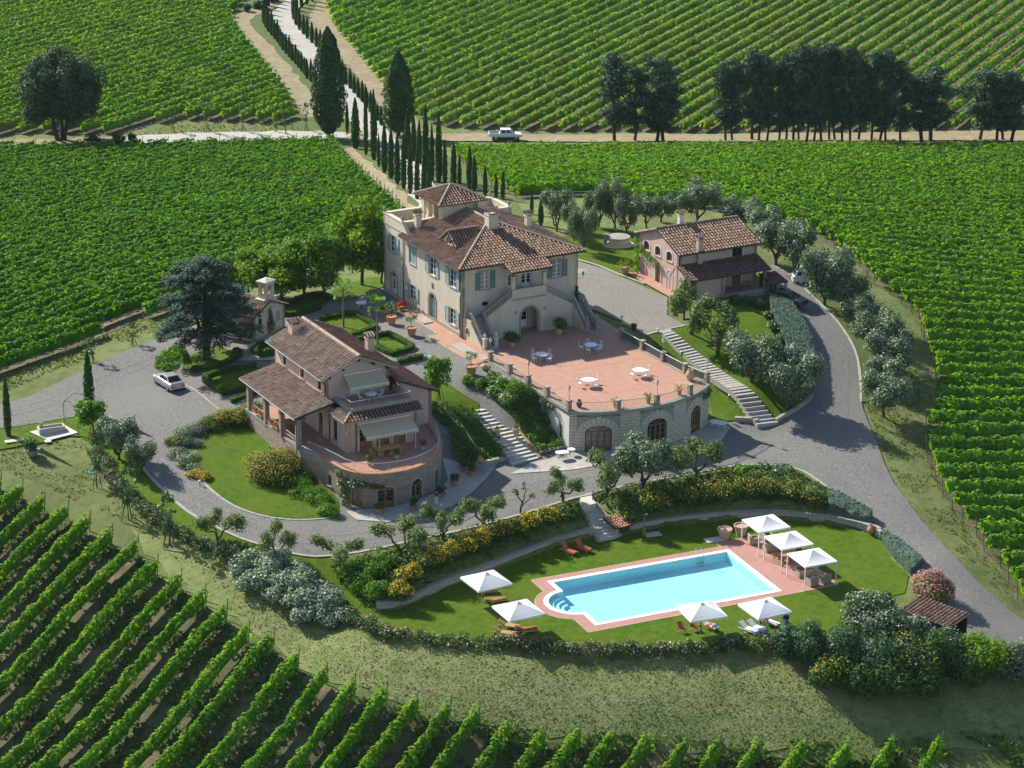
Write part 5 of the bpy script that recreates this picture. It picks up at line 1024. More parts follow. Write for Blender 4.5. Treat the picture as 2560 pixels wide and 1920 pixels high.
sbox(b, pp, 0, pp.len, 0, .07, PZ-.3, PZ-.12); sbox(b, pp, .02, pp.len-.02, -.25, .05, 5.0, 5.1); sbox(b, pp, oa.x0-.2, oa.x0, -.02, .07, 0, oa.z1); sbox(b, pp, oa.x1, oa.x1+.2, -.02, .07, 0, oa.z1); arc_band(b, pp, oa, -.02, .07, .2, 12)
b.build('loggia_trim', 'stone_trim', lgo)
pin = Path([(6.1, -.6), (8.1, -.6)])
st = MB(); sp = MB(); rl = MB(); bal = baluster_mb().mesh('baluster'); bal.materials.append(MT['carved_stone'])
ns1, ns2, ZM = 11, 13, 2.25
def bal_line(p, q, n):
 p, q = np.array(p), np.array(q)
 for i in range(n):
  c = p+(q-p)*(i+.5)/n; o = bpy.data.objects.new('baluster', bal); COL.objects.link(o); o.parent = villa; o.location = tuple(c)
def rail_line(p, q, w=.22, h=.12):
 p, q = np.array(p, float), np.array(q, float); d = unit((q-p)[None, :2])[0]; n = np.array([-d[1], d[0], 0])*w/2
 rl.hexa([tuple(p-n), tuple(q-n), tuple(q+n), tuple(p+n), tuple(p-n+[0, 0, h]), tuple(q-n+[0, 0, h]), tuple(q+n+[0, 0, h]), tuple(p+n+[0, 0, h])])
for side in (0, 1):
 st, sp, rl = MB(), MB(), MB()
 xa, xb = (PX0, 1.85) if side == 0 else (PX1, 12.45)          # upper flight from loggia to half landing
 sg = -1 if side == 0 else 1
 for i in range(ns1):
  u0, u1 = i/ns1, (i+1)/ns1; st.box(xa+(xb-xa)*u0, xa+(xb-xa)*u1+sg*.03, PY+.3, -.02, PZ-(PZ-ZM)*u1-.17, PZ-(PZ-ZM)*u1)
 x2 = .3 if side == 0 else 13.85; st.box(xb, x2, PY+.3, -.02, ZM-.2, ZM)   # half landing
 for i in range(ns2):
  u0, u1 = i/ns2, (i+1)/ns2; y0, y1 = PY+.3-(2.75)*u0, PY+.3-2.75*u1; st.box(xb+sg*.2, x2-sg*.2, y1-.03, y0, ZM-ZM*u1-.17, ZM-ZM*u1)
 p1 = Path([(min(xa, xb), PY), (max(xa, xb), PY)]); f1_ = (lambda x: ZM+.1+(PZ-ZM)*(x/p1.len)) if side == 0 else (lambda x: PZ+.1-(PZ-ZM)*(x/p1.len)); wall_mesh(sp, p1, -.1, f1_, (), .3)
 p2 = Path([(xb, -4.25), (xb, PY)]) if side == 0 else Path([(xb, PY), (xb, -4.25)])
 if side == 0: p2 = Path([(xb, PY), (xb, -4.25)]); q2 = Path([(.28, -.02), (.28, -4.25)])
 else: q2 = Path([(13.87, -4.25), (13.87, -.02)])
 fz = lambda y: ZM+.1-max(0, (PY+.3-y)/2.75)*ZM
 for p_, dd in ((p2, 0), (q2, 0)):
  yy = np.linspace(0, p_.len, 9)
  for a, c in zip(yy[:-1], yy[1:]):
   ya, yc = p_(a, 0, 0)[1], p_(c, 0, 0)[1]; za, zc_ = max(fz(ya), .08), max(fz(yc), .08); sp.hexa([p_(a, .1, -.1), p_(c, .1, -.1), p_(c, -.1, -.1), p_(a, -.1, -.1), p_(a, .1, za), p_(c, .1, zc_), p_(c, -.1, zc_), p_(a, -.1, za)])
 rail_line((xa, PY+.12, PZ+.78), (xb, PY+.12, ZM+.78)); bal_line((xa, PY+.12, PZ+.12), (xb, PY+.12, ZM+.12), 11)
 for xx in (xb, x2):
  xo = xx+(sg*.12 if xx == xb else -sg*.12)
  rail_line((xo, PY+.2, ZM+.78), (xo, -4.2, .85)); bal_line((xo, PY+.1, ZM+.12), (xo, -4.1, .2), 10)
  if xx == x2: rail_line((xo, -.1, ZM+.78), (xo, PY+.2, ZM+.78)); bal_line((xo, -.1, ZM+.12), (xo, PY+.2, ZM+.12), 6)
 for xx in (xb, x2):
  xo = xx+(sg*.12 if xx == xb else -sg*.12); nb = MB(); nb.box(xo-.17, xo+.17, -4.55, -4.2, -.05, 1.15); nb.box(xo-.22, xo+.22, -4.6, -4.15, 1.15, 1.25); finial(nb, (xo, -4.38, 1.25), .95); nb.build('newel_post', 'carved_stone' if not (side == 0) else 'pale_stone', villa)
 nb = MB(); xo = x2-sg*.12; nb.box(xo-.16, xo+.16, -.36, -.05, ZM, ZM+1.0); finial(nb, (xo, -.2, ZM+1.0), .9); nb.build('newel_post', 'pale_stone' if side == 0 else 'dark_iron', villa)
 sp.build('stair_wall', 'cream_plaster', villa); st.build('stair_steps', 'grey_stone', villa); rl.build('stair_rail', 'carved_stone', villa)
 bs = MB(); bs.box(xb+sg*.0, x2, -5.0, -4.15, -.1, .14); bs.build('stair_foot', 'grey_stone', villa)
b = MB(); vs = [(.17, -1.0+.28*math.cos(t), 1.05+.36*math.sin(t)) for t in np.linspace(0, 6.283, 13)[:-1]]; b.add(vs, [tuple(range(11, -1, -1))]); b.build('oval_vent', 'dark_glass', villa)
b = MB()
for i in range(12):
 t0, t1 = 6.283*i/12, 6.283*(i+1)/12; b.tube((.16, -1.0+.33*math.cos(t0), 1.05+.41*math.sin(t0)), (.16, -1.0+.33*math.cos(t1), 1.05+.41*math.sin(t1)), .05, .05, 5)
b.build('oval_surround', 'pale_stone', villa)
def wall_lamp(root, p, n, s=1.0):
 b = MB(); p = np.array(p); n = np.array(n); b.tube(tuple(p), tuple(p+n*.75*s), .025, .025, 5); b.tube(tuple(p+n*.75*s), tuple(p+n*.75*s+[0, 0, .25]), .02, .02, 5); q = p+n*.75*s+[0, 0, .25]
 b.lathe([(.06, 0), (.14, .22), (.14, .3), (.17, .32), (.03, .5)], 7, tuple(q)); b.build('wall_lantern', 'grey_iron', root)
wall_lamp(villa, (0, -.1+Y2, 5.0), (-.9, 0, 0)); wall_lamp(villa, (13.9, .15, 4.4), (1, 0, 0)); wall_lamp(villa, (-.02, -.05, 4.3), (-.35, -.3, 0), .5)
for x in (5.4, 8.9): bb = MB(); bb.lathe([(.06, 0), (.1, .15), (.1, .25), (.02, .35)], 7, (x, -1.9, 2.4)); bb.build('wall_lantern', 'grey_iron', villa)
# ================================================================= terrace over the arched hall
hall = thing('terrace_hall', 'curved stone hall with arched glass doors carrying the red-paved terrace', 'terrace building', VF(0, 0), VF.az)
random.seed(202)
ARC = [(-.75, -23.75), (0.3, -24.6), (1.6, -25.25), (3.0, -25.7), (4.6, -26.05), (6.2, -26.25), (7.8, -26.3), (9.4, -26.15), (11.0, -25.75), (12.6, -25.2), (14.1, -24.4), (15.5, -23.4)]
pa = Path(ARC); ph = Path([(-.75, -.1), (-.75, -23.75)]); pq = Path([(15.5, -23.4), (14.95, -20), (14.75, -1)])
def s_at(x, y):
 q = np.linspace(0, pa.len, 400); P = np.array([pa(a, 0, 0)[:2] for a in q]); return float(q[np.argmin(np.hypot(P[:, 0]-x, P[:, 1]-y))])
ZB = -4.75
doors = []
for (xa, ya), (xb_, yb) in (((.45, -24.7), (2.95, -25.7)), ((6.55, -26.25), (8.85, -26.2)), ((12.15, -25.35), (13.75, -24.6))):
 a, c = s_at(xa, ya), s_at(xb_, yb); doors.append(Op(a, c, -4.4, -2.15, .72))
opw = [Op(21.6, 22.3, -3.4, -2.2, .35), Op(14.2, 14.9, -2.0, -1.2, .35)]
b = MB(); wall_mesh(b, pa, ZB, -.22, doors, .6); wall_mesh(b, pq, ZB, -.22, (), .5); b.build('wall', 'stone_trim', hall)
b = MB(); wall_mesh(b, ph, ZB, -.22, opw, .5); b.build('side_wall', 'white_plaster', hall)
for o in opw: window(hall, ph, o, glass='dark_glass', frame='oak_joinery', surround='kerb_stone')
bd_n = 0
def in_door(s0, s1, z0, z1):
 for o in doors:
  xm = (o.x0+o.x1)/2; hw = (o.x1-o.x0)/2+.16
  if s1 > xm-hw-.02 and s0 < xm+hw+.02 and z0 < o.z1: return 'low', o
  if s1 > xm-hw-.62 and s0 < xm+hw+.62 and z1 > o.z1 and z0 < o.z1+o.r+.75:
   return 'arch', o
 return None, None
zs = [ZB+.75+i*.3 for i in range(13)]; zs = [-4.05+.318*i for i in range(13)]
stops = [0.0, .55]
for o in doors: stops += [o.x0-.17, o.x1+.17]
stops += [pa.len-.02]
def block(s0, s1, z0, z1):
 q = MB(); g = .028; sbox(q, pa, s0+g, s1-g, -.05, random.uniform(.030, .042), z0+g, z1-g, random.random(), max(1, int((s1-s0)/.7))); return q.build('ashlar_block', 'ashlar_cream', hall)
def arch_zone(s, z):
 for o in doors:
  xm = (o.x0+o.x1)/2; hw = (o.x1-o.x0)/2
  if z > o.z1-.05 and abs(s-xm) < hw+.75 and (z < o.z1+o.r+.75): return True
 return False
for r, (z0, z1) in enumerate(zip(zs[:-1], zs[1:])):
 if z1 > -.24: z1 = -.25
 for lo, hi in [(0.02, .5)]+[((0.5 if i == 0 else doors[i-1].x1+.17), (doors[i].x0-.17 if i < 3 else pa.len-.03)) for i in range(4)]:
  cuts = [lo]; L = hi-lo
  n = max(1, round(L/.85)); off = .5 if (r % 2 and n > 1) else 0
  cuts = sorted({lo, hi} | {lo+L*(k+off)/n for k in range(0 if off else 1, n)})
  for a, c in zip(cuts[:-1], cuts[1:]):
   zm = (z0+z1)/2
   segs = [(a, c)]
   for o in doors:     # keep the blocks clear of the voussoir ring
    xm = (o.x0+o.x1)/2; R_ = (o.x1-o.x0)/2+.78
    if zm > o.z1-.02:
     h = (zm-o.z1)/(o.r+.85); half = R_ if h < .62 else R_*.0+R_
     nseg = []
     for p, q in segs:
      if q < xm-half or p > xm+half: nseg.append((p, q)); continue
      if p < xm-half-.1: nseg.append((p, xm-half))
      if q > xm+half+.1: nseg.append((xm+half, q))
     segs = nseg
   for p, q in segs:
    if q-p > .12: block(p, q, z0, z1)
for o in doors:
 xm = (o.x0+o.x1)/2; hw = (o.x1-o.x0)/2; n = 11
 for i in range(n):
  t0, t1 = math.pi*i/n, math.pi*(i+1)/n; q = MB(); ri = .17; ro = .74+(.14 if i == n//2 else 0)
  pts = []
  for t, g in ((t0, .035), (t1, -.035)):
   for rr in (ri, ro):
    x = xm-(hw+rr)*math.cos(t+g*.6); z = o.z1+(o.r+rr)*math.sin(t+g*.6);
    if rr == ro: z = min(max(z, o.z1+.02), -.27)
    pts.append((x, max(z, o.z1)))
  d0, d1 = -.04, random.uniform(.034, .046); a, b2, c, e = pts
  q.add([pa(a[0], d1, a[1]), pa(c[0], d1, c[1]), pa(e[0], d1, e[1]), pa(b2[0], d1, b2[1]), pa(a[0], d0, a[1]), pa(c[0], d0, c[1]), pa(e[0], d0, e[1]), pa(b2[0], d0, b2[1])], [(0,1,2,3),(7,6,5,4),(0,4,5,1),(2,6,7,3),(1,5,6,2),(0,3,7,4)], random.random())
  q.build('arch_stone', 'ashlar_cream', hall)
 b = MB(); sbox(b, pa, o.x0-.16, o.x0, -.3, .06, o.z0, o.z1, n=1); sbox(b, pa, o.x1, o.x1+.16, -.3, .06, o.z0, o.z1); arc_band(b, pa, o, -.3, .06, .16, 14); b.build('arch_moulding', 'ashlar_cream', hall)
 door(hall, pa, o, 'oak_joinery', 'dark_glass' if o is not doors[0] else 'curtain_glass', 4, name='arched_glass_door', depth=.35, rail=.3)
b = MB(); sbox(b, pa, .02, doors[0].x0-.18, 0, .06, ZB, -4.07, n=1); sbox(b, pa, doors[0].x1+.18, doors[1].x0-.18, 0, .06, ZB, -4.07, n=4); sbox(b, pa, doors[1].x1+.18, doors[2].x0-.18, 0, .06, ZB, -4.07, n=4); sbox(b, pa, doors[2].x1+.18, pa.len-.02, 0, .06, ZB, -4.07, n=2); b.build('plinth', 'ashlar_cream', hall)
ring = [p for p in ARC]+[(14.95, -20), (14.75, -6), (14.75, -.2), (-.75, -.2)]
b = MB(); b.prism(ring, -.6, -.03); b.build('floor_slab', 'grey_stone', hall)
tb = MB(); inner = Path(ARC)
b = MB(); fl = [tuple(inner(a, -.35, 0)[:2]) for a in np.linspace(0.05, pa.len-.05, 24)]+[(14.6, -20), (14.42, -6), (14.42, -.25), (13.6, -.25)]+[(.4, -.25), (-.4, -.6)]
b.prism(fl, -.028, .012); b.build('terrace_paving', 'terracotta_paving', hall)
b = MB()
for x in (2.9, 6.2, 9.5, 12.6): b.box(x-.05, x+.05, -24.9, -4.9, .0125, .018)
for y in (-21.5, -17.8, -14.1, -10.4, -6.7): b.box(-.35, 14.4, y-.05, y+.05, .0125, .017)
b.build('paving_bands', 'pool_paving', hall)
b = MB(); m = 36
sbox(b, pa, 0, pa.len, -.36, .22, -.22, .03, n=m); sbox(b, pa, 0.02, pa.len-.02, -.1, .12, -.34, -.22, n=m); sbox(b, ph, 5.5, ph.len, -.36, .12, -.22, .10, n=1); sbox(b, pq, .05, pq.len-6.5, -.33, .12, -.22, .10, n=8); b.build('cornice', 'stone_trim', hall)
piers = [(-.72, -4.6+0), (-.72, -7.7), (-.72, -11.8), (-.72, -15.6), (-.72, -19.4), (-.72, -23.6)]
arcp = [pa(a, -.05, 0)[:2] for a in (s_at(3.5, -25.8), s_at(7.6, -26.3), s_at(12.0, -25.4))]
rp = [(15.4, -23.1), (14.85, -19.9), (14.75, -15.9), (14.75, -11.9), (14.75, -7.7)]
allp = piers[1:]+[tuple(p) for p in arcp]+rp
pm = MB(); pm.box(-.21, .21, -.21, .21, .0, 1.0); pm_ = pm.mesh('pier'); pc = MB(); pc.box(-.27, .27, -.27, .27, 1.0, 1.09); pc_ = pc.mesh('pier_cap')
MT['pier_stone'] = material('pier_stone', [(.23,.165,.125),(.31,.235,.185),(.37,.30,.24)], scale=3, rough=.9, bump=.4); pm_.materials.append(MT['pier_stone']); pc_.materials.append(MT['grey_stone'])
for i, (x, y) in enumerate(allp):
 o = obj('pier', pm_, None, hall); o.location = (x, y, 0); c = obj('pier_cap', pc_, None, o)
def railing(root, P, n_bars, mat, z0=.06, z1=.93, inset=.2, posts=False):
 b = MB(); P = [np.array(p, float) for p in P]; L = [np.linalg.norm(q-p) for p, q in zip(P[:-1], P[1:])]; tot = sum(L)
 for p, q in zip(P[:-1], P[1:]):
  for z, r in ((z0, .014), (z1, .035)): b.tube((*p, z), (*q, z), r, r, 5)
 k = 0; s = 0
 for i in range(1, n_bars):
  t = tot*i/n_bars
  while t > s+L[k] and k < len(L)-1: s += L[k]; k += 1
  p = P[k]+(P[k+1]-P[k])*(t-s)/L[k]; b.tube((*p, z0), (*p, z1), .009, .009, 3)
 return b.build('railing', mat, root)
def cutp(p, q, d=.22): p, q = np.array(p, float), np.array(q, float); e = (q-p)/np.linalg.norm(q-p); return p+e*d, q-e*d
for p, q in zip(piers[1:-1], piers[2:]): railing(hall, cutp(p, q), 26, 'grey_iron')
seq = [s_at(-.72, -23.7)]+[s_at(*p) for p in arcp]+[pa.len-.15]
for a, c in zip(seq[:-1], seq[1:]): railing(hall, [np.array(pa(x, -.05, 0)[:2]) for x in np.linspace(a+.24, c-.24, 7)], 32, 'grey_iron')
for p, q in zip(rp[:-1], rp[1:]):
 a, c = cutp(p, q); railing(hall, (a, c), 14, 'white_iron'); b = MB(); n = np.array([-(c-a)[1], (c-a)[0]]); n = n/np.linalg.norm(n)*.012
 b.hexa([(*(a-n), .12), (*(c-n), .12), (*(c+n), .12), (*(a+n), .12), (*(a-n), .86), (*(c-n), .86), (*(c+n), .86), (*(a+n), .86)]); b.build('glass_panel', MT.setdefault('rail_glass', material('rail_glass', [(.05, .085, .08)], rough=.06, spec=.6, alpha=.55)), hall)
for i, (lb) in [(0, 'white lantern on the pier at the villa end of the left balustrade'), (2, 'white lantern on the middle pier of the left balustrade'), (4, 'white lantern on the corner pier above the first arched door'), (6, 'white lantern on the curved parapet between the two potted palms'), (8, 'white lantern on the far right end pier of the curved parapet'), (10, 'white lantern on a pier of the glazed right balustrade'), (12, 'grey lantern on the pier nearest the gravel courtyard')]:
 lamp(VF(*allp[i], 1.09), lb)
# ================================================================= pink house with the round stone base
ph_ = thing('pink_house', 'pink two-storey house with tiled porch, canvas awnings and a round stone base', 'house', LF(0, 0), LF.az)
random.seed(303); RNG = np.random.default_rng(303)
F0, F1 = 0.0, 3.75                 # floor levels above the terrace floor
BPTS = [(-3.75, 15.2), (-3.6, 8), (-3.5, 2.9), (-2.75, .6), (-2.3, -1.8), (-2.05, -3.6), (-1.6, -4.7), (-.8, -5.55), (.3, -6.1), (1.5, -6.4), (2.8, -6.45), (4.1, -6.25), (5.4, -5.75), (6.6, -5.0), (7.7, -3.95), (8.6, -2.6), (9.4, -.8), (10.1, 1.4), (10.4, 3.3)]
bp = Path(BPTS)
def bs_at(x, y): q = np.linspace(0, bp.len, 500); P = np.array([bp(a, 0, 0)[:2] for a in q]); return float(q[np.argmin(np.hypot(P[:, 0]-x, P[:, 1]-y))])
zg = lambda s: ground(*LF(*bp(s, 0, 0)[:2])[:2])+1.2
def bop(x, y, w, z0, z1, r): s = bs_at(x, y); return Op(s-w/2, s+w/2, z0, z1, r)
B_ = -3.42
ops = [bop(-1.35, -4.95, 1.15, B_, B_+2.05, .0), bop(1.15, -6.3, 1.15, B_, B_+1.85, .25), bop(4.1, -6.2, 1.3, B_, B_+1.75, .62), bop(6.9, -4.7, 1.0, B_, B_+1.8, .45), bop(7.9, -3.6, .8, B_, B_+1.8, .4), bop(-2.05, -3.3, .55, -2.4, -1.35, .0), bop(-2.4, -1.2, .5, -2.3, -1.45, .25), bop(-3.55, 5.2, .5, -1.5, -.7, 0), bop(-3.5, 3.6, .6, -2.1, -.9, 0)]
ops[1] = Op(ops[1].x0-.45, ops[1].x1, B_, B_+1.85, .3)
b = MB(); wall_mesh(b, bp, -4.4, .02, ops, .45); o = b.build('stone_base', 'house_stone', ph_); add_wallco(o, bp)
door(ph_, bp, ops[0], 'oak_joinery', 'curtain_glass', 2, surround='kerb_stone', sw=.1, depth=.12); door(ph_, bp, ops[1], 'oak_joinery', 'dark_glass', 2, surround='kerb_stone', sw=.1); door(ph_, bp, ops[2], 'oak_joinery', 'dark_glass', 2, surround='kerb_stone', sw=.14)
for q in ops[3:5]: door(ph_, bp, q, 'oak_joinery', 'dark_glass', 1, surround='kerb_stone', sw=.12)
for q in ops[5:]: window(ph_, bp, q, glass='dark_glass', frame='dark_wood', rows=1, mull=1, surround=None)
b = MB(); s0 = bs_at(-2.6, .3); sbox(b, bp, s0, bp.len, -.46, .08, .02, .16, n=40); b.build('rim', 'terracotta', ph_)
b = MB(); sbox(b, bp, 0, s0, -.46, .05, .02, .2, n=6); b.build('porch_coping', 'stone_trim', ph_)
fl = [tuple(bp(a, -.4, 0)[:2]) for a in np.linspace(.1, bp.len-.1, 50)]+[(10.3, 3.3), (7, 5), (7, 14), (-.1, 15)]
b = MB(); b.prism(fl, -.25, .01); b.build('terrace_paving', 'terracotta_paving', ph_)
rp_ = [np.array(bp(a, -.2, 0)[:2]) for a in np.linspace(bs_at(-3.3, 2.2), bp.len-.3, 44)]
b = MB()
for p, q in zip(rp_[:-1], rp_[1:]):
 b.tube((*p, 1.05), (*q, 1.05), .035, .035, 5); b.tube((*p, .26), (*q, .26), .015, .015, 4)
for i in range(len(rp_)-1):
 for k in range(4): p = rp_[i]+(rp_[i+1]-rp_[i])*k/4; b.tube((*p, .16), (*p, 1.05), .022 if (i % 6 == 0 and k == 0) else .010, None, 4)
b.build('railing', 'grey_iron', ph_)
HX = 6.75
gl = Path([(0, 15.6), (0, 0)]); gf = Path([(0, 0), (7.3, 0)])
opg = [Op(15.6-3.05, 15.6-2.05, .5, 2.55), Op(15.6-6.4, 15.6-5.2, .05, 2.3), Op(15.6-10.4, 15.6-9.2, .05, 2.3)]
b = MB(); zt_ = lambda x: 3.35 if x > 15.6-4.68 else 6.35
zt_.brk = [15.6-4.7, 15.6-4.66]
wall_mesh(b, gl, -.3, 3.35, opg, .35); ul = Path([(0, 16.3), (0, 4.7)]); uop = [Op(1.9, 2.75, 4.45, 6.05), Op(6.0, 6.85, 4.45, 6.05), Op(9.9, 10.75, 4.45, 6.05)]; wall_mesh(b, ul, 3.36, 6.35, uop, .35)
fop = [Op(1.25, 2.65, .05, 2.3), Op(3.0, 4.4, .05, 2.3), Op(4.8, 6.1, .05, 2.3)]; wall_mesh(b, gf, -.3, 3.35, fop, .35)
rw = Path([(7.3, 0), (7.3, 3.4)]); wall_mesh(b, rw, -.3, 3.35, (), .35)
uf = Path([(0, 4.7), (HX, 4.7)]); gz = lambda x: 6.35+1.35*(1-abs(x-HX/2)/(HX/2)); gz.brk = [HX/2]; fo2 = [Op(2.6, 3.9, F1+.05, F1+2.1)]; wall_mesh(b, uf, 3.3, gz, fo2, .35)
ur = Path([(HX, 4.7), (HX, 16.3)]); wall_mesh(b, ur, -.3, 6.35, (), .35); ub = Path([(HX, 16.3), (0, 16.3)]); wall_mesh(b, ub, -.3, gz, (), .35)
b.build('wall', 'pink_plaster', ph_)
wg = MB(); wf_ = Path([(7.3, 3.4), (10.6, 3.4)]); wz = lambda x: 5.1-.42*(x+.5); wall_mesh(wg, wf_, -1.2, wz, (), .35); wr = Path([(10.6, 3.4), (10.6, 12)]); wall_mesh(wg, wr, -1.2, 3.5, (), .35); wb = Path([(10.6, 12), (HX, 12)]); wall_mesh(wg, wb, -1.2, 3.1, (), .35); wg.build('side_wing', 'pink_plaster', ph_)
b = MB(); sbox(b, gf, .0, .42, 0, .03, 0, 3.3); sbox(b, gl, 15.6-.42, 15.6, 0, .03, 0, 3.3); b.build('corner_strip', 'rose_plaster', ph_)
for q in opg[:1]: window(ph_, gl, q, surround='white_plaster', frame='dark_wood', glass='dark_glass', rows=2)
for q in opg[1:]: door(ph_, gl, q, 'oak_joinery', 'dark_glass', 2, surround='white_plaster', sw=.12)
for q in uop: window(ph_, ul, q, surround='white_plaster', frame='dark_wood', glass='dark_glass', rows=2)
for q in fop: door(ph_, gf, q, 'oak_joinery', 'dark_glass', 2, surround='white_plaster', sw=.12)
door(ph_, uf, fo2[0], 'white_paint', 'dark_glass', 2, surround='white_plaster', sw=.1, name='balcony_door')
ze, zr, ov_ = 6.36, 7.8, .65; hw = HX/2; vv, Lr = slope(ze-.27, zr+.02, hw+ov_); y0, y1 = 4.1, 16.95
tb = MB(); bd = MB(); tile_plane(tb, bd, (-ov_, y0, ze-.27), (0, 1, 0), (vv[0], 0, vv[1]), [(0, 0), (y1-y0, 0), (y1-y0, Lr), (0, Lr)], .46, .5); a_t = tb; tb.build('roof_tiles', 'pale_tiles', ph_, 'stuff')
tb = MB(); tile_plane(tb, bd, (HX+ov_, y0, ze-.27), (0, 1, 0), (-vv[0], 0, vv[1]), [(0, 0), (y1-y0, 0), (y1-y0, Lr), (0, Lr)], .46, .5); tb.build('roof_tiles', 'dark_tiles', ph_, 'stuff')  # right slope takes a darker tile set than the left
b = MB(); ridge_line(b, (hw, y0, zr+.02), (hw, y1, zr+.02), .2, .4); b.build('ridge_tiles', 'ridge_tiles', ph_, 'stuff')
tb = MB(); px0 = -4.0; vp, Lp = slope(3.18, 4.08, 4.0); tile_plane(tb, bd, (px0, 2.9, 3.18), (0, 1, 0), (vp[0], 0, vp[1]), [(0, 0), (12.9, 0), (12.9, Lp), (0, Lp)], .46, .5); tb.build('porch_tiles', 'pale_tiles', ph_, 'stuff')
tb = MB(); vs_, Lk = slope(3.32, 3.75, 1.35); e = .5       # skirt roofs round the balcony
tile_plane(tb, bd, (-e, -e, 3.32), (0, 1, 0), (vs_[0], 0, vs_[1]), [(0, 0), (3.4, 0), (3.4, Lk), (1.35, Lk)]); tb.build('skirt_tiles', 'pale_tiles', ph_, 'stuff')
tb = MB(); tile_plane(tb, bd, (-e, -e, 3.32), (1, 0, 0), (0, vs_[0], vs_[1]), [(0, 0), (8.3, 0), (8.3, Lk), (1.35, Lk)]); tb.build('skirt_tiles', 'dark_tiles', ph_, 'stuff')
tb = MB(); vw, Lw = slope(3.4, 5.2, 4.35); tile_plane(tb, bd, (11.1, 3.0, 3.4), (0, 1, 0), (-vw[0], 0, vw[1]), [(0, 0), (9.4, 0), (9.4, Lw), (0, Lw)]); tb.build('wing_tiles', 'dark_tiles', ph_, 'stuff')
bd.build('roof', 'roof_bed', ph_)
b = MB(); ridge_line(b, (-e, -e, 3.32), (.85, .85, 3.76), .14, .38); b.build('ridge_tiles', 'ridge_tiles', ph_, 'stuff')
b = MB()
for x in (-ov_, HX+ov_):
 b.add([(x, y0-.05, ze-.45), (x, y0-.05, ze-.25), (hw, y0-.05, zr+.02), (hw, y0-.05, zr-.18), (x, y0+.02, ze-.45), (x, y0+.02, ze-.25), (hw, y0+.02, zr+.02), (hw, y0+.02, zr-.18)], [(0,1,2,3),(7,6,5,4),(0,4,5,1),(2,6,7,3),(1,5,6,2),(0,3,7,4)])
b.build('barge_board', 'stone_trim', ph_)
for x in (.3, 1.7, 3.3, 4.9, 6.4): b = MB(); z = zr-.26-abs(x-hw)*vv[1]/vv[0]; b.box(x-.09, x+.09, 4.12, 4.68, z-.2, z); b.build('rafter_end', 'dark_wood', ph_)
b = MB(); gutter(b, [(-ov_-.06, y1, ze-.34), (-ov_-.06, y0, ze-.34)], .055); gutter(b, [(px0-.06, 15.8, 3.1), (px0-.06, 2.9, 3.1)], .055); gutter(b, [(-e-.05, 2.9, 3.26), (-e-.05, -e-.05, 3.26), (7.8, -e-.05, 3.26)], .04); b.build('gutter', 'grey_iron', ph_)
for q in ([(-ov_, 4.25, ze-.4), (-.08, 4.5, ze-.9), (-.08, 4.75, 4.1)], [(-.08, 3.75, 3.2), (-.08, 3.75, 0)], [(.9, -.08, 3.2), (.9, -.08, .1)], [(px0, 3.0, 3.1), (-3.75, 3.15, 2.6), (-3.75, 3.1, -2.2)]): b = MB(); b.pipe(q, .05, 6); b.build('downpipe', 'gutter_copper', ph_)
chimney(ph_, 1.75, 15.4, 6.0, 7.9, .95, .95, 'pink_plaster', 'dark_tiles', .45); chimney(ph_, 6.35, 8.2, 5.8, 7.9, .62, .7, 'pink_plaster', 'pale_tiles', .45)
for y in (3.2, 7.0, 10.6, 14.6):
 b = MB(); b.box(-3.75, -3.3, y-.24, y+.24, .0, 3.1); o = b.build('porch_post', 'house_stone', ph_); add_wallco(o)
b = MB(); b.box(-3.7, -3.35, 2.9, 15.7, 3.0, 3.18); b.build('porch_beam', 'dark_wood', ph_)
for y0_, y1_ in ((7.25, 10.3), (10.85, 14.3)):
 railing(ph_, ((-3.5, y0_), (-3.5, y1_)), 22, 'grey_iron', .25, 1.0)
for y0_, y1_ in ((3.45, 6.75),): railing(ph_, ((-3.5, y0_), (-3.5, y1_)), 24, 'grey_iron', .25, 1.0)
b = MB(); b.box(.85, 7.2, .85, 4.68, F1-.2, F1-.05); b.build('balcony_floor', 'terracotta_paving', ph_)
b = MB(); b.box(.85, 7.2, .72, 1.0, F1-.05, F1+.32); b.box(.72, 1.0, 1.0, 4.3, F1-.05, F1+.32); b.box(7.0, 7.28, 1.0, 4.6, F1-.05, F1+.6); b.build('balcony_parapet', 'stone_trim', ph_)
railing(ph_, ((.9, 4.2), (.9, .9), (7.1, .9), (7.1, 4.2)), 60, 'grey_iron', F1+.36, F1+.95)
def awning(x0, x1, ya, za, yb, zb, sag, label_):
 b = MB(); n, m = 12, 5; vs = []
 for i in range(n+1):
  for j in range(m+1): u, v = i/n, j/m; vs.append((x0+(x1-x0)*u, ya+(yb-ya)*v, za+(zb-za)*v-sag*math.sin(math.pi*v)*(.7+.3*math.sin(u*9))))
 fs = [(i*(m+1)+j, (i+1)*(m+1)+j, (i+1)*(m+1)+j+1, i*(m+1)+j+1) for i in range(n) for j in range(m)]; b.add(vs, fs)
 vs = []
 for i in range(n+1):
  x = x0+(x1-x0)*i/n; vs += [(x, yb, zb), (x, yb-.04, zb-.26-.05*math.sin(i*1.7))]
 b.add(vs, [(2*i, 2*i+2, 2*i+3, 2*i+1) for i in range(n)]); a = b.build('awning', 'awning_canvas', ph_)
 f = MB(); f.tube((x0, yb, zb), (x1, yb, zb), .035); f.tube((x0, ya-.02, za+.04), (x1, ya-.02, za+.04), .06)
 for x in (x0+.15, x1-.15): f.pipe([(x, ya, za-.3), (x, (ya+yb)/2, (za+zb)/2-.35), (x, yb, zb-.02)], .025, 5)
 f.build('awning_frame', 'white_iron', a)
awning(1.15, 6.6, -.06, 2.75, -1.75, 1.95, .06, ''); awning(1.9, 5.9, 4.62, 6.0, 3.0, 5.2, .12, '')
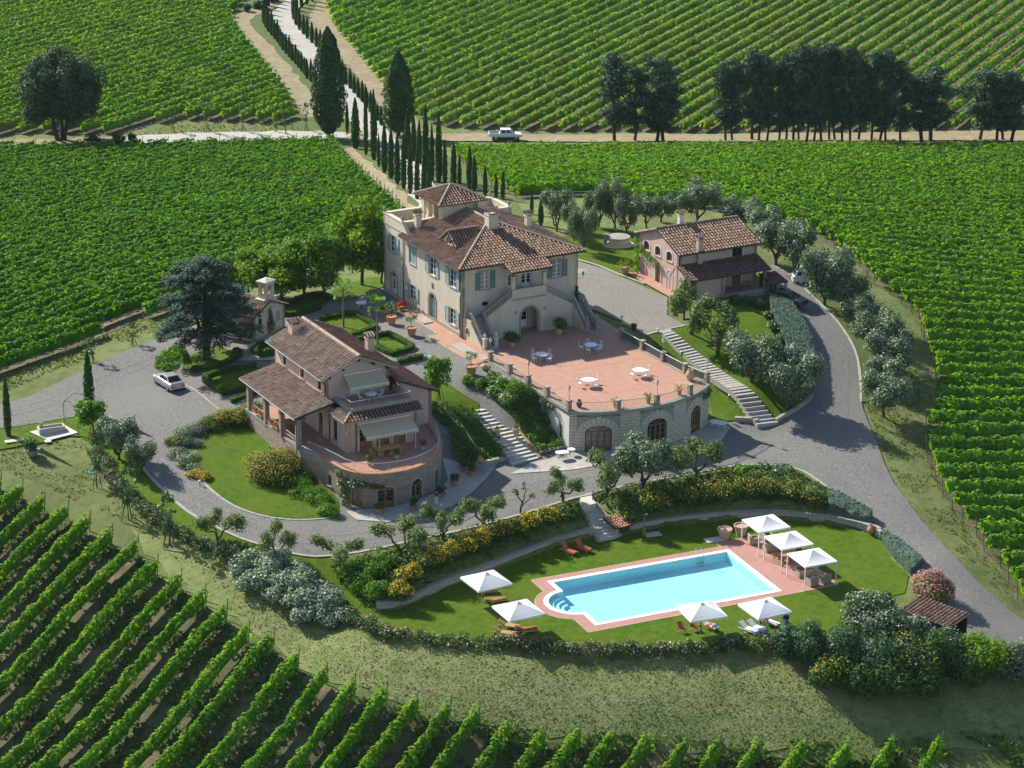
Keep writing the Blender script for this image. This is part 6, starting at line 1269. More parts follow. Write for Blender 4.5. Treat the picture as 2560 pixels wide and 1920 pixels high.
for x in (2.5, 6.3): b = MB(); b.lathe([(.09, 0), (.05, .1), (.035, .2), (.03, 1.95)], 7, (x, -1.7, .0)); b.build('awning_post', 'white_iron', ph_)
for y in (12.9, 11.6, 9.2, 7.9):
 t = thing('flower_trough', {12.9: 'trough of red geraniums at the far end of the porch rail', 11.6: 'second trough of red geraniums on the porch rail from the far end', 9.2: 'third trough of red geraniums hanging on the porch rail', 7.9: 'trough of red geraniums on the porch rail, nearest the terrace'}[y], 'flower trough', LF(-3.72, y, .55), LF.az, 'geranium troughs on the porch rail')
 b = MB(); b.box(-.13, .13, -.48, .48, 0, .22); b.build('trough', 'terracotta', t)
 v, f, n = blob_leaves([((0, q, .32), (.2, .2, .2)) for q in (-.35, 0, .35)], 90, .12); obj('foliage', np_mesh('foliage', v, f, n), 'bright_leaf', t)
 v, f, n = blob_leaves([((0, q, .38), (.24, .2, .2)) for q in (-.35, 0, .35)], 60, .10); obj('flowers', np_mesh('flowers', v, f, n), 'red_flower', t)
# ================================================================= small house on the right
sh = thing('small_house', 'small pink house with ochre arched windows and a lean-to porch roof', 'house', HF(0, 0), HF.az); random.seed(404)
sl_ = Path([(0, 8.7), (0, 0)]); sf = Path([(0, 0), (10.1, 0)]); DEP = 8.7; ZEV, ZRG = 4.75, 6.35
gzz = lambda x: ZEV+(ZRG-ZEV)*(1-abs(x-DEP/2)/(DEP/2)); gzz.brk = [DEP/2]
so_ = [Op(DEP-7.5, DEP-6.25, 3.25, 3.85, .45), Op(DEP-5.05, DEP-3.8, 3.25, 3.9, .45), Op(DEP-2.6, DEP-1.35, 3.3, 3.95, .45), Op(DEP-4.85, DEP-3.75, .0, 2.0, .25)]
b = MB(); wall_mesh(b, sl_, -1.2, gzz, so_, .35); fo_ = [Op(6.85, 8.2, 3.35, 4.6), Op(6.9, 8.1, .0, 2.1)]; wall_mesh(b, sf, -.6, ZEV, fo_, .35); sr = Path([(10.1, 0), (10.1, 8.7)]); wall_mesh(b, sr, -1.2, gzz, (), .35); sbk = Path([(10.1, 8.7), (0, 8.7)]); wall_mesh(b, sbk, -1.2, ZEV, (), .35)
lw = Path([(0, .0), (0, -2.55)]); wall_mesh(b, lw, -.8, lambda x: 3.15-.34*x, (), .3); lf_ = Path([(.0, -2.55), (4.2, -2.55)]); wall_mesh(b, lf_, -1.2, 2.25, (), .3); b.build('wall', 'pink_plaster', sh)
for q in so_[:3]: window(sh, sl_, q, frame='oak_joinery', glass='dark_glass', surround='white_plaster', rows=1, depth=.2)
door(sh, sl_, so_[3], 'oak_joinery', 'curtain_glass', 2, surround='white_plaster', sw=.12); window(sh, sf, fo_[0], frame='dark_wood', surround='white_plaster', rows=2); door(sh, sf, fo_[1], 'oak_joinery', 'dark_glass', 2, surround='white_plaster', sw=.12)
for c in (1.2, 6.9):        # blind arches
 b = MB(); q = Op(c-.6, c+.6, .0, 1.9, .35); sbox(b, sl_, q.x0-.1, q.x0, 0, .04, -.2, q.z1); sbox(b, sl_, q.x1, q.x1+.1, 0, .04, -.2, q.z1); arc_band(b, sl_, q, 0, .04, .1); b.build('blind_arch', 'white_plaster', sh)
vv, Lr = slope(ZEV-.06, ZRG+.08, DEP/2+.45); tb = MB(); bd = MB(); tile_plane(tb, bd, (-.35, -.45, ZEV-.1), (1, 0, 0), (0, vv[0], vv[1]), [(0, 0), (10.8, 0), (10.8, Lr), (0, Lr)], .38, .5); tile_plane(tb, bd, (-.35, DEP+.45, ZEV-.1), (1, 0, 0), (0, -vv[0], vv[1]), [(0, 0), (10.8, 0), (10.8, Lr), (0, Lr)], .38, .5); tb.build('roof_tiles', 'roof_tiles', sh, 'stuff')
tb = MB(); vq, Lq = slope(2.42, 3.35, 2.95); tile_plane(tb, bd, (-.35, -2.95, 2.42), (1, 0, 0), (0, vq[0], vq[1]), [(0, 0), (10.5, 0), (10.5, Lq), (0, Lq)], .36, .46); tb.build('porch_tiles', 'dark_tiles', sh, 'stuff'); bd.build('roof', 'roof_bed', sh)
b = MB(); ridge_line(b, (-.35, DEP/2, ZRG+.05), (10.45, DEP/2, ZRG+.05), .17, .44); b.build('ridge_tiles', 'roof_tiles', sh, 'stuff')
b = MB()
for x in (4.1, 9.6): b.box(x-.18, x+.18, -2.75, -2.4, -1.2, 2.3)
pst = b
for x, nm in ((4.15, 'porch_post'), (9.6, 'porch_post')): b = MB(); b.box(x-.17, x+.17, -2.78, -2.44, -1.0, 2.32); b.build(nm, 'grey_stone', sh)
b = MB(); b.box(.1, 9.9, -2.8, -2.6, 2.22, 2.4); b.build('porch_beam', 'dark_wood', sh); b = MB(); b.prism([(4.2, -2.9), (9.9, -2.9), (9.9, -.02), (4.2, -.02)], -1.4, .02); b.build('porch_floor', 'terracotta_paving', sh); b = MB(); b.box(4.4, 9.4, -2.95, -2.65, -1.4, .25); o = b.build('porch_wall', 'bank_stone', sh); add_wallco(o)
b = MB(); gutter(b, [(-.35, -.52, ZEV-.2), (10.4, -.52, ZEV-.2)]); gutter(b, [(-.3, -3.02, 2.34), (10.1, -3.02, 2.34)]); b.pipe([(.1, -.5, ZEV-.25), (.1, -.08, ZEV-.6), (.1, -.08, 3.4)], .05, 6); b.pipe([(9.9, -3.0, 2.3), (9.62, -2.85, 1.9), (9.62, -2.85, -.6)], .05, 6); b.build('gutter', 'gutter_copper', sh)
chimney(sh, 2.55, -.1, 2.6, 6.0, .6, .6, 'pink_plaster', 'roof_tiles', .4); chimney(sh, 3.4, 5.4, 5.6, 7.2, .5, .5, 'white_plaster', 'terracotta', .35)
b = MB(); b.pipe([(-.03, .8, 2.9), (-.35, 2.3, 2.85), (-.35, 2.7, 2.4), (-.35, 2.75, .1)], .03, 5); b.build('iron_bracket', 'grey_iron', sh)
# ================================================================= chapel
ch = thing('chapel', 'tiny cream chapel with an open bell cote, half hidden by the cedar', 'chapel', CF(0, 0), CF.az); random.seed(505)
cfp = Path([(0, 0), (5.05, 0)]); clp = Path([(0, 6.5), (0, 0)]); crp = Path([(5.05, 0), (5.05, 6.5)]); cz = lambda x: 2.75+1.0*(1-abs(x-2.52)/2.52); cz.brk = [2.52]
co = [Op(.75, 1.35, 1.3, 1.95, .3), Op(3.65, 4.25, 1.3, 1.95, .3)]; b = MB(); wall_mesh(b, cfp, -.8, cz, co+[], .35); wall_mesh(b, clp, -.8, 2.75, (), .35); wall_mesh(b, crp, -.8, 2.75, (), .35); wall_mesh(b, Path([(5.05, 6.5), (0, 6.5)]), -.8, cz, (), .35); b.build('wall', 'chapel_plaster', ch)
for i, q in enumerate(co): window(ch, cfp, q, frame='dark_wood' if i == 0 else 'white_paint', glass='dark_glass' if i == 0 else 'curtain_glass', rows=1, mull=1, surround='ashlar_cream')
vv, Lr = slope(2.68, 3.85, 2.52+.4); tb = MB(); bd = MB(); tile_plane(tb, bd, (-.4, -.3, 2.62), (0, 1, 0), (vv[0], 0, vv[1]), [(0, 0), (7.1, 0), (7.1, Lr), (0, Lr)], .34, .44); tile_plane(tb, bd, (5.45, -.3, 2.62), (0, 1, 0), (-vv[0], 0, vv[1]), [(0, 0), (7.1, 0), (7.1, Lr), (0, Lr)], .34, .44); tb.build('roof_tiles', 'pale_tiles', ch, 'stuff'); bd.build('roof', 'roof_bed', ch)
b = MB(); b.lathe([(.02, 0), (.3, 0)], 12); b.v = [(2.5+x, -.04-.0*z, 2.6+y) for x, y, z in b.v]; rw_ = MB()
for i in range(14): t0, t1 = 6.283*i/14, 6.283*(i+1)/14; rw_.tube((2.5+.3*math.cos(t0), -.03, 2.6+.36*math.sin(t0)), (2.5+.3*math.cos(t1), -.03, 2.6+.36*math.sin(t1)), .055, .055, 5)
r_ = rw_.build('round_window', 'grey_stone', ch); g = MB(); g.add([(2.5+.28*math.cos(t), -.015, 2.6+.34*math.sin(t)) for t in np.linspace(0, 6.283, 15)[:-1]], [tuple(range(14))]); g.build('pane', 'curtain_glass', r_)
b = MB(); b.prism([(1.7, .05), (3.9, .05), (3.9, 1.25), (1.7, 1.25)], 3.3, 3.95); b.box(2.2, 3.6, .1, 1.2, 3.95, 4.35)
for x in (2.25, 3.25):
 for y in (.12, .88): b.box(x, x+.3, y, y+.3, 4.35, 5.6)
b.box(2.2, 3.6, .08, 1.22, 5.3, 5.62); bc = b.build('bell_cote', 'chapel_plaster', ch); b = MB(); b.prism([(2.05, -.05), (3.75, -.05), (3.75, 1.35), (2.05, 1.35)], 5.62, 5.78); b.add([(2.05, -.05, 5.78), (3.75, -.05, 5.78), (3.75, 1.35, 5.78), (2.05, 1.35, 5.78), (2.9, .65, 6.05)], [(0, 1, 4), (1, 2, 4), (2, 3, 4), (3, 0, 4)]); b.build('cote_cap', 'pale_stone', bc); b = MB(); b.lathe([(.24, 0), (.2, .12), (.12, .38), (.03, .45)], 9, (2.9, .65, 4.65)); b.build('bell', 'dark_iron', bc)
# ================================================================= car shelter, garden shed, pump house, well
p = G(1938, 738); cs = thing('car_shelter', 'low tiled lean-to sheltering a dark car beside the small house', 'car shelter', p, HF.az)
tb = MB(); bd = MB(); vv, Lr = slope(1.95, 2.5, 3.0); tile_plane(tb, bd, (-1.3, -1.0, 1.75), (1, 0, 0), (0, vv[0], vv[1]), [(0, 0), (2.3, 0), (2.3, 2.6), (0, 2.6)], .36); tb.build('roof_tiles', 'dark_tiles', cs, 'stuff'); bd.build('roof', 'dark_wood', cs)
for x in (-1.1, .8):
 for y in (-.8, 1.3): b = MB(); b.box(x-.12, x+.12, y-.12, y+.12, -.6, 1.68 if y < 0 else 2.0); b.build('post', 'pale_stone' if (x, y) == (.8, -.8) else 'dark_wood', cs)
a_, c_2, e_ = (U(2100+x/3.607, 1240+y/3.607, -4.75) for x, y in ((525, 1028), (985, 1195), (1068, 1068)))
sdv = c_2-a_; saz = math.atan2(sdv[1], sdv[0]); sL = float(np.linalg.norm(sdv[:2])); sW = float(np.linalg.norm((e_-c_2)[:2])); g0 = float(ground(a_[0]+1.5, a_[1]))
gs = thing('garden_shed', 'open garden shed with a sloping tiled roof beside the pink oleander', 'shed', (a_[0], a_[1], g0), saz); zl = -4.75-g0
tb = MB(); bd = MB(); vv, Lr = slope(zl, zl+.35, sW); tile_plane(tb, bd, (0, 0, zl), (1, 0, 0), (0, vv[0], vv[1]), [(0, 0), (sL, 0), (sL, Lr), (0, Lr)], .36, .44); tb.build('roof_tiles', 'roof_tiles', gs, 'stuff'); bd.build('roof', 'dark_wood', gs)
for x in (.25, sL-.25):
 for y, zt2 in ((.25, zl-.05), (sW-.2, zl+.25)): b = MB(); b.box(x-.08, x+.08, y-.08, y+.08, -.8, zt2); b.build('post', 'dark_wood', gs)
b = MB(); b.box(.3, sL-.3, sW-.25, sW-.15, -.8, zl+.2); b.build('back_wall', 'dark_wood', gs); b = MB(); b.box(.8, 2.4, -.9, .1, .0, .9); b.box(.75, 2.45, -.95, .15, .9, .96)
tk = thing('garden_table', 'pale green metal table standing half under the shed roof', 'table', (*(np.array([a_[0], a_[1]])+np.array([math.cos(saz), math.sin(saz)])*1.7-np.array([-math.sin(saz), math.cos(saz)])*.3), g0), saz)
b = MB(); b.box(-.9, .9, -.45, .45, .74, .8); b.build('tabletop', MT['plastic_green'], tk)
for x in (-.8, .8):
 for y in (-.36, .36): b = MB(); b.box(x-.03, x+.03, y-.03, y+.03, -.3, .74); b.build('leg', 'grey_iron', tk)
q0 = U(1360+880/5.53, 1080+1215/5.53, ZP+1.1); q1 = U(1360+985/5.53, 1080+1335/5.53, ZP+.95); q2 = U(1360+1235/5.53, 1080+1275/5.53, ZP+.95); e = (q2-q1)[:2]; paz = math.atan2(e[1], e[0]); pL = float(np.linalg.norm(e))
pu = thing('pump_house', 'little pump house with a red tiled lid beside the pool steps', 'pump house', (q1[0], q1[1], ZP), paz)
b = MB(); b.box(.1, pL-.1, .15, 1.9, -.2, .9); o = b.build('wall', 'bank_stone', pu); add_wallco(o); b = MB(); b.box(.5, pL-.3, .1, .15, 0, .75); b.build('hatch', 'dark_wood', pu)
tb = MB(); bd = MB(); vv, Lr = slope(.95, 1.3, 2.1); tile_plane(tb, bd, (-.05, -.05, .95), (1, 0, 0), (0, vv[0], vv[1]), [(0, 0), (pL+.1, 0), (pL+.1, Lr), (0, Lr)], .3, .4); tb.build('roof_tiles', 'terracotta', pu, 'stuff'); bd.build('roof', 'roof_bed', pu)
wc = U(1400+325/2.212, 400+478/2.212, -.15); we = thing('round_well', 'round stone well with a flat pale lid on the lawn behind the villa', 'well', (wc[0], wc[1], -.15))
b = MB(); b.lathe([(1.85, -.2), (1.85, .22), (1.45, .24), (1.45, .42), (1.2, .44), (1.2, 1.1), (1.0, 1.12)], 28); b.build('stone_ring', 'ashlar_cream', we)
b = MB(); b.lathe([(1.32, 1.1), (1.36, 1.16), (1.32, 1.24), (.02, 1.32)], 28); b.build('lid', 'grey_stone', we)
b = MB(); b.box(-1.75, -1.35, -.2, .25, .2, 1.35); b.box(-1.85, -1.25, -.3, .35, 1.35, 1.5); b.build('pump_pillar', 'grey_stone', we)
# ================================================================= steps
def flight(name, label, TL, TR, BL, BR, z0, z1, n, mat, rise_mat=None, landing=None, cheek=None, depth=.5, lip=.03, follow=0):
 a, b_, c, d = (np.array(U(u, v, z)) for (u, v), z in ((TL, z0), (TR, z0), (BL, z1), (BR, z1)))
 o = (a+b_)/2; t = thing(name, label, 'steps', (o[0], o[1], z1)); L0 = a[:2]-o[:2]; R0 = b_[:2]-o[:2]; L1 = c[:2]-o[:2]; R1 = d[:2]-o[:2]; zs = np.linspace(z0, z1, n+1)
 for i in range(n):
  k0, k1 = i/n, (i+1)/n; z = zs[i]-z1-(zs[0]-zs[1])*.0
  if follow: q = o[:2]+(L0+R0+(L1+R1-L0-R0)*(k0+k1)/2)/2; z = float(max(ground(*q), ground(*(o[:2]+L0+(L1-L0)*k0)), ground(*(o[:2]+R0+(R1-R0)*k0))))-z1+.22
  P = [L0+(L1-L0)*k1, R0+(R1-R0)*k1, R0+(R1-R0)*k0, L0+(L1-L0)*k0]; dn = unit((L1-L0)[None])[0]*lip
  m = MB(); m.hexa([(*P[0], z-depth), (*P[1], z-depth), (*P[2], z-depth), (*P[3], z-depth), (*P[0], z-.05), (*P[1], z-.05), (*P[2], z-.05), (*P[3], z-.05)], random.random())
  m.hexa([(*(P[0]+dn), z-.05), (*(P[1]+dn), z-.05), (*(P[2]), z-.05), (*(P[3]), z-.05), (*(P[0]+dn), z+random.uniform(-.006, .006)), (*(P[1]+dn), z), (*P[2], z), (*P[3], z)], random.random())
  m.build('step', mat, t)
 for sd in (cheek or ()):
  A, B = (L0, L1) if sd == 'l' else (R0, R1); nrm = unit((R0-L0)[None])[0]*(.3 if sd == 'r' else -.3); m = MB()
  m.hexa([(*A, z0-z1-.7), (*B, -.7), (*(B+nrm), -.7), (*(A+nrm), z0-z1-.7), (*A, z0-z1+.16), (*B, .2), (*(B+nrm), .2), (*(A+nrm), z0-z1+.16)]); m.build('cheek_wall', cheek[sd], t)
 return t
random.seed(606); RNG = np.random.default_rng(606)
flight('garden_steps', 'broad stone steps with a terracotta edge between the two planted banks', (1179,1024), (1246,1013), (1282,1164), (1346,1148), -1.72, -4.3, 16, 'pale_stone', cheek={'r': 'terracotta'})
flight('pool_steps', 'stone steps leading down through the broom to the pool lawn', (1452,1266), (1487,1259), (1499,1352), (1547,1341), -4.9, -6.42, 10, 'pale_stone', cheek={'l': 'grey_stone', 'r': 'kerb_stone'})
flight('path_steps', 'long stepped stone path running down beside the glazed balustrade', (1649,836), (1675,829), (1893,1064), (1946,1058), -.28, -4.22, 34, 'stone_paving', depth=.6, lip=.0, follow=1)
land = [U(u, v, -4.55) for u, v in ((1450,1245), (1478,1238), (1490,1259), (1452,1267))]; b = MB(); b.prism([tuple(p[:2]) for p in land], -5.6, -4.52); struct(b.build('step_landing', 'pale_stone'))
# ================================================================= retaining wall of the pool lawn
def low_wall(name, label, px, z0, h, wid=.45, cap=.62, mat='bank_stone'):
 W = chaikin(np.array([U(u, v, z0)[:2] for u, v in px]), 1, False); c = W.mean(0); t = thing(name, label, 'wall', (*c, z0)); P = Path(W-c); m = MB(); n = max(4, int(P.len/1.2))
 sbox(m, P, 0, P.len, -wid, 0, -.6, h, n=n); o = m.build('stonework', mat, t); add_wallco(o, P); k = max(3, int(P.len/cap))
 for i in range(k):
  q = MB(); g = .02; sbox(q, P, P.len*i/k+g, P.len*(i+1)/k-g, -wid-.06, .07, h, h+random.uniform(.08, .12)); q.build('coping_stone', 'kerb_stone', t)
 return t
low_wall('retaining_wall', 'low dry-stone wall left of the pool steps, curving round the lawn', WALLBASE[:9]+[(1495,1345)], ZP, .78)
low_wall('retaining_wall', 'low dry-stone wall right of the pool steps, behind the tents', [(1578,1334)]+WALLBASE[11:], ZP, .80)
low_wall('garden_wall', 'low stone wall at the foot of the right planted bank beside the steps', [(1352,1144),(1412,1130)], -4.45, .5, .35); low_wall('garden_wall', 'low stone wall at the foot of the left planted bank', [(1205,1172),(1268,1156),(1280,1163)], -4.5, .55, .35)
low_wall('garden_wall', 'low stone kerb wall below the sloping lawn near the white tables', [(1836,1056),(1880,1058),(1892,1062)], -4.35, .45, .3)
# ================================================================= pool
pool = thing('swimming_pool', 'blue swimming pool with white coping, rounded steps end and steel ladder', 'swimming pool', PF(0, 0), PF.az)
nich = [(-.0, -2.05)]+[(-.0-2.25*math.sin(t), -4.35+2.3*math.cos(t)) for t in np.linspace(.15, math.pi-.15, 13)]+[(-.0, -6.65)]
WAT = [(0, 0), (17.25, 0), (17.25, -9.05), (0, -9.05)]+nich[::-1]
def offset_poly(P, d):
 P = np.array(P, float); n = len(P); out = []
 for i in range(n):
  a, b_, c = P[i-1], P[i], P[(i+1) % n]; e0 = (b_-a)/np.linalg.norm(b_-a); e1 = (c-b_)/np.linalg.norm(c-b_); n0 = np.array([-e0[1], e0[0]]); n1 = np.array([-e1[1], e1[0]]); m = n0+n1; m = m/np.linalg.norm(m); out.append(b_+m*d/max(.35, m@n0))
 return np.array(out)
COP = offset_poly(WAT, .44); n = len(WAT)
b = MB(); vs = [(*WAT[i], z) for z in (.0, .09) for i in range(n)]+[(*COP[i], z) for z in (.0, .09) for i in range(n)]
fs = [(n+i, n+(i+1) % n, 3*n+(i+1) % n, 3*n+i) for i in range(n)]+[(i, (i+1) % n, n+(i+1) % n, n+i) for i in range(n)]+[(2*n+i, 3*n+i, 3*n+(i+1) % n, 2*n+(i+1) % n) for i in range(n)]
b.add(vs, fs); b.build('coping', 'coping', pool)
b = MB(); dep = -.85
vs = [(*p, .0) for p in WAT]+[(*p, dep) for p in WAT]; b.add(vs, [((i+1) % n, i, n+i, n+(i+1) % n) for i in range(n)]+[tuple(range(2*n-1, n-1, -1))]); b.build('basin', 'pool_wall', pool)
for i in range(4): m = MB(); rr = 2.3-.45*i; m.prism([(-.05-rr*math.sin(t), -4.35+rr*math.cos(t)) for t in np.linspace(0, math.pi, 12)], dep, -.3)
for i in range(3):
 m = MB(); r1 = 2.25-.02; r0 = 2.25-.45*(i+1); ts = np.linspace(.2, math.pi-.2, 12); P = [(-r1*math.sin(t), -4.35+r1*math.cos(t)) for t in ts]+[(-r0*math.sin(t), -4.35+r0*math.cos(t)) for t in ts[::-1]]; m.prism(P, dep+.01*i, -.24-.18*i); m.build('pool_step', 'pool_wall', pool)
wm = bpy.data.materials.new('pool_water'); wm.use_nodes = True; wt = wm.node_tree; wt.nodes.clear(); L = wt.links.new
o_ = _n(wt, 'ShaderNodeOutputMaterial'); gl_ = _n(wt, 'ShaderNodeBsdfGlossy'); gl_.inputs['Roughness'].default_value = .04; tp = _n(wt, 'ShaderNodeBsdfTransparent'); tp.inputs[0].default_value = (.80, .975, .985, 1); lw_ = _n(wt, 'ShaderNodeLayerWeight'); lw_.inputs[0].default_value = .5; fr_ = _n(wt, 'ShaderNodeMath', operation='POWER'); fr_.inputs[1].default_value = 4.0; L(lw_.outputs['Facing'], fr_.inputs[0]); mx = _n(wt, 'ShaderNodeMixShader')
nz = _n(wt, 'ShaderNodeTexNoise'); nz.inputs['Scale'].default_value = 2.2; nz.inputs['Detail'].default_value = 3; ge = _n(wt, 'ShaderNodeNewGeometry'); L(ge.outputs['Position'], nz.inputs['Vector']); bp_ = _n(wt, 'ShaderNodeBump'); bp_.inputs['Strength'].default_value = .6; bp_.inputs['Distance'].default_value = .08; L(nz.outputs['Fac'], bp_.inputs['Height']); L(bp_.outputs[0], gl_.inputs['Normal']); L(bp_.outputs[0], lw_.inputs['Normal'])
L(fr_.outputs[0], mx.inputs[0]); L(tp.outputs[0], mx.inputs[1]); L(gl_.outputs[0], mx.inputs[2]); L(mx.outputs[0], o_.inputs[0])
b = MB(); X = np.linspace(-2.4, 17.25, 2); b.add([(*p, -.1) for p in WAT[::-1]], [tuple(range(n))]); b.build('water', wm, pool)
lad = MB()
for s in (-.25, .25): lad.pipe([(14.55+s, .45, .05), (14.55+s, .4, .8), (14.55+s, .1, .95), (14.55+s, -.12, .75), (14.55+s, -.14, -1.0)], .028, 6)
for z in (-.25, -.55, -.85): lad.tube((14.3, -.14, z), (14.8, -.14, z), .025, .025, 5)
lad.build('ladder', 'steel', pool)
DECK = [(-1.6, 1.25), (17.3, 1.3), (17.3, 2.2), (23.0, 2.2), (23.0, -10.15), (19.6, -10.25), (-1.55, -10.45), (-1.55, -7.9)]+[(-.35-3.15*math.sin(t), -4.5+3.35*math.cos(t)) for t in np.linspace(math.pi-.42, .42, 12)]+[(-1.6, -1.25)]
dk = [PF(*p)[:2] for p in DECK]; hole = [PF(*p)[:2] for p in offset_poly(WAT, .3)]
struct(cdt_sheet('pool_deck', densify(np.array(dk), 1.2), 'pool_paving', .13, 1.2, [hole], zf=lambda x, y: np.full(np.shape(x), ZP-.06)))
kerb('kerb', np.array([(*p, 0) for p in dk]), .1, .075, 'pale_terracotta', True, zf=ZP, seg=1.0)
# ================================================================= tents, parasols, loungers
def gazebo(cy, label):
 t = thing('tent_gazebo', label, 'gazebo', PF(21.12, cy), PF.az, 'white tent gazebos by the pool'); s = 1.62; pk = .72
 b = MB(); n = 6; vs = []
 for (x0, y0), (x1, y1) in (((-s, -s), (s, -s)), ((s, -s), (s, s)), ((s, s), (-s, s)), ((-s, s), (-s, -s))):
  k0 = len(vs)
  for j in range(n+1):
   v = j/n; e = 1-v
   for i in range(n+1): u = i/n; vs.append(((x0+(x1-x0)*u)*e, (y0+(y1-y0)*u)*e, 2.32+pk*v-.10*math.sin(math.pi*v)*1.0-.03*math.sin(math.pi*u)*e))
  b.add(vs[k0:], [(j*(n+1)+i, j*(n+1)+i+1, (j+1)*(n+1)+i+1, (j+1)*(n+1)+i) for j in range(n) for i in range(n)])
  b.hexa([(x0, y0, 2.2), (x1, y1, 2.2), (x1*.985, y1*.985, 2.2), (x0*.985, y0*.985, 2.2), (x0, y0, 2.33), (x1, y1, 2.33), (x1*.985, y1*.985, 2.33), (x0*.985, y0*.985, 2.33)])
 b.build('canopy', 'white_canvas', t)
 for x in (-s+.05, s-.05):
  for y in (-s+.05, s-.05): m = MB(); m.box(x-.035, x+.035, y-.035, y+.035, .02, 2.3); m.box(x-.08, x+.08, y-.08, y+.08, .0, .03); m.build('leg', 'white_iron', t)
 m = MB()
 for q in (-s+.05, s-.05): m.box(-s+.1, s-.1, q-.02, q+.02, 2.16, 2.2); m.box(q-.02, q+.02, -s+.1, s-.1, 2.16, 2.2)
 m.build('frame', 'white_iron', t)
for cy, lb in ((-.18, 'white tent gazebo farthest up the row, next to the two big flower pots'), (-4.37, 'middle white tent gazebo, over the teak table'), (-8.53, 'nearest white tent gazebo at the low corner of the red paving')): gazebo(cy, lb)
def parasol(x, y, rot, label):
 t = thing('parasol', label, 'parasol', PF(x, y), PF.az+R(rot), 'white square parasols on the pool lawn'); s = 1.66; b = MB(); n = 6
 cor = [(-s, -s), (s, -s), (s, s), (-s, s)]
 for k in range(4):
  (x0, y0), (x1, y1) = cor[k], cor[(k+1) % 4]; vs = []
  for j in range(n+1):
   v = j/n
   for i in range(n+1): u = i/n; e = 1-v; px, py = (x0+(x1-x0)*u)*e, (y0+(y1-y0)*u)*e; vs.append((px*(1-.04*math.sin(math.pi*u)), py*(1-.04*math.sin(math.pi*u)), 2.12+.72*v**.92-.05*math.sin(math.pi*u)*e))
  b.add(vs, [(j*(n+1)+i, j*(n+1)+i+1, (j+1)*(n+1)+i+1, (j+1)*(n+1)+i) for j in range(n) for i in range(n)])
  b.hexa([(x0, y0, 1.94), (x1, y1, 1.94), (x1*.99, y1*.99, 1.94), (x0*.99, y0*.99, 1.94), (x0, y0, 2.13), (x1, y1, 2.13), (x1*.99, y1*.99, 2.13), (x0*.99, y0*.99, 2.13)])
 b.add([(-.22, -.22, 2.76), (.22, -.22, 2.76), (.22, .22, 2.76), (-.22, .22, 2.76), (0, 0, 2.93)], [(0, 1, 4), (1, 2, 4), (2, 3, 4), (3, 0, 4)]); b.build('canopy', 'white_canvas', t)
 m = MB(); m.tube((0, 0, 0), (0, 0, 2.85), .03, .03, 6); m.build('pole', 'dark_wood', t); m = MB(); m.lathe([(.3, .02), (.3, .1), (.08, .14), (.05, .4)], 10); m.build('base', 'dark_iron', t); m = MB()
 for a, c in cor: m.tube((0, 0, 2.3), (a*.96, c*.96, 2.1), .015, .012, 4)
 m.build('ribs', 'pale_teak', t)
parasol(-7.1, -1.45, 6, 'white parasol at the far left end of the pool lawn'); parasol(-7.0, -8.05, 3, 'white parasol left of the rounded pool steps, near the rose hedge'); parasol(7.15, -14.25, -5, 'white parasol in front of the pool, over two folding chairs'); parasol(12.35, -15.8, 3, 'white parasol in front of the pool, over the seated woman')
def lounger(x, y, az, label, cushion='rust_cushion', back=.55, wheels=True, wood='teak', frame=PF, z=0.0):
 """head at -x, foot at +x"""
 t = thing('sun_lounger', label, 'sun lounger', frame(x, y, z), frame.az+R(az), 'sun loungers on the pool lawn'); w = .32
 for y0, y1 in ((-w, -w+.05), (w-.05, w)): m = MB(); m.box(-.95, .95, y0, y1, .28, .36); m.build('side_rail', wood, t)
 for xx in (-.7, .78):
  for yy in (-w+.0, w-.06): m = MB(); m.box(xx, xx+.06, yy, yy+.06, .0, .28); m.build('leg', wood, t)
 m = MB()
 for i in range(11): xx = -.25+i*.108; m.box(xx, xx+.08, -w+.05, w-.05, .33, .36)
 m.build('slats', wood, t); c, s = math.cos(back), math.sin(back); m = MB()
 for i in range(7): d0, d1 = .05+i*.1, .12+i*.1; m.hexa([(-.27-d0*c, -w+.05, .36+d0*s), (-.27-d1*c, -w+.05, .36+d1*s), (-.27-d1*c, w-.05, .36+d1*s), (-.27-d0*c, w-.05, .36+d0*s), (-.27-d0*c, -w+.05, .39+d0*s), (-.27-d1*c, -w+.05, .39+d1*s), (-.27-d1*c, w-.05, .39+d1*s), (-.27-d0*c, w-.05, .39+d0*s)])
 m.build('backrest', wood, t)
 if cushion:
  m = MB(); q = .28; m.hexa([(-.27, -q, .37), (.95, -q, .37), (.95, q, .37), (-.27, q, .37), (-.27, -q, .45), (.95, -q, .45), (.95, q, .45), (-.27, q, .45)])
  e = .74; m.hexa([(-.27-e*c, -q, .40+e*s), (-.28, -q, .40), (-.28, q, .40), (-.27-e*c, q, .40+e*s), (-.27-e*c+.08*s, -q, .48+e*s), (-.27, -q, .47), (-.27, q, .47), (-.27-e*c+.08*s, q, .48+e*s)]); m.build('cushion', cushion, t, bevel=.02)
 if wheels:
  for yy in (-w-.03, w+.03): m = MB(); m.tube((-.66, yy-.02, .12), (-.66, yy+.02, .12), .12, .12, 10); m.build('wheel', 'dark_wood', t)
 return t
lounger(3.95, 5.35, -70, 'red-cushioned lounger by the wall, the left one of two', 'red_cushion', .75); lounger(5.4, 5.45, -70, 'red-cushioned lounger by the wall, the right one of two', 'red_cushion', .75)
lounger(-6.35, .25, -12, 'rust-cushioned lounger under the far left parasol', 'rust_cushion', .3); lounger(-6.3, -1.75, -14, 'bare teak lounger behind the pole of the far left parasol', None, .15, True, 'teak')
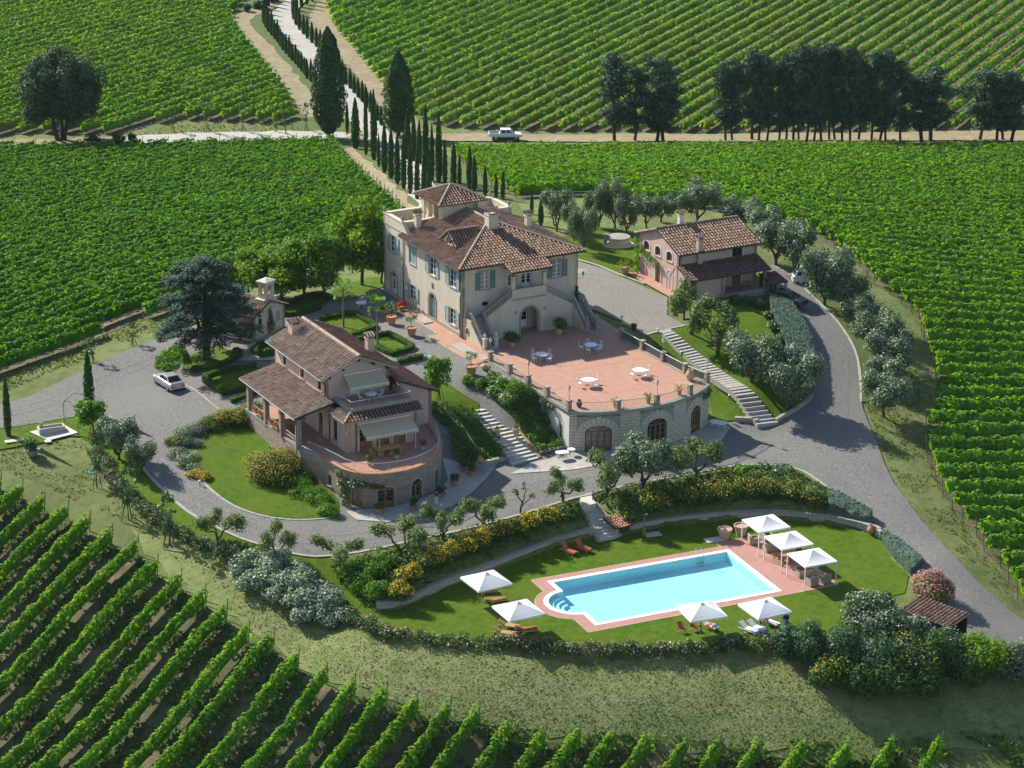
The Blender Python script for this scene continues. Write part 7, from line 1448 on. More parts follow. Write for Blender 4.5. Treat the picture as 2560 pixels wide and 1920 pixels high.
lounger(-6.4, -8.35, -10, 'rust-cushioned lounger in the sun beside the left parasol pole', 'rust_cushion', .35); lounger(-7.4, -6.95, -42, 'bare teak lounger behind the left parasol pole', None, .5, True, 'pale_teak'); lounger(-8.3, -8.1, -42, 'bare teak lounger half in the shade of the rose hedge', None, .5, True, 'pale_teak')
t = lounger(8.2, -13.7, -72, 'lounger draped with red and white towels under the front parasol', 'white_towel', .5); m = MB(); m.box(-.1, .25, -.33, .33, .46, .50); m.box(.5, .75, -.33, .33, .46, .50); m.build('red_towel', 'red_cushion', t); m = MB(); m.rbox((.65, 0, .5), (.4, .3, .18)); m.build('folded_towel', 'blue_towel', t, bevel=.05)
for x, lb in ((10.95, 'white-towelled lounger, left one of the pair beside the seated woman'), (11.75, 'white-towelled lounger with a blue towel, right one of the pair')): t = lounger(x, -15.7, -68, lb, 'white_towel', .5, False, 'white_iron'); m = MB(); m.box(.35, .95, -.32, .32, .46, .5); m.box(.93, .98, -.32, .32, .15, .5); m.build('blue_towel', 'blue_towel', t)
t = lounger(13.3, -15.1, -66, 'lounger with a white towel on which the dark-haired woman sits', 'white_towel', .45)
def deckchair(x, y, az, label):
 t = thing('deck_chair', label, 'deck chair', PF(x, y), PF.az+R(az), 'folding wooden chairs on the pool lawn')
 for yy in (-.27, .24):
  m = MB(); m.tube((-.5, yy, 0), (.35, yy, .75), .022, .022, 5); m.build('leg', 'pale_teak', t); m = MB(); m.tube((.45, yy, 0), (-.3, yy, .45), .022, .022, 5); m.build('leg', 'pale_teak', t)
 m = MB(); m.hexa([(-.45, -.24, .36), (.1, -.24, .42), (.1, .24, .42), (-.45, .24, .36), (-.45, -.24, .39), (.1, -.24, .45), (.1, .24, .45), (-.45, .24, .39)]); m.build('seat', 'rust_cushion', t); m = MB(); m.hexa([(.1, -.24, .42), (.38, -.24, .95), (.38, .24, .95), (.1, .24, .42), (.13, -.24, .42), (.41, -.24, .95), (.41, .24, .95), (.13, .24, .42)]); m.build('backrest', 'rust_cushion', t)
deckchair(5.7, -13.5, 100, 'folding wooden chair, left one of two under the front parasol'); deckchair(6.75, -13.55, 98, 'folding wooden chair, right one of two under the front parasol')
t = thing('pushchair', 'navy pushchair hung with a pale blue bag beside the seated woman', 'pushchair', PF(14.5, -15.9), PF.az+.6)
m = MB(); m.hexa([(-.25, -.25, .4), (.3, -.25, .35), (.3, .25, .35), (-.25, .25, .4), (-.42, -.25, .95), (-.2, -.25, .55), (-.2, .25, .55), (-.42, .25, .95)]); m.build('seat', 'navy_cloth', t, bevel=.05); m = MB(); m.ball((-.15, 0, .95), .3, 9, 6, .8); m.build('hood', 'navy_cloth', t); m = MB()
for y in (-.26, .26): m.tube((.35, y, .12), (-.6, y, 1.05), .02, .02, 5); m.tube((-.3, y, .12), (.3, y, .5), .02, .02, 5)
m.build('frame', 'grey_iron', t)
for x, y in ((.38, -.27), (.38, .27), (-.33, -.27), (-.33, .27)): m = MB(); m.tube((x, y-.02, .12), (x, y+.02, .12), .12, .12, 10); m.build('wheel', 'rubber', t)
m = MB(); m.rbox((-.6, 0, .6), (.14, .36, .34)); m.build('bag', 'blue_towel', t, bevel=.03)
def armchair(x, y, az, label, w=.85, z=.08):
 t = thing('rattan_armchair' if w < 1.3 else 'rattan_sofa', label, 'armchair' if w < 1.3 else 'sofa', PF(x, y, z), PF.az+R(az), 'pale rattan seats under the tents'); h = w/2
 m = MB(); m.box(-h, h, -.42, .42, .05, .36); m.build('base', 'rattan', t)
 for s in (-1, 1): m = MB(); m.box(s*h, s*(h-.15), -.42, .38, .36, .66); m.build('armrest', 'rattan', t)
 m = MB(); m.box(-h, h, .28, .42, .36, .86); m.build('backrest', 'rattan', t); m = MB(); m.box(-h+.16, h-.16, -.4, .27, .36, .48); m.build('seat_cushion', 'grey_cushion' if w < 1.3 else 'pale_terracotta', t, bevel=.02); m = MB(); m.hexa([(-h+.16, .12, .48), (h-.16, .12, .48), (h-.16, .27, .48), (-h+.16, .27, .48), (-h+.16, .2, .84), (h-.16, .2, .84), (h-.16, .27, .84), (-h+.16, .27, .84)]); m.build('back_cushion', 'grey_cushion', t)
armchair(20.4, .75, 80, 'rattan armchair nearest the flower pots under the far tent'); armchair(21.9, .95, 0, 'rattan armchair at the back of the far tent'); armchair(21.3, -1.25, 180, 'rattan sofa with its back to the teak table, under the far tent', 1.7)
armchair(21.25, -7.3, 0, 'rattan sofa under the nearest tent', 1.7); armchair(20.75, -9.35, 185, 'rattan armchair at the low left corner of the nearest tent'); armchair(22.05, -9.3, 190, 'rattan armchair at the low right corner of the nearest tent')
def table(loc, az, label, r=.62, mat='white_iron', rect=None, cat='table', h=.72):
 t = thing('garden_table', label, cat, loc, az); m = MB()
 if rect: m.prism([(rect[0]/2*math.copysign(abs(math.cos(a))**.6, math.cos(a)), rect[1]/2*math.copysign(abs(math.sin(a))**.6, math.sin(a))) for a in np.linspace(0, 2*math.pi, 21)[:-1]], h-.04, h); L = (rect[0]*.36, rect[1]*.34)
 else: m.lathe([(.02, h-.05), (r*.96, h-.045), (r, h-.02), (r*.97, h), (.02, h+.005)], 20); L = (r*.55, r*.55)
 m.build('tabletop', mat, t)
 for sx in (-1, 1):
  for sy in (-1, 1): m = MB(); m.pipe([(sx*L[0]*1.15, sy*L[1]*1.15, 0), (sx*L[0]*.75, sy*L[1]*.75, h*.5), (sx*L[0], sy*L[1], h-.05)], .025 if mat == 'white_iron' else .035, 5); m.build('leg', mat, t)
 return t
def chair_proto(mat, cat='chair'):
 t = thing('garden_chair', 'chair', cat, (0, 0, -500)); m = MB(); m.lathe([(.02, .44), (.21, .44), (.22, .46), (.02, .47)], 12); m.build('seat', mat, t)
 for x in (-.17, .17):
  for y in (-.17, .17): m = MB(); m.pipe([(x*1.2, y*1.25, 0), (x*.9, y*.9, .25), (x, y, .44)], .017, 4); m.build('leg', mat, t)
 m = MB()
 for x in (-.19, .19): m.tube((x, .19, .44), (x*.95, .27, .84), .016, .016, 4)
 pts = [(.18*math.cos(a), .27+.02*math.sin(a), .84+.1*math.sin(a)) for a in np.linspace(0, math.pi, 7)]; m.pipe(pts, .018, 4)
 for x in (-.09, 0, .09): m.tube((x, .2, .46), (x, .28, .92), .011, .011, 3)
 m.build('backrest', mat, t); return t
WCH = chair_proto('white_iron'); TCH = chair_proto('pale_teak'); TKC = chair_proto('teak'); first = set()
def chair(proto, loc, az, label, group):
 if id(proto) not in first: first.add(id(proto)); proto.location = [float(c) for c in loc]; proto.rotation_euler = (0, 0, az); proto['label'] = label; proto['group'] = group; return proto
 return dup(proto, loc, az, label, None, group)
def seats(proto, fr, c, z, r, angs, where, group, rx=None):
 for k, a in enumerate(angs):
  t = R(a); x, y = c[0]+math.cos(t)*(rx or r), c[1]+math.sin(t)*r; chair(proto, fr(x, y, z), fr.az+t-math.pi/2, where, group)
for (x, y), w, an in (((4.0, -9.9), 'shaded table nearest the left stair', (20, 110, 190, 290)), ((9.9, -9.7), 'shaded table in the middle of the terrace', (0, 75, 150, 225, 300)), ((4.35, -18.7), 'sunlit table above the first arched door', (15, 100, 170, 280)), ((10.3, -18.6), 'sunlit table on the right of the terrace', (10, 95, 185, 270))):
 table(VF(x, y, .02), VF.az, 'round white iron table: the '+w, .68); seats(WCH, VF, (x, y), .02, .98, an, 'white iron chair drawn up to the '+w, 'white chairs of the '+w)
p = G(1405, 1150); table((p[0], p[1], p[2]+.12), .3, 'square-topped white table at the left foot of the hall wall', .6, 'white_iron', (1.3, .9)); table((p[0]+.9, p[1]+.8, p[2]+.12), .2, 'small round white table close behind the square one', .4)
for u, v, lb in ((1787,1073,'round white table at the right end of the hall, left of two'), (1803,1076,'round white table at the right end of the hall, right of two')): q = G(u, v); table((q[0], q[1], q[2]+.12), 0, lb, .62)
table(LF(3.35, -1.8, .02), LF.az, 'long oval teak dining table under the big awning', 1, 'pale_teak', (2.6, 1.2)); seats(TCH, LF, (3.35, -1.8), .02, 1.0, (50, 90, 130, 230, 265, 300, 180, 0), 'teak chair at the oval dining table under the big awning', 'teak chairs round the oval table', 1.6)
table(LF(3.9, 2.9, F1-.04), LF.az, 'round pale table on the small balcony', .6); seats(WCH, LF, (3.9, 2.9), F1-.04, .95, (0, 170, 60), 'white chair at the balcony table', 'chairs on the balcony')
table(PF(21.4, -3.9, .08), PF.az, 'orange teak table under the middle tent', 1, 'teak', (1.7, 1.0)); seats(TKC, PF, (21.4, -3.9), .08, .95, (60, 120, 240, 300, 0, 180), 'teak chair at the table under the middle tent', 'teak chairs under the middle tent', 1.25)
table(HF(8.0, -1.6, .02), HF.az, 'table in the shade of the small house porch', 1, 'pale_teak', (1.6, .9)); q = G(903, 774); table((q[0], q[1], q[2]+.1), .2, 'pale table in the shade at the left corner of the villa', .6)
table(LF(-2.2, 8.4, .02), LF.az, 'wooden table inside the pink house porch', 1, 'pale_teak', (1.4, .9)); chair(TCH, LF(-1.2, 3.4, .02), LF.az+2.2, 'dark wooden chair at the open end of the pink house porch', 'porch chairs'); chair(TCH, LF(-2.2, 9.3, .02), LF.az, 'wooden chair behind the porch table', 'porch chairs')
# ================================================================= pots
def pot(loc, r, h, label, mat='terracotta', plant_mat=None, ph=.8, spread=None, kind='bush', group=None, name='flower_pot'):
 t = thing(name, label, 'flower pot' if name == 'flower_pot' else 'jar', loc, random.uniform(0, 6), group); m = MB()
 if name == 'jar': m.lathe([(r*.5, 0), (r*.95, h*.35), (r, h*.55), (r*.7, h*.82), (r*.5, h*.88), (r*.62, h), (r*.5, h), (r*.4, h*.9)], 14)
 else: m.lathe([(r*.62, 0), (r*.9, h*.84), (r*1.02, h*.85), (r*1.04, h), (r*.9, h), (r*.86, h*.9), (.02, h*.9)], 14)
 m.build('body', mat, t)
 if plant_mat:
  sp = spread or r*1.2
  if kind == 'bush':
   bl = [((random.uniform(-.5, .5)*sp, random.uniform(-.5, .5)*sp, h+ph*random.uniform(.3, .8)), sp*random.uniform(.4, .65)) for _ in range(8)]; v, f, n = blob_leaves(bl, 60 if sp < .6 else 34, .14 if sp < .6 else .2, .4, .3)
  elif kind == 'cone':
   bl = [((random.uniform(-.1, .1), random.uniform(-.1, .1), h+ph*k/7), sp*(1-k/8)) for k in range(1, 8)]; v, f, n = blob_leaves(bl, 60, .14, .4, .5)
  elif kind == 'sprig':
   bl = [((math.cos(a)*sp*.45, math.sin(a)*sp*.45, h+ph*random.uniform(.4, .95)), sp*.38) for a in np.linspace(0, 6.283, 8)[:-1]]; v, f, n = blob_leaves(bl, 36, .13, .4, .2)
   s = MB(); s.tube((0, 0, h*.8), (0, 0, h+ph*.6), .03, .02, 5); s.build('stem', 'bark', t)
  else:
   P = []; D = []
   for i in range(26):
    a = random.uniform(0, 6.283); e = random.uniform(.15, 1.2); d = np.array([math.cos(a)*math.cos(e), math.sin(a)*math.cos(e), math.sin(e)])
    for k in range(1, 6): P.append(np.array([0, 0, h+.1])+d*sp*k/5-np.array([0, 0, .3*sp*(k/5)**2])); D.append(d)
   P = np.array(P); v, f, n = leaves(P, np.array(D)*.2+np.array([0, 0, 1.]), .3*sp, RNG.random(len(P)), .35, .4)
  obj('plant', np_mesh('plant', v, f, n), plant_mat, t, None if kind in ('bush', 'cone') else 'stuff')
 return t
def gp(u, v, dz=.1): p = G(u, v); return (p[0], p[1], p[2]+dz)
random.seed(707)
pot(VF(1.9+1.45, -4.9, .02), .42, .62, 'pale pot with a dark leafy shrub left of the villa door, in shade', 'pale_terracotta', 'shrub_leaf', .95, .95); pot(VF(9.6, -3.6, .02), .46, .68, 'pale pot with a big dark shrub right of the villa door, in shade', 'pale_terracotta', 'shrub_leaf', 1.0, 1.05)
for s, lb, k, pm_2 in ((3.35, 'potted palm left of the second pier on the curved parapet', 'palm', 'lime_leaf'), (7.05, 'dark spiky plant in a pot left of the lantern on the curved parapet', 'palm', 'cypress_leaf'), (11.4, 'small potted palm left of the last pier of the curved parapet', 'palm', 'lime_leaf')):
 q = pa(s_at(s, -26.2 if s > 3 else -25), -.75, .02); pot(VF(*q), .26, .5, lb, 'terracotta', pm_2, .7, .75, k)
q = pa(.55, -.9, .02); pot(VF(q[0]+.35, q[1], .02), .3, .75, 'dark urn on the terrace beside the corner pier', 'dark_wood', None, name='jar'); pot(VF(14.2, -21.9, .02), .48, 1.15, 'large pale oil jar on the right corner of the terrace', 'pale_terracotta', None, name='jar')
for u, v, r, h, ph, lb, pm_2, k in ((979,814,.55,.95,1.6,'tall terracotta pot with a small grey tree by the villa side, left one','olive_grey','sprig'), (1029,842,.55,.95,1.6,'tall terracotta pot with a small grey tree by the villa side, right one','olive_grey','sprig'), (1178,940,.62,1.0,1.7,'big pot with an upright dark shrub beside the terrace corner','olive_leaf','sprig'), (957,790,.5,.7,.5,'red-brown bowl in the shade by the villa side','shrub_leaf','bush'), (985,788,.42,.6,.5,'smaller red-brown pot behind the tall terracotta pots','shrub_leaf','bush'), (1005,780,.4,.55,.5,'terracotta pot nearest the villa wall among the pot group','red_flower','bush')):
 pot(gp(u, v), r, h, lb, 'terracotta', pm_2, ph, .95 if k == 'sprig' else .5, k)
t = pot(gp(1203, 925, .4), .35, 1.0, 'empty jar lying on its side by the terrace corner', 'pale_terracotta', None, name='jar'); t.rotation_euler = (R(85), 0, 1.0)
for u, v, lb, ph in ((951,1288,'potted shrub between the two glazed doors of the round base',.8), (1034,1280,'potted shrub left of the arched door of the round base',.9), (1104,1248,'potted shrub behind the standing woman',.8), (1136,1216,'dark potted plant at the right end of the round base',.7), (1178,1192,'terracotta pot with a dark shrub at the foot of the hedge path',.9), (1160,1178,'low terracotta pot behind the one at the foot of the hedge path',.5)): pot(gp(u, v, .14), .38, .5, lb, 'terracotta', 'shrub_leaf', ph, .55)
for x, y, lb in ((.55, -3.6, 'white-potted bright plant on the rim of the pink house terrace'), (3.5, -3.35, 'pot with a fern in front of the oval dining table'), (6.7, -2.4, 'potted plant on the shaded side of the pink house terrace')): pot(LF(x, y, .02), .28, .42, lb, 'pale_terracotta', 'bright_leaf', .6, .45)
pot(gp(1562, 687), .55, .85, 'large pot with a spiky plant left of the small house', 'terracotta', 'lime_leaf', 1.0, 1.1, 'palm'); pot(gp(676, 836), .45, .5, 'terracotta pot with a dark cone of foliage at the chapel front', 'terracotta', 'cypress_leaf', 2.4, .75, 'cone')
pot(PF(18.5, 2.75, .02), .68, 1.05, 'huge empty flower pot at the upper corner of the pool, left one', 'pale_terracotta'); pot(PF(20.3, 2.9, .02), .68, 1.05, 'huge empty flower pot half behind the far tent, right one', 'pale_terracotta')
pot(gp(2178, 1338), .42, .95, 'round terracotta jar at the end of the clipped hedge', 'terracotta', None, name='jar'); pot(gp(81, 1140), .75, .6, 'big pot with a round dark bush on the left grass', 'grey_stone', 'shrub_leaf', .9, .85)
for (u, v), z, lb in (((1243,1092), -3.05, 'terracotta jar halfway down the broad steps, left side'), ((1290,1090), -3.0, 'pale terracotta jar halfway down the broad steps, right side')): pot(U(u, v, z), .38, .8, lb, 'pale_terracotta', 'bright_leaf', .25, .3)
q = gp(1201, 1182); t = thing('jar_pedestal', 'stone pedestal at the low end of the hedge railing', 'pedestal', q); m = MB(); m.box(-.4, .4, -.4, .4, -.2, .75); m.box(-.46, .46, -.46, .46, .75, .85); m.build('block', 'grey_stone', t); pot((q[0], q[1], q[2]+.85), .34, .75, 'terracotta jar standing on the stone pedestal', 'terracotta', None, name='jar')
q = gp(1585, 826); pot(q, .35, .6, 'dark barrel pot at the low corner of the courtyard', 'dark_wood')
# ================================================================= cars
def car(loc, az, label, paint, kind):
 t = thing({'pickup': 'pickup_truck', 'sedan': 'saloon_car', 'suv': 'parked_car', 'hatch': 'parked_car'}[kind], label, 'car' if kind != 'pickup' else 'pickup truck', loc, az)
 Lh, W = {'pickup': (2.6, .88), 'sedan': (2.25, .87), 'suv': (2.2, .9), 'hatch': (2.1, .86)}[kind]; gr = .62 if kind == 'pickup' else .30 if kind != 'suv' else .36
 if kind == 'pickup': sec = [(-2.6, .84, gr, 1.05), (-2.5, .88, gr-.05, 1.1), (-1.0, .9, gr-.08, 1.1), (1.0, .9, gr-.08, 1.12), (1.5, .9, gr-.08, 1.1), (2.3, .86, gr-.03, .98), (2.55, .74, gr, .85)]; cab = [(-.95, 1.1), (-.82, 1.72), (.75, 1.72), (1.42, 1.1)]
 elif kind == 'sedan': sec = [(-2.25, .72, .42, .86), (-2.1, .84, .30, .98), (-1.2, .87, .26, .99), (.9, .87, .24, .96), (1.6, .86, .26, .86), (2.1, .80, .30, .74), (2.25, .66, .38, .62)]; cab = [(-1.75, .97), (-.95, 1.42), (.2, 1.42), (1.15, .95)]
 elif kind == 'suv': sec = [(-2.2, .80, .45, 1.05), (-2.1, .89, .36, 1.1), (-1.0, .91, .32, 1.12), (.9, .91, .32, 1.08), (1.6, .90, .34, 1.0), (2.1, .84, .38, .9), (2.2, .72, .45, .8)]; cab = [(-2.05, 1.08), (-1.75, 1.62), (.2, 1.64), (1.0, 1.08)]
 else: sec = [(-2.1, .76, .42, .9), (-2.0, .85, .30, .98), (-1.0, .87, .26, .99), (.8, .87, .24, .95), (1.5, .86, .26, .86), (1.95, .80, .30, .74), (2.1, .66, .38, .62)]; cab = [(-1.95, .97), (-1.5, 1.43), (.1, 1.43), (1.05, .94)]
 b = MB(); vs = []
 for x, w, lo, hi in sec:
  md = lo+(hi-lo)*.5
  vs += [(x, -w*.93, lo), (x, -w, md), (x, -w*.93, hi-.03), (x, -w*.8, hi), (x, w*.8, hi), (x, w*.93, hi-.03), (x, w, md), (x, w*.93, lo)]
 n = 8; fs = [(i*n+k, i*n+(k+1) % n, (i+1)*n+(k+1) % n, (i+1)*n+k) for i in range(len(sec)-1) for k in range(n)]+[tuple(range(n-1, -1, -1)), tuple(range((len(sec)-1)*n, len(sec)*n))]
 b.add(vs, fs)
 (xa, za), (xb_, zb), (xc, zc), (xd, zd) = cab; wl, wt = W*.9, W*.70
 b.hexa([(xa, -wl, za-.02), (xd, -wl*.96, zd-.02), (xd, wl*.96, zd-.02), (xa, wl, za-.02), (xb_, -wt, zb), (xc, -wt, zc), (xc, wt, zc), (xb_, wt, zb)])
 if kind == 'pickup':
  pass
 b.build('body', paint, t, smooth=False, bevel=.05)
 def quad(P, nm, mat, off):
  P = [np.array(p, float) for p in P]; nrm = np.cross(P[1]-P[0], P[3]-P[0]); nrm = nrm/np.linalg.norm(nrm)*off; m = MB(); m.hexa([tuple(p) for p in P]+[tuple(p+nrm) for p in P]); m.build(nm, mat, t)
 def mixp(a, b_, k): return tuple(np.array(a)+(np.array(b_)-np.array(a))*k)
 for s in (-1, 1):
  A, B, C, D = (xa, s*wl, za), (xd, s*wl*.96, zd), (xc, s*wt, zc), (xb_, s*wt, zb)
  def on(u, v): return mixp(mixp(A, B, u), mixp(D, C, u), v)
  for u0, u1 in ((.10, .45), (.48, .84)) if kind != 'suv' else ((.06, .28), (.31, .56), (.59, .85)):
   P = [on(u0, .16), on(u1, .16), on(u1-.02, .88), on(u0+.02, .88)]; quad(P if s < 0 else P[::-1], 'side_window', 'dark_glass', .012)
 def fb(x0, w0, z0, x1, w1, z1, nm, sgn):
  P = [(x0, -w0, z0), (x0, w0, z0), (x1, w1, z1), (x1, -w1, z1)]; P = [mixp(mixp(P[0], P[1], u), mixp(P[3], P[2], u), v) for u, v in ((.07, .12), (.93, .12), (.92, .9), (.08, .9))]; quad(P if sgn > 0 else P[::-1], nm, 'dark_glass', .012)
 fb(xd, wl*.96, zd, xc, wt, zc, 'windscreen', 1); fb(xa, wl, za, xb_, wt, zb, 'rear_window', -1)
 if kind == 'pickup': m = MB(); m.box(-2.45, -1.05, -.74, .74, 1.04, 1.106); m.build('load_bed', 'trim_grey', t); m = MB(); m.box(-2.55, -1.0, -.86, -.78, 1.08, 1.18); m.box(-2.55, -1.0, .78, .86, 1.08, 1.18); m.box(-2.6, -2.5, -.84, .84, 1.05, 1.17); m.build('bed_rail', paint, t, bevel=.02)
 wr = .37 if kind in ('pickup', 'suv') else .31; fx, rx = (1.62, -1.5) if kind == 'pickup' else (1.38, -1.32)
 for x in (fx, rx):
  for s in (-1, 1):
   y = s*W*.93; m = MB(); m.tube((x, y-s*.2, wr), (x, y+s*.02, wr), wr, wr, 16); w_ = m.build('wheel', 'rubber', t); m = MB(); m.tube((x, y, wr), (x, y+s*.03, wr), wr*.64, wr*.6, 12); m.build('rim', 'steel', w_)
   m = MB(); pts = [(x+(wr+.06)*math.cos(a), y+s*.015, wr+(wr+.06)*math.sin(a)) for a in np.linspace(.1, math.pi-.1, 9)]; m.pipe(pts, .035, 4); m.build('wheel_arch', 'trim_grey', t)
 for s in (-1, 1):
  m = MB(); x0 = sec[-1][0]-.12; z0 = sec[-1][3]-.06; m.rbox((x0, s*.52, z0-.1), (.22, .28, .14)); m.build('headlight', 'lamp_glass', t, bevel=.03); m = MB(); m.rbox((sec[0][0]+.05, s*.6, sec[0][3]-.26), (.12, .24, .17)); m.build('tail_light', 'tail_red', t, bevel=.02); m = MB(); m.rbox((xd-.25, s*(wl+.1), zd+.02), (.1, .16, .12)); m.build('mirror', paint, t, bevel=.02)
 m = MB(); m.box(sec[0][0]-.03, sec[0][0]+.12, -.7, .7, sec[0][2]-.05, sec[0][2]+.13); m.build('bumper', paint if kind != 'pickup' else 'trim_grey', t, bevel=.03); m = MB(); m.box(sec[-1][0]-.14, sec[-1][0]+.03, -.66, .66, sec[-1][2]-.05, sec[-1][2]+.13); m.build('bumper', paint if kind != 'pickup' else 'trim_grey', t, bevel=.03); m = MB(); m.box(sec[0][0]-.045, sec[0][0]-.03, -.26, .26, sec[0][2]+.16, sec[0][2]+.28); m.build('number_plate', 'plate_white', t)
 m = MB(); m.box(-Lh*.8, Lh*.8, -W*.75, W*.75, .18, .4); m.build('underbody', 'rubber', t); return t
def head(p, q): p, q = np.array(p), np.array(q); return math.atan2(q[1]-p[1], q[0]-p[0])
pr_, pf_ = G(360+200/3.66, 780+748/3.66), G(360+80/3.66, 780+672/3.66); c0 = G(360+225/3.66, 780+690/3.66)
car((c0[0], c0[1], c0[2]+.13), head(pr_, pf_), 'silver saloon car parked in the left yard beside the box-edged bed', 'car_silver', 'sedan')
c0 = G(1264, 352); car((c0[0], c0[1], c0[2]+.2), R(2), 'white pickup truck driving along the far dirt road', 'car_white', 'pickup')
c0 = G(1840+1035/5.53, 620+500/5.53); car((c0[0], c0[1], c0[2]+.12), R(6), 'white car half hidden behind the large olive beside the right drive', 'car_pearl', 'suv')
c0 = G(1972, 762); car((c0[0], c0[1], c0[2]+.1), HF.az+R(-68), 'dark blue car parked under the tiled lean-to', 'car_dark', 'hatch')
# ================================================================= people
def skin_body(name, joints, edges, mat, parent, sub=1):
 me = bpy.data.meshes.new(name); me.from_pydata([j[:3] for j in joints], edges, []); me.update(); o = obj(name, me, mat, parent)
 sk = o.modifiers.new('skin', 'SKIN'); sk.use_smooth_shade = True
 for i, j in enumerate(joints): v = me.skin_vertices[0].data[i]; v.radius = (j[3], j[4] if len(j) > 4 else j[3]); v.use_root = (i == 0)
 s = o.modifiers.new('subsurf', 'SUBSURF'); s.levels = sub; s.render_levels = sub; return o
def standing(loc, az, label, H, top, legs, hair, long_sleeve=False, foot=None):
 t = thing('person', label, 'person', loc, az); k = H/1.7
 J = [(0, 0, .95, .13, .10), (0, 0, 1.15, .12, .09), (0, 0, 1.36, .16, .10), (0, 0, 1.47, .055, .055), (0, .01, 1.60, .085, .095), (0, .01, 1.68, .07, .08),
   (-.09, 0, .86, .085), (-.10, .01, .48, .058), (-.10, -.01, .07, .04), (-.10, -.14, .03, .035), (.09, 0, .86, .085), (.11, -.02, .48, .058), (.12, -.02, .07, .04), (.12, -.15, .03, .035),
   (-.20, 0, 1.38, .05), (-.26, .02, 1.12, .04), (-.25, -.06, .90, .032), (-.25, -.09, .80, .028), (.20, 0, 1.38, .05), (.26, .02, 1.12, .04), (.24, -.10, .92, .032), (.23, -.15, .83, .028)]
 E = [(0, 1), (1, 2), (2, 3), (3, 4), (4, 5), (0, 6), (6, 7), (7, 8), (8, 9), (0, 10), (10, 11), (11, 12), (12, 13), (2, 14), (14, 15), (15, 16), (16, 17), (2, 18), (18, 19), (19, 20), (20, 21)]
 sc = lambda q, g=0: tuple(c*k for c in q[:3])+tuple(r*k+g for r in q[3:])
 skin_body('body', [sc(q) for q in J], E, 'skin', t)
 T = [J[0], J[1], (0, 0, 1.37, .165, .105), (-.20, 0, 1.38, .055), (-.235, .01, 1.25, .048), (.20, 0, 1.38, .055), (.235, .01, 1.25, .048)]; skin_body('shirt', [sc(q, .012) for q in T], [(0, 1), (1, 2), (2, 3), (3, 4), (2, 5), (5, 6)], top, t)
 Lg = [J[0], J[6], J[7], (-.10, 0, .12, .05), J[10], J[11], (.12, -.02, .12, .05)]; skin_body('trousers', [sc(q, .014) for q in Lg], [(0, 1), (1, 2), (2, 3), (0, 4), (4, 5), (5, 6)], legs, t)
 m = MB(); m.ball((0, .02*k, 1.645*k), .105*k, 10, 7, 1.05); m.ball((0, .07*k, 1.56*k), .085*k, 8, 6, 1.2); m.build('hair', hair, t, smooth=True)
 m = MB(); m.ball((0, -.088*k, 1.60*k), .016*k, 6, 4); m.build('nose', 'skin', t)
 for s in (-1, 1): m = MB(); m.ball((s*.033*k, -.078*k, 1.625*k), .011*k, 6, 4); m.build('eye', 'dark_hair', t)
 for hx, hy, hz, s in ((-.25, -.09, .78, -1), (.23, -.15, .81, 1)):
  for f in range(4): m = MB(); m.pipe([((hx+(f-1.5)*.015)*k, (hy-.01)*k, (hz)*k), ((hx+(f-1.5)*.017)*k, (hy-.03)*k, (hz-.045)*k), ((hx+(f-1.5)*.016)*k, (hy-.025)*k, (hz-.085+.008*abs(f-1.5))*k)], .009*k, 4, .006*k); m.build('finger', 'skin', t)
  m = MB(); m.pipe([((hx-s*.02)*k, (hy-.02)*k, (hz+.02)*k), ((hx-s*.03)*k, (hy-.055)*k, (hz-.02)*k)], .010*k, 4, .007*k); m.build('thumb', 'skin', t)
 return t
q = gp(1091, 1270, .18); standing(q, R(150), 'woman in a black top and white trousers standing outside the round base', 1.68, 'black_cloth', 'white_cloth', 'dark_hair'); m_ = thing('handbag', 'small pale bag beside the standing woman', 'bag', (q[0]+.42, q[1]-.1, q[2]), .3); m = MB(); m.rbox((0, 0, .0), (.26, .14, .26)); m.build('body', 'white_cloth', m_, bevel=.03); m = MB(); m.pipe([(-.1, 0, .26), (0, 0, .4), (.1, 0, .26)], .012, 4); m.build('strap', 'white_cloth', m_)
q = gp(1061, 1279, .18); standing(q, R(120), 'small child in a white top and red trousers beside the woman', .98, 'white_cloth', 'red_cloth', 'dark_hair')
t = thing('person', 'dark-haired woman sitting on a towelled lounger under the front right parasol', 'person', PF(13.15, -14.95, .46), PF.az+R(-60))
J = [(0, 0, .10, .15, .12), (0, .0, .32, .12, .09), (0, -.02, .52, .16, .10), (0, -.03, .63, .055), (0, -.04, .76, .085, .095), (0, -.04, .84, .07), (-.1, -.12, .09, .08), (-.12, -.48, .12, .058), (-.12, -.52, -.3, .045), (-.12, -.62, -.41, .035), (.1, -.12, .09, .08), (.12, -.48, .12, .058), (.14, -.52, -.3, .045), (.14, -.62, -.41, .035), (-.2, -.02, .54, .05), (-.26, -.02, .32, .04), (-.2, -.25, .2, .03), (.2, -.02, .54, .05), (.27, -.05, .32, .04), (.2, -.27, .2, .03)]
skin_body('body', J, [(0, 1), (1, 2), (2, 3), (3, 4), (4, 5), (0, 6), (6, 7), (7, 8), (8, 9), (0, 10), (10, 11), (11, 12), (12, 13), (2, 14), (14, 15), (15, 16), (2, 17), (17, 18), (18, 19)], 'skin', t); m = MB(); m.ball((0, -.02, .80), .11, 10, 7, 1.1); m.ball((0, .05, .66), .10, 8, 6, 1.7); m.build('hair', 'dark_hair', t, smooth=True)
skin_body('wrap', [(0, 0, .12, .165, .13), (-.1, -.12, .1, .09), (-.11, -.4, .12, .075), (.1, -.12, .1, .09), (.11, -.4, .12, .075)], [(0, 1), (1, 2), (0, 3), (3, 4)], 'navy_cloth', t)
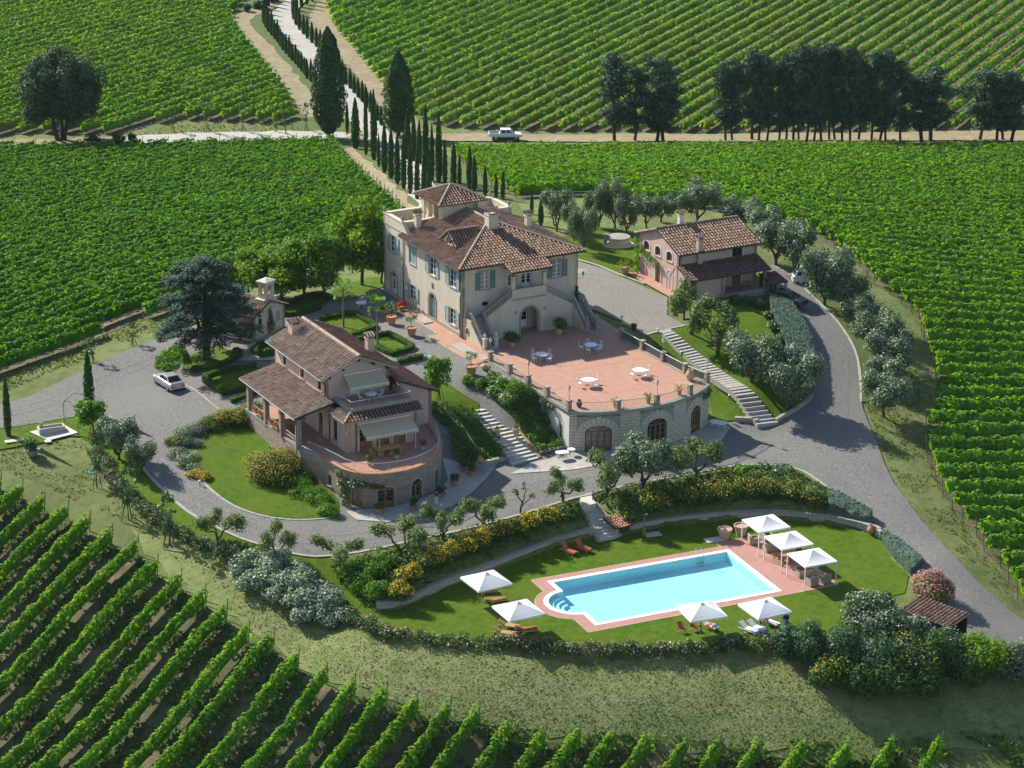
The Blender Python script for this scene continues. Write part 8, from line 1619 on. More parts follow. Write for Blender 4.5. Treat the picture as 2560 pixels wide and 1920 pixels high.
for s in (-1, 1):
 for f in range(4): m = MB(); m.pipe([(s*.2+(f-1.5)*.015, -.28, .19), (s*.19+(f-1.5)*.015, -.34, .18), (s*.18+(f-1.5)*.015, -.36, .15)], .009, 4, .006); m.build('finger', 'skin', t)
# ================================================================= stone trough, hoops, poles and other small things
A4 = [G(0+x/2.765, 800+y/2.765) for x, y in ((203,785),(437,732),(540,790),(335,845))]; struct(cdt_sheet('trough_paving', densify(np.array(A4)[:, :2], .7), 'pale_stone', .2, .7))
a_, c_2 = G(262/2.765, 800+808/2.765), G(440/2.765, 800+775/2.765); dv = (c_2-a_)[:2]; t = thing('stone_trough', 'long pale stone trough on a paved square at the left grass', 'trough', ((a_[0]+c_2[0])/2, (a_[1]+c_2[1])/2+.35, a_[2]+.2), math.atan2(dv[1], dv[0])); l = np.linalg.norm(dv)/2
m = MB()
for y in (-.5, .38): m.box(-l, l, y, y+.12, 0, .62)
for x in (-l, l-.12): m.box(x, x+.12, -.38, .38, 0, .62)
m.build('basin', 'pale_stone', t); m = MB(); m.box(-l+.12, l-.12, -.38, .38, .05, .35); m.build('water', 'dark_glass', t); m = MB(); m.box(-l+.3, -l+.55, .3, .5, .62, .95); m.build('spout_post', 'grey_stone', t)
for u, v, r in ((36,1106,.9),(120,1107,.3)): q = G(u, v); t = thing('stone_slab', 'flat pale slab set in the grass '+('at the foot of the edge cypress' if u < 50 else 'in front of the stone trough'), 'slab', (q[0], q[1], q[2]+.16), .4); m = MB(); m.box(-r, r, -.35, .35, 0, .06); m.build('slab', 'pale_stone', t)
hp = [(161,1058,998),(196,1066,990),(240,1052,985),(262,1046,984)]; t0_ = G(161, 1058); t = thing('iron_pergola', 'thin iron hoops arching over the mulberry by the left drive', 'pergola', t0_); m = MB()
for (u0, v0), (u1, v1) in (((161,1058),(196,1090)), ((222,1046),(262,1078)), ((161,1058),(222,1046))):
 p, q = G(u0, v0)-t0_, G(u1, v1)-t0_; pts = [tuple(p)]+[tuple(p+(q-p)*k+np.array([0, 0, 2.2+.7*math.sin(math.pi*k)])) for k in np.linspace(0, 1, 7)]+[tuple(q)]; m.pipe(pts, .03, 5)
m.build('hoops', 'dark_iron', t)
q = G(851, 1503); t = thing('clothes_post', 'iron post with a long crossbar on the grass beside the silver shrub', 'post', q); m = MB(); m.tube((0, 0, -.1), (0, 0, 1.25), .035, .035, 6); m.build('post', 'dark_iron', t); m = MB(); e1 = U(819, 1486, q[2]+1.25)-q; e2 = U(878, 1468, q[2]+1.25)-q; m.tube(tuple(e1), tuple(e2), .03, .03, 6); m.build('crossbar', 'dark_iron', t)
q = U(1610, 1342, ZP); t = thing('shower_post', 'wooden shower post with a round head by the pool wall', 'shower', q); m = MB(); m.box(-.12, .12, -.1, .1, 0, 1.0); m.build('post', 'oak_joinery', t); m = MB(); m.pipe([(0, 0, 1.0), (0, 0, 2.2), (.15, -.1, 2.35)], .022, 5); m.build('pipe', 'grey_iron', t); m = MB(); m.lathe([(.03, 2.38), (.11, 2.32), (.1, 2.3)], 9, (.17, -.12, 0)); m.build('shower_head', 'white_iron', t)
q = U(1632, 1338, ZP); t = thing('shower_slab', 'pale slab on the grass in front of the shower post', 'slab', q, .35); m = MB(); m.box(-.75, .75, -.45, .45, .02, .14); m.build('slab', 'pale_stone', t)
q = U(1798, 1352, ZP); t = thing('corner_slab', 'pale paving slab at the upper corner of the pool', 'slab', q, PF.az); m = MB(); m.box(-1.3, .5, -.3, .65, .02, .145); m.build('slab', 'pale_stone', t)
q = gp(1072, 906); t = thing('garden_bench', 'white wooden bench beside the clipped hedge behind the pink house', 'bench', q, VF.az+R(90)); m = MB()
for y in (-.2, -.07, .06): m.box(-.75, .75, y, y+.11, .42, .46)
m.build('seat', 'white_paint', t); m = MB()
for z in (.6, .78): m.box(-.75, .75, .2, .24, z, z+.1)
m.build('backrest', 'white_paint', t)
for x in (-.68, .62): m = MB(); m.box(x, x+.06, -.2, -.14, 0, .42); m.build('leg', 'white_paint', t); m = MB(); m.box(x, x+.06, .18, .24, 0, .88); m.build('leg', 'white_paint', t)
q = G(243, 1222); h_ = U(229, 1165, q[2]+2.2)-q; t = thing('plastic_ring', 'green plastic ring hung on the first staked tree', 'ring', q+np.array([-.35, 0, 1.75])); m = MB()
for i in range(14): a, c = 6.283*i/14, 6.283*(i+1)/14; m.tube((.33*math.cos(a), .33*math.sin(a), .1*math.sin(a)), (.33*math.cos(c), .33*math.sin(c), .1*math.sin(c)), .09, .09, 6)
m.build('ring', 'plastic_green', t)
for (u, v), vt, lean, lb in (((716,338), 267, -.55, 'leaning wooden pole at the avenue crossing'), ((157,347), 277, 0, 'thin pole in front of the dark oak'), ((2338,28), -20, 0, 'pale pole standing among the far right vine rows')):
 p = G(u, v); s = F_PX/((p-CAM)@_fw); H = (v-vt)/s/.95; t = thing('utility_pole', lb, 'pole', p); m = MB(); m.tube((0, 0, -.2), (lean, 0, H), .11, .08, 6); m.build('post', 'pale_bark', t)
rl_ = [(1122,1040),(1150,1075),(1175,1115),(1199,1150)]; p0 = G(*rl_[0]); t = thing('path_railing', 'sloping iron handrail over the hedge path right of the pink house', 'railing', p0); m = MB(); pts = [tuple(G(*q)-p0+np.array([0, 0, .9])) for q in rl_]; m.pipe(pts, .03, 5)
for q in rl_: e = G(*q)-p0; m.tube((e[0], e[1], e[2]-.1), (e[0], e[1], e[2]+.9), .022, .022, 4)
m.build('handrail', 'grey_iron', t)
b0 = G(1481, 1250); t = thing('stair_railing', 'dark iron handrail on the right of the pool steps', 'railing', b0); m = MB(); e = [U(1482, 1252, -4.6)-b0, U(1523, 1288, -5.6)-b0]; m.tube((*e[0][:2], e[0][2]-.3), (*e[0][:2], e[0][2]+1.0), .05, .05, 5); m.tube((*e[0][:2], e[0][2]+.95), (*e[1][:2], e[1][2]+.9), .03, .03, 5); m.tube((*e[1][:2], e[1][2]-.4), (*e[1][:2], e[1][2]+.9), .03, .03, 5); m.build('handrail', 'dark_iron', t)
for u, v, lb in ((1703,893,'small garden light beside the stepped path, upper one'), (1823,1002,'small garden light beside the stepped path, middle one'), (1881,1046,'small garden light beside the stepped path, lowest one'), (1645,836,'small garden light at the head of the stepped path'), (500,1217,'small garden light on the kerb of the kidney-shaped lawn'), (1939,1191,'small garden light in the grass above the broom hedge')):
 q = gp(u, v); t = thing('path_light', lb, 'garden light', q); m = MB(); m.tube((0, 0, -.1), (0, 0, .45), .04, .04, 6); m.build('post', 'dark_iron', t); m = MB(); m.lathe([(.12, .45), (.14, .52), (.04, .6)], 8); m.build('cap', 'white_iron', t)
for k, (x, y) in enumerate(((540,260),(545,330),(560,430),(490,200),(460,130),(555,560),(560,650),(560,740),(570,840),(575,900),(235,560))):
 p = G(2000+x/1.7625, 700+y/1.7625)
# ================================================================= hedges and shrubs
def hedge_poly(name, label, px, h, mat, leaf=.14, dens=60, cat='hedge', world=None, jag=.05, closed_top=True):
 P = np.array(world if world is not None else [G(u, v)[:2] for u, v in px])[:, :2]; c = P.mean(0); z0 = float(ground(*c)); Pd = densify(P, .5); n = len(Pd); zz = ground(Pd[:, 0], Pd[:, 1])
 m = cdt_sheet('tmp', Pd, mat, h*.93, .6); me = m.data; bpy.data.objects.remove(m); k = len(me.vertices); co = np.zeros(k*3); me.vertices.foreach_get('co', co); co = co.reshape(-1, 3); fc = np.array([list(p.vertices) for p in me.polygons]); bpy.data.meshes.remove(me)
 parts = [(co, np.column_stack([fc, fc[:, -1]]) if fc.shape[1] == 3 else fc, np.full(k, .3))]
 fc4 = None; S_ = np.concatenate([np.column_stack([Pd, zz-.1]), np.column_stack([Pd, zz+h*.93])]); i = np.arange(n); F4 = np.stack([i, (i+1) % n, n+(i+1) % n, n+i], 1)
 q = scatter_poly(P, int(area(P)*dens)); top = np.column_stack([q, ground(q[:, 0], q[:, 1])+h*RNG.uniform(.9, 1.04, len(q))]); lv = leaves(top, np.tile([0, 0, 1.], (len(q), 1)), leaf*RNG.uniform(.7, 1.4, len(q)), RNG.random(len(q)), .75, .7)
 per = np.linalg.norm(np.roll(Pd, -1, 0)-Pd, axis=1); ns = int(per.sum()*h*dens*.8); e = RNG.choice(n, ns, p=per/per.sum()); u = RNG.random(ns)[:, None]; s2 = Pd[e]+(Pd[(e+1) % n]-Pd[e])*u; d = unit(Pd[(e+1) % n]-Pd[e]); nr = np.stack([d[:, 1], -d[:, 0]], 1); sg = np.sign(((s2-c)*nr).sum(1))[:, None]; sg[sg == 0] = 1
 sd = np.column_stack([s2+nr*sg*RNG.normal(size=(ns, 1))*jag, ground(s2[:, 0], s2[:, 1])+RNG.random(ns)*h]); lv2 = leaves(sd, np.column_stack([nr*sg, np.full(ns, .25)]), leaf*RNG.uniform(.7, 1.4, ns), RNG.random(ns), .75, .6)
 v, f, t = merge([lv, lv2, (S_, F4, np.full(2*n, .2))]); v0 = len(v); tri = parts[0]
 me = np_mesh(name, v, f, t); o = obj(name, me, mat); b_ = MB()
 cf = obj('top_growth', np_mesh('top_growth', tri[0], fc, tri[2]), mat, o); return tag(o, label, cat)
def hedge_line(name, label, px, wid, h, mat, leaf=.12, dens=70, flowers=None, cat='hedge', k=1):
 P = pxw(px)[:, :2]; P = chaikin(P, k, False) if k else P; A, B = ribbon_pts(densify(P, .6, False), wid); o = hedge_poly(name, label, None, h, mat, leaf, dens, cat, np.concatenate([A, B[::-1]]))
 for fm, fd, fs in (flowers or ()):
  W = np.concatenate([A, B[::-1]]); q = scatter_poly(W, int(area(W)*fd)); n = len(q); v, f, t = leaves(np.column_stack([q, ground(q[:, 0], q[:, 1])+h*RNG.uniform(.55, 1.12, n)]), np.tile([0, -.4, 1.], (n, 1)), fs*RNG.uniform(.7, 1.4, n), RNG.random(n), .9, .6); obj('flowers', np_mesh('flowers', v, f, t), fm, o, 'stuff')
 return o
RNG = np.random.default_rng(808)
hedge_poly('clipped_hedge', 'broad blue-green hedge clipped flat between the sloping lawn and the right drive', [(1921,756),(1979,778),(2010,826),(2030,870),(2034,905),(2035,990),(2012,1005),(2005,940),(1985,920),(1965,880),(1945,830),(1930,795)], 1.25, 'blue_hedge', .17, 55)
hedge_poly('clipped_hedge', 'low blue-green hedge along the drive above the right end of the pool wall', [(2068,1242),(2098,1250),(2180,1296),(2180,1316),(2126,1306),(2071,1280)], .95, 'blue_hedge', .15, 60)
hedge_poly('clipped_hedge', 'wedge of blue-green hedge between the pool lawn and the drive, above the oleander', [(2203,1340),(2228,1352),(2258,1370),(2307,1412),(2279,1440),(2240,1402),(2210,1366)], .8, 'blue_hedge', .15, 60)
for px, lb in (([(800,804),(872,790),(892,793),(933,818),(935,826),(905,839),(880,843)], 'box hedge round the bed with the shaded palm'), ([(893,855),(970,841),(1030,873),(1024,879),(980,892),(942,874)], 'box hedge round the small bed with the sunny palm'), ([(640,921),(528,942),(512,950),(513,956),(562,990),(624,975)], 'square-cornered box hedge beside the silver car'), ([(578,1010),(606,1000),(640,988)], 'short box hedge at the corner of the pink house porch'), ([(480,930),(540,925),(597,899),(600,890),(588,882)], 'box hedge curving round the foot of the cedar'), ([(682,862),(650,868),(634,884),(660,896),(690,890)], 'round box hedge behind the far roof corner of the pink house'), ([(700,770),(790,738),(830,752)], 'box hedge in the shade behind the chapel lawn'), ([(996,912),(1030,904),(1062,898)], 'thick clipped hedge beside the white bench'), ([(690,792),(740,792),(800,775)], 'second box hedge of the shaded garden, nearer the pink house')):
 hedge_line('box_hedge', lb, px, .62, .62, 'box_leaf', .12, 85, k=0 if len(px) > 4 else 1)
def lumpy_hedge(name, label, px, wid, h, mat, fl, leaf=.17, dens=34):
 P = densify(chaikin(pxw(px)[:, :2], 2, False), .55, False); c = P[len(P)//2]; z = float(ground(*c)); t = thing(name, label, 'hedge', (*c, z)); bl = []
 for q in P:
  for j in range(2): r = wid*random.uniform(.3, .5); x, y = q+RNG.normal(size=2)*wid*.16; bl.append(((x-c[0], y-c[1], float(ground(x, y))-z+h*random.uniform(.35, .6)), (r, r, h*random.uniform(.38, .58))))
 v, f, n = blob_leaves(bl, dens, leaf, .4, .5); obj('foliage', np_mesh('foliage', v, f, n), mat, t)
 for fm, fd, fs in fl: v, f, n = blob_leaves([(q, tuple(np.array(r)*1.06)) for q, r in bl if random.random() < .55], fd, fs, .5, .9, .9); obj('flowers', np_mesh('flowers', v, f, n), fm, t, 'stuff')
 return t
def shrub(u, v, wpx, h, mat, label, fl=None, leaf=.2, dens=30, cat='shrub', group=None, lumps=9, flat=1.0, p=None, name='shrub', fh=.5):
 p = G(u, v) if p is None else p; s = F_PX/((p-CAM)@_fw); r = wpx/s/2; t = thing(name, label, cat, p, 0, group); bl = []
 for i in range(lumps):
  a = random.uniform(0, 6.283); q = r*random.uniform(0, .62); rr = random.uniform(.34, .52)*r; zz = max(rr*.5, h*random.uniform(.35, .78)*(1-.35*q/r)); bl.append(((math.cos(a)*q, math.sin(a)*q*flat, zz), (rr, rr, min(rr, h*.5))))
 v_, f, n = blob_leaves(bl, dens, leaf, .4, .5); obj('foliage', np_mesh('foliage', v_, f, n), mat, t); m = MB(); m.tube((0, 0, -.3), (0, 0, h*.5), .08, .05, 5); m.build('stem', 'bark', t)
 for fm, fd, fs in (fl or ()): v_, f, n = blob_leaves([(c, tuple(np.array(q)*1.05)) for c, q in bl], fd, fs, .8, .85, .9); ok = v_.reshape(-1, 4, 3)[:, :, 2].mean(1) > h*fh; v_ = v_.reshape(-1, 4, 3)[ok].reshape(-1, 3); n = n.reshape(-1, 4)[ok].reshape(-1); obj('flowers', np_mesh('flowers', v_, np.arange(len(v_)).reshape(-1, 4), n), fm, t, 'stuff')
 return t
lumpy_hedge('rose_hedge', 'long low hedge of pink and white roses along the lower edge of the pool lawn', [(858,1540),(905,1570),(960,1592),(1060,1605),(1180,1614),(1300,1619),(1475,1631),(1650,1633),(1800,1625),(1930,1612)], 1.5, .95, 'shrub_leaf', (('pale_flower', 3, .15), ('pink_flower', 3.5, .15)))
lumpy_hedge('rose_hedge', 'dark rose hedge with pale pink flowers along the grass below the drive', [(240,1140),(283,1200),(340,1260),(398,1310),(453,1343),(529,1377),(600,1392),(655,1408)], 1.7, .95, 'shrub_leaf', (('pale_flower', 1.5, .14), ('pink_flower', 2.5, .15)))
YB = (('broom_flower', 15, .14),); YB2 = (('broom_flower', 4, .14),)
for i, (u, v, w, h, yb) in enumerate([(1000,1500,92,1.8,YB),(1035,1462,92,1.9,YB),(1062,1430,84,1.9,YB2),(1095,1420,86,1.9,YB),(1128,1402,84,1.8,YB),(1160,1388,82,1.8,YB),(1192,1372,82,1.8,YB),(1222,1358,78,1.8,YB),(1255,1346,70,1.7,YB2),(1288,1338,76,1.6,YB),(1325,1326,80,1.7,YB),(1370,1312,84,1.7,YB),(1412,1302,72,1.8,YB2)]):
 shrub(u, v, w, h, 'shrub_leaf', ['yellow-flowered broom at the low end of the bank, above the wall end','broom bush second from the low end of the left bank','greener broom bush behind the kerb olives','yellow broom bush left of the far left parasol','yellow broom bush directly above the far left parasol','yellow broom bush just right of the far left parasol','yellow broom bush under the thin kerb olive','yellow broom bush below the grey kerb olive','greenish broom bush in the middle of the left bank','yellow broom bush left of the bare twisted tree','yellow broom bush below the bare twisted tree','yellow broom bush near the pool steps, left side','dark green bush touching the left edge of the pool steps'][i], yb, .15, 42, 'broom bush')
for i, (u, v, w, h, yb) in enumerate([(1572,1304,70,1.3,YB2),(1585,1288,100,1.7,None),(1645,1275,104,1.8,YB2),(1705,1262,104,1.8,YB2),(1762,1255,104,1.8,YB2),(1820,1250,100,1.8,YB2),(1875,1246,100,1.8,YB2),(1930,1244,96,1.8,YB2),(1985,1250,92,1.7,YB2),(2035,1262,88,1.6,YB2),(1560,1262,80,1.3,None),(1640,1244,80,1.3,YB2),(1720,1232,80,1.4,YB2),(1800,1222,80,1.4,YB2),(1880,1216,80,1.4,YB2)]):
 shrub(u, v, w, h, 'shrub_leaf', ['broom with few yellow flowers right of the pool steps','dark green bush behind the little pump house','broad broom bush above the shower post','broom bush with scattered flowers, fourth right of the pool steps','broom bush in the middle of the right bank','broom bush behind the far tent, on its left','yellow-topped broom bush straight behind the far tent','yellow broom bush right of the far tent','yellow broom bush second from the right end of the bank','yellow broom bush at the right end of the bank, by the clipped hedge','low dark bush on the drive edge near the pool steps','low broom bush on the drive edge below the open three-stemmed olive','low yellow bush on the drive edge below the pale full olive','low broom bush below the round verge olive','low broom bush below the palmetto'][i], yb, .15, 40, 'broom bush')
for i, (u, v, w, h) in enumerate([(870,1452,76,1.3),(905,1430,90,1.4),(940,1452,96,1.5),(905,1482,100,1.5),(952,1498,96,1.5),(958,1422,90,1.4)]): shrub(u, v, w, h, 'bright_leaf', ['bright green shrub beside the clothes post','bright green shrub at the foot of the low crooked olive','bright green shrub in the middle of the clump','bright green shrub at the front left of the clump','bright green shrub at the front of the clump, near the wall end','dark green shrub behind the clump, below the drive kerb'][i], None, .2, 30)
sv = [(600,1452,84,2.0),(640,1430,92,2.2),(690,1432,96,2.3),(648,1478,92,2.1),(705,1478,104,2.3),(752,1470,96,2.3),(700,1515,84,2.0),(760,1520,104,2.2),(812,1510,100,2.2),(775,1552,88,1.9),(832,1545,84,1.9),(822,1570,48,1.4)]
p0 = G(720, 1500); t = thing('silver_shrub', 'large spreading mass of silver-leaved shrub beside the dry grass track', 'shrub', p0); bl = []
for u, v, w, h in sv:
 p = G(u, v)-p0; s = 27.; r = w/s/2
 for j in range(9): a = random.uniform(0, 6.283); q = random.uniform(0, .85)*r; rr = r*random.uniform(.42, .62); bl.append(((p[0]+math.cos(a)*q, p[1]+math.sin(a)*q, p[2]+h*random.uniform(.3, .62)), (rr, rr, rr*.7)))
v_, f, n = blob_leaves(bl, 28, .24, .9, .6); obj('foliage', np_mesh('foliage', v_, f, n), 'silver_leaf', t); m = MB()
for u, v, w, h in sv: p = G(u, v)-p0; m.tube((p[0], p[1], p[2]-.2), (p[0]+.2, p[1], p[2]+h*.6), .08, .05, 5)
m.build('stems', 'bark', t, 'stuff')
for i, (u, v, w, h, mt, fl) in enumerate([(640,1050,100,1.1,'shrub_leaf',None),(600,1058,92,1.0,'shrub_leaf',(('amber_flower', 12, .12),)),(562,1060,80,.8,'olive_leaf',(('amber_flower', 8, .12),)),(528,1072,76,.7,'shrub_leaf',None),(496,1080,72,.6,'lavender_leaf',None),(462,1092,70,.6,'olive_grey',None),(445,1112,62,.6,'shrub_leaf',(('amber_flower', 6, .12),)),(470,1118,60,.55,'lavender_leaf',None),(452,1140,58,.55,'olive_grey',None),(474,1150,54,.5,'silver_leaf',None),(468,1168,48,.5,'shrub_leaf',None),(488,1178,46,.5,'silver_leaf',None),(492,1196,50,.45,'shrub_leaf',(('amber_flower', 40, .13),)),(512,1200,44,.45,'shrub_leaf',(('amber_flower', 40, .13),))]):
 shrub(u, v, w*1.35, h*1.45, mt, ['spiky green shrub at the corner of the pink house porch','amber-flecked shrub second from the porch corner','low olive-green shrub third from the porch corner','green dome fourth along the curved flower bed','grey lavender clump at the top of the curved bed','grey-green clump at the outer bend of the curved bed','flecked green clump on the gravel edge of the curved bed','lavender clump on the lawn side of the bend','grey-green clump below the bend of the curved bed','silver dome on the lawn side of the curved bed','dark low clump on the gravel side of the curved bed','silver dome third from the low tip of the bed','orange-yellow dome second from the low tip of the bed','orange-yellow dome at the low tip of the curved bed'][i], fl, .13, 55)
shrub(688, 1192, 190, 2.1, 'shrub_leaf', 'large round shrub speckled with amber flowers against the stone base', (('amber_flower', 9, .13),), .15, 44, lumps=30, fh=.2)
for i, (u, v, w) in enumerate([(742,1216,80),(772,1238,76),(800,1262,72),(825,1285,66),(764,1204,70)]): shrub(u, v, w*1.35, .95, 'bright_leaf', ['green ground shrub next to the amber-flowered one','second green shrub along the stone base','third green shrub along the stone base','green shrub at the tip of the lawn by the paved patio','green shrub tight against the stone wall'][i], None, .14, 50)
for q in []: pass
def climber(name, label, frame, blobs, mat, leaf=.17, dens=46, fl=None):
 t = thing(name, label, 'climbing plant', frame(*blobs[0][0]), frame.az); o = np.array(blobs[0][0]); v_, f, n = blob_leaves([(tuple(np.array(c)-o), r) for c, r in blobs], dens, leaf, .3, .5); obj('foliage', np_mesh('foliage', v_, f, n), mat, t); m = MB(); m.tube((0, 0, 0), (.1, -.1, 1.2), .04, .03, 5); m.build('stem', 'bark', t)
 if fl: v_, f, n = blob_leaves([(tuple(np.array(c)-o), tuple(np.array(r)*1.06)) for c, r in blobs], 3, .16, .3, .9); obj('flowers', np_mesh('flowers', v_, f, n), fl, t, 'stuff')
climber('climbing_rose', 'dark climbing rose with a few white flowers on the round stone base', LF, [((-2.35, -4.4, -2.9), (.4, .4, .6)), ((-2.3, -4.2, -1.9), (.6, .5, .7)), ((-2.2, -3.9, -1.0), (.7, .6, .6)), ((-1.7, -5.0, -.9), (.6, .5, .5)), ((-1.1, -5.6, -.9), (.6, .4, .4)), ((-.4, -6.1, -1.0), (.55, .35, .35)), ((.3, -6.4, -1.1), (.45, .3, .25)), ((-2.2, -3.0, -.5), (.5, .5, .4))], 'shrub_leaf', .19, 44, 'white_flower')
climber('climbing_plant', 'ivy climbing the plain side wall of the terrace hall', VF, [((-1.05, -19.8, -3.3), (.3, .5, .7)), ((-1.05, -19.6, -2.3), (.35, .6, .7)), ((-1.05, -19.4, -1.3), (.4, .7, .6)), ((-1.0, -19.2, -.5), (.4, .9, .5)), ((-1.0, -20.6, -.6), (.35, .7, .4)), ((-1.0, -18.2, -.8), (.3, .5, .5))], 'laurel_leaf', .2, 40)
climber('climbing_plant', 'greenery hanging over the right end of the curved cornice', VF, [((15.2, -23.6, -.7), (.5, .4, .4)), ((14.6, -24.2, -.9), (.6, .35, .4)), ((15.5, -23.0, -1.2), (.4, .5, .6)), ((15.4, -22.4, -.8), (.4, .5, .5))], 'shrub_leaf', .18, 44)
climber('climbing_plant', 'bright creeper on the left gable of the small house, running over the door', HF, [((-.3, 8.3, .6), (.4, .5, .8)), ((-.3, 8.4, 1.8), (.4, .5, .8)), ((-.35, 8.2, 3.0), (.4, .5, .6)), ((-.35, 8.6, 3.9), (.35, .4, .5)), ((-.35, 7.4, 3.1), (.4, .6, .35)), ((-.35, 6.3, 2.9), (.4, .7, .32)), ((-.35, 5.1, 2.7), (.4, .7, .3)), ((-.35, 4.1, 2.5), (.35, .5, .25))], 'lime_leaf', .18, 46)
climber('climbing_plant', 'dark creeper at the corner of the small house porch', HF, [((.3, -2.9, .3), (.35, .3, .6)), ((.3, -2.85, 1.2), (.35, .3, .6)), ((.4, -2.8, 1.9), (.3, .25, .4))], 'laurel_leaf', .16, 46)
def cover(name, label, px, h, mat, leaf, dens, fl=None):
 P = pxw(px)[:, :2]; struct(cdt_sheet('planting_bed', densify(P, .8), 'earth', .19, .8)); q = scatter_poly(P, int(area(P)*dens*2.2)); n = len(q); k = .55+.45*np.sin(q[:, 0]*1.9+np.sin(q[:, 1]*1.3)*1.4)*np.sin(q[:, 1]*2.1+np.cos(q[:, 0]*1.1)); v_, f, t = leaves(np.column_stack([q, ground(q[:, 0], q[:, 1])+.15+h*np.clip(k, .1, 1)*RNG.uniform(.5, 1.05, n)]), np.column_stack([RNG.normal(size=(n, 2))*.5, np.full(n, 1.)]), leaf*RNG.uniform(.6, 1.4, n), RNG.random(n), .7, .6)
 o = obj(name, np_mesh(name, v_, f, t), mat, kind='stuff'); tag(o, label, 'ground cover')
 if fl: m = int(n*fl[1]); i = RNG.choice(n, m); v_, f, t = leaves(np.column_stack([q[i], ground(q[i, 0], q[i, 1])+h*np.clip(k[i], .2, 1)*1.06]), np.tile([0, -.3, 1.], (m, 1)), fl[2], RNG.random(m), .9, .6); obj('flowers', np_mesh('flowers', v_, f, t), fl[0], o, 'stuff')
cover('bank_planting', 'dense green planting on the bank left of the broad steps', [(1107,1030),(1130,1028),(1176,1026),(1225,1075),(1272,1140),(1268,1154),(1203,1166),(1160,1110),(1119,1046)], .9, 'bright_leaf', .22, 44)
cover('bank_planting', 'dense green planting on the bank right of the broad steps', [(1256,1016),(1330,1020),(1385,1080),(1408,1124),(1352,1142),(1300,1080)], .9, 'bright_leaf', .22, 44)
cover('bank_planting', 'dark green planting on the steep shaded bank beside the pink house', [(1074,1020),(1105,1030),(1160,1112),(1196,1164),(1160,1166),(1132,1150),(1128,1090),(1090,1050)], 1.2, 'shrub_leaf', .24, 44)
cover('bank_planting', 'dark undergrowth over the bank left of the pool steps', [(880,1420),(926,1388),(1040,1362),(1183,1331),(1325,1291),(1440,1258),(1478,1318),(1400,1334),(1255,1392),(1102,1452),(980,1498),(900,1490)], .7, 'shrub_leaf', .22, 34)
cover('bank_planting', 'dark undergrowth over the bank right of the pool steps', [(1476,1246),(1597,1216),(1719,1196),(1834,1172),(1909,1170),(1970,1174),(2071,1230),(2119,1266),(2060,1272),(1983,1266),(1854,1262),(1746,1272),(1644,1284),(1570,1298),(1530,1285)], .7, 'shrub_leaf', .22, 34)
cover('lavender_bank', 'grey lavender on the bank above the left stone wall', [(985,1522),(1040,1488),(1110,1448),(1190,1415),(1270,1385),(1340,1360),(1420,1330),(1470,1324),(1405,1338),(1336,1365),(1256,1395),(1174,1425),(1100,1453),(1000,1510)], .55, 'lavender_leaf', .18, 55)
cover('bank_planting', 'dark undergrowth behind the right stone wall', [(1560,1318),(1640,1300),(1740,1288),(1850,1280),(1980,1284),(2060,1292),(2110,1290),(2105,1298),(2058,1290),(1983,1282),(1854,1278),(1746,1287),(1644,1300),(1578,1312)], .7, 'shrub_leaf', .2, 55)
cover('ground_cover', 'leafy ground cover in the rounded bed in front of the cedar', [(386,924),(390,905),(406,887),(428,874),(450,872),(456,895),(440,925),(420,936)], .55, 'bright_leaf', .22, 60)
for i, (u, v, w, h, wf) in enumerate([(1228,958,62,1.1,1),(1252,972,70,1.2,1),(1285,985,84,1.5,0),(1312,1002,88,1.7,0),(1242,992,64,1.0,1),(1272,1008,76,1.2,1),(1205,968,54,.8,0),(1340,1018,70,1.4,0),(1168,962,60,.9,0)]):
 shrub(u, v, w, h, 'bright_leaf' if i != 3 else 'shrub_leaf', ['white rose bush under the first pier of the left balustrade','white rose bush second along the terrace wall','green shrub under the middle of the left balustrade','largest dark shrub against the terrace wall','white rose bush on the lawn edge','white rose bush nearest the head of the broad steps','low shrub beside the upright potted shrub','green shrub beside the ivy on the hall wall','low shrub between the staked mulberry and the roses'][i], (('white_flower', 4, .15),) if wf else None, .17, 40)
for i, (u, v, w, h) in enumerate([(1838,758,60,1.0),(1868,764,56,1.0),(1900,770,56,1.1),(1925,800,46,1.3),(1938,830,48,1.3),(1950,862,48,1.3),(1962,895,46,1.2)]): shrub(u, v, w, h, 'shrub_leaf', ['dark shrub left of the small house porch steps','dark shrub in the middle of the small house porch wall','dark shrub at the right end of the small house porch','white-flecked shrub at the top of the clipped hedge','white-flecked shrub second down the clipped hedge','white-flecked shrub third down the clipped hedge','white-flecked shrub lowest beside the clipped hedge'][i], (('white_flower', 3, .15),) if i > 2 else None, .17, 40)
shrub(1868, 1196, 70, 1.4, 'bright_leaf', 'round palmetto bush on the drive verge below the hall', None, .3, 34); shrub(2332, 1505, 132, 2.7, 'bright_leaf', 'big round pink oleander beside the shed roof', (('pink_flower', 15, .19),), .2, 34, lumps=24, name='oleander', fh=.3)
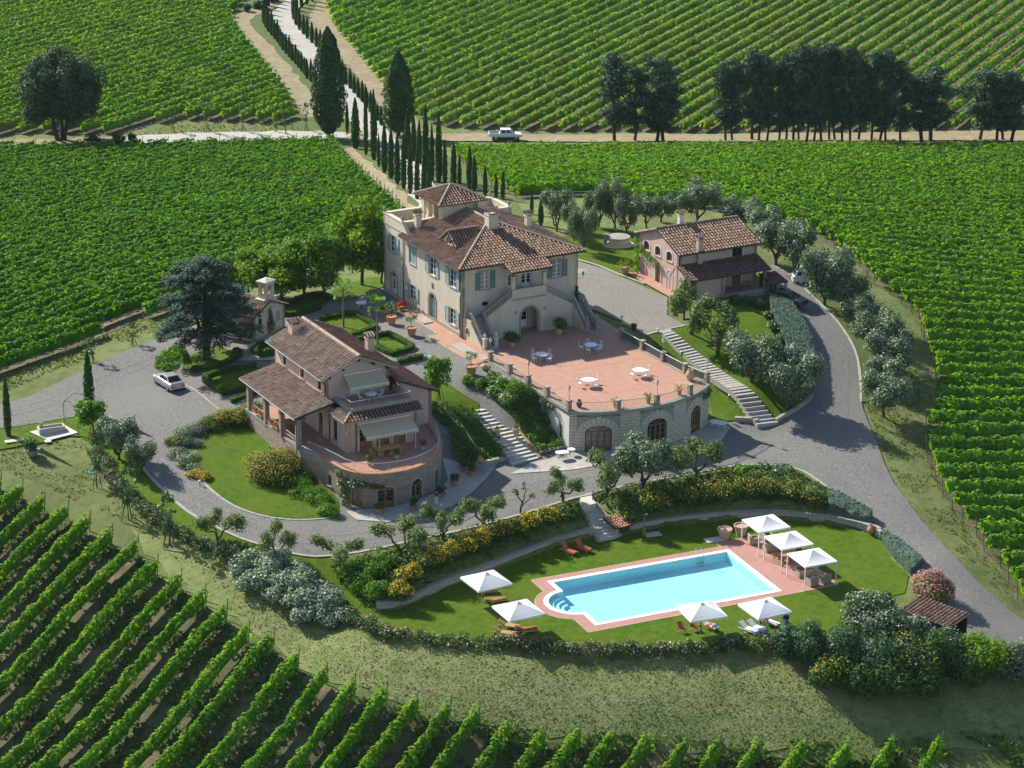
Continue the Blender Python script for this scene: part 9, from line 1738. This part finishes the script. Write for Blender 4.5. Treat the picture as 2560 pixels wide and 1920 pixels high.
for i, (u, v, w, h, mt, fl) in enumerate([(1972,1640,78,2.2,'laurel_leaf',None),(2025,1655,100,2.8,'laurel_leaf',None),(2095,1680,116,3.2,'laurel_leaf',None),(2075,1720,92,2.2,'shrub_leaf',YB2),(2165,1590,118,2.9,'laurel_leaf',(('pale_flower', 3.5, .15),)),(2205,1560,84,2.4,'shrub_leaf',None),(2225,1640,120,3.0,'laurel_leaf',(('pale_flower', 1.5, .15),)),(2185,1700,116,3.0,'laurel_leaf',None),(2270,1700,120,3.0,'laurel_leaf',YB2),(2330,1690,112,2.8,'shrub_leaf',None),(2295,1630,100,2.5,'laurel_leaf',(('pale_flower', 3.5, .15),)),(2370,1655,90,2.4,'laurel_leaf',(('pale_flower', 1.5, .15),)),(2140,1735,100,2.2,'shrub_leaf',None),(2230,1745,110,2.4,'shrub_leaf',None),(2320,1740,100,2.2,'shrub_leaf',None),(2450,1690,124,2.7,'lime_leaf',None),(2535,1705,112,2.6,'olive_grey',None),(2420,1715,90,2.2,'shrub_leaf',None)]):
 shrub(u, v, w*1.4, h*1.38, mt, ['glossy bush where the rose hedge ends','tall glossy bush left in the low thicket','large glossy bush at the front left of the thicket','low dark bush with yellow flowers at the foot of the thicket','pale pink oleander on the lawn corner left of the shed','green bush between the lawn and the shed roof','big glossy bush in the middle of the thicket','big glossy bush at the front of the thicket','glossy bush with a patch of yellow flowers in the thicket','dark bush at the right front of the thicket','pale pink oleander just below the shed roof','pale-flowered bush right of the shed shade','dark low bush under the front left of the thicket','dark low bush under the middle of the thicket','dark low bush under the right of the thicket','feathery yellow-green bush at the right of the thicket','silvery bush at the right edge of the picture','dark bush between the feathery and the glossy ones'][i], fl, .22, 24, lumps=18)
for i, (u, v, w) in enumerate([(232,360,44),(292,360,48),(330,358,40),(650,22,40),(618,30,36),(690,6,36)]): shrub(u, v, w, 1.6, 'oak_leaf', ['dark bush right of the oak on the far road','dark bush second right of the oak','dark bush third right of the oak','dark bush at the bend of the far left track','dark bush left of the bend of the far track','dark bush at the top of the far left track'][i], None, .4, 9)
random.seed(909); RNG = np.random.default_rng(909); b = MB(); limb(b, (0, 0, -.2), (.1, 0, 1.3), .12, .09, .2); limb(b, (.1, 0, 1.2), (-.6, .1, 2.4), .07, .04, .3); limb(b, (.1, 0, 1.3), (.2, 0, 3.0), .07, .03, .3); limb(b, (.1, 0, .9), (1.0, 0, 2.0), .07, .03, .3)
v_, f, n = blob_leaves([((-.6, .1, 2.4), .35), ((.2, 0, 3.1), .28), ((1.0, 0, 2.0), .34), ((.8, .1, 1.8), .22), ((-.4, 0, 2.1), .25), ((.2, 0, 2.6), .2)], 30, .18, .35, .3); t = thing('twisted_tree', 'nearly bare twisted young olive between the kerb and the broom', 'tree', G(1303, 1288)); b.build('trunk', 'bark', t); obj('crown', np_mesh('crown', v_, f, n), 'olive_leaf', t)
b = MB(); b.box(-420, 420, -30, 760, -19, 96); hz = bpy.data.materials.new('haze'); hz.use_nodes = True; ht = hz.node_tree; ht.nodes.clear(); ho = _n(ht, 'ShaderNodeOutputMaterial'); hv = _n(ht, 'ShaderNodeVolumePrincipled'); hv.inputs['Color'].default_value = (.80, .90, 1, 1); hv.inputs['Density'].default_value = .00003; hv.inputs['Anisotropy'].default_value = 0.0
ht.links.new(hv.outputs[0], ho.inputs['Volume']); o = b.build('haze', hz, None, 'stuff'); tag(o, 'thin blue summer haze over the vineyards', 'haze')
print('rows', n_rows, 'objects', len(bpy.data.objects), 'tris', sum(sum(len(p.vertices)-2 for p in m.polygons) for m in bpy.data.meshes if len(m.polygons)<1500), 'faces', sum(len(m.polygons) for m in bpy.data.meshes))
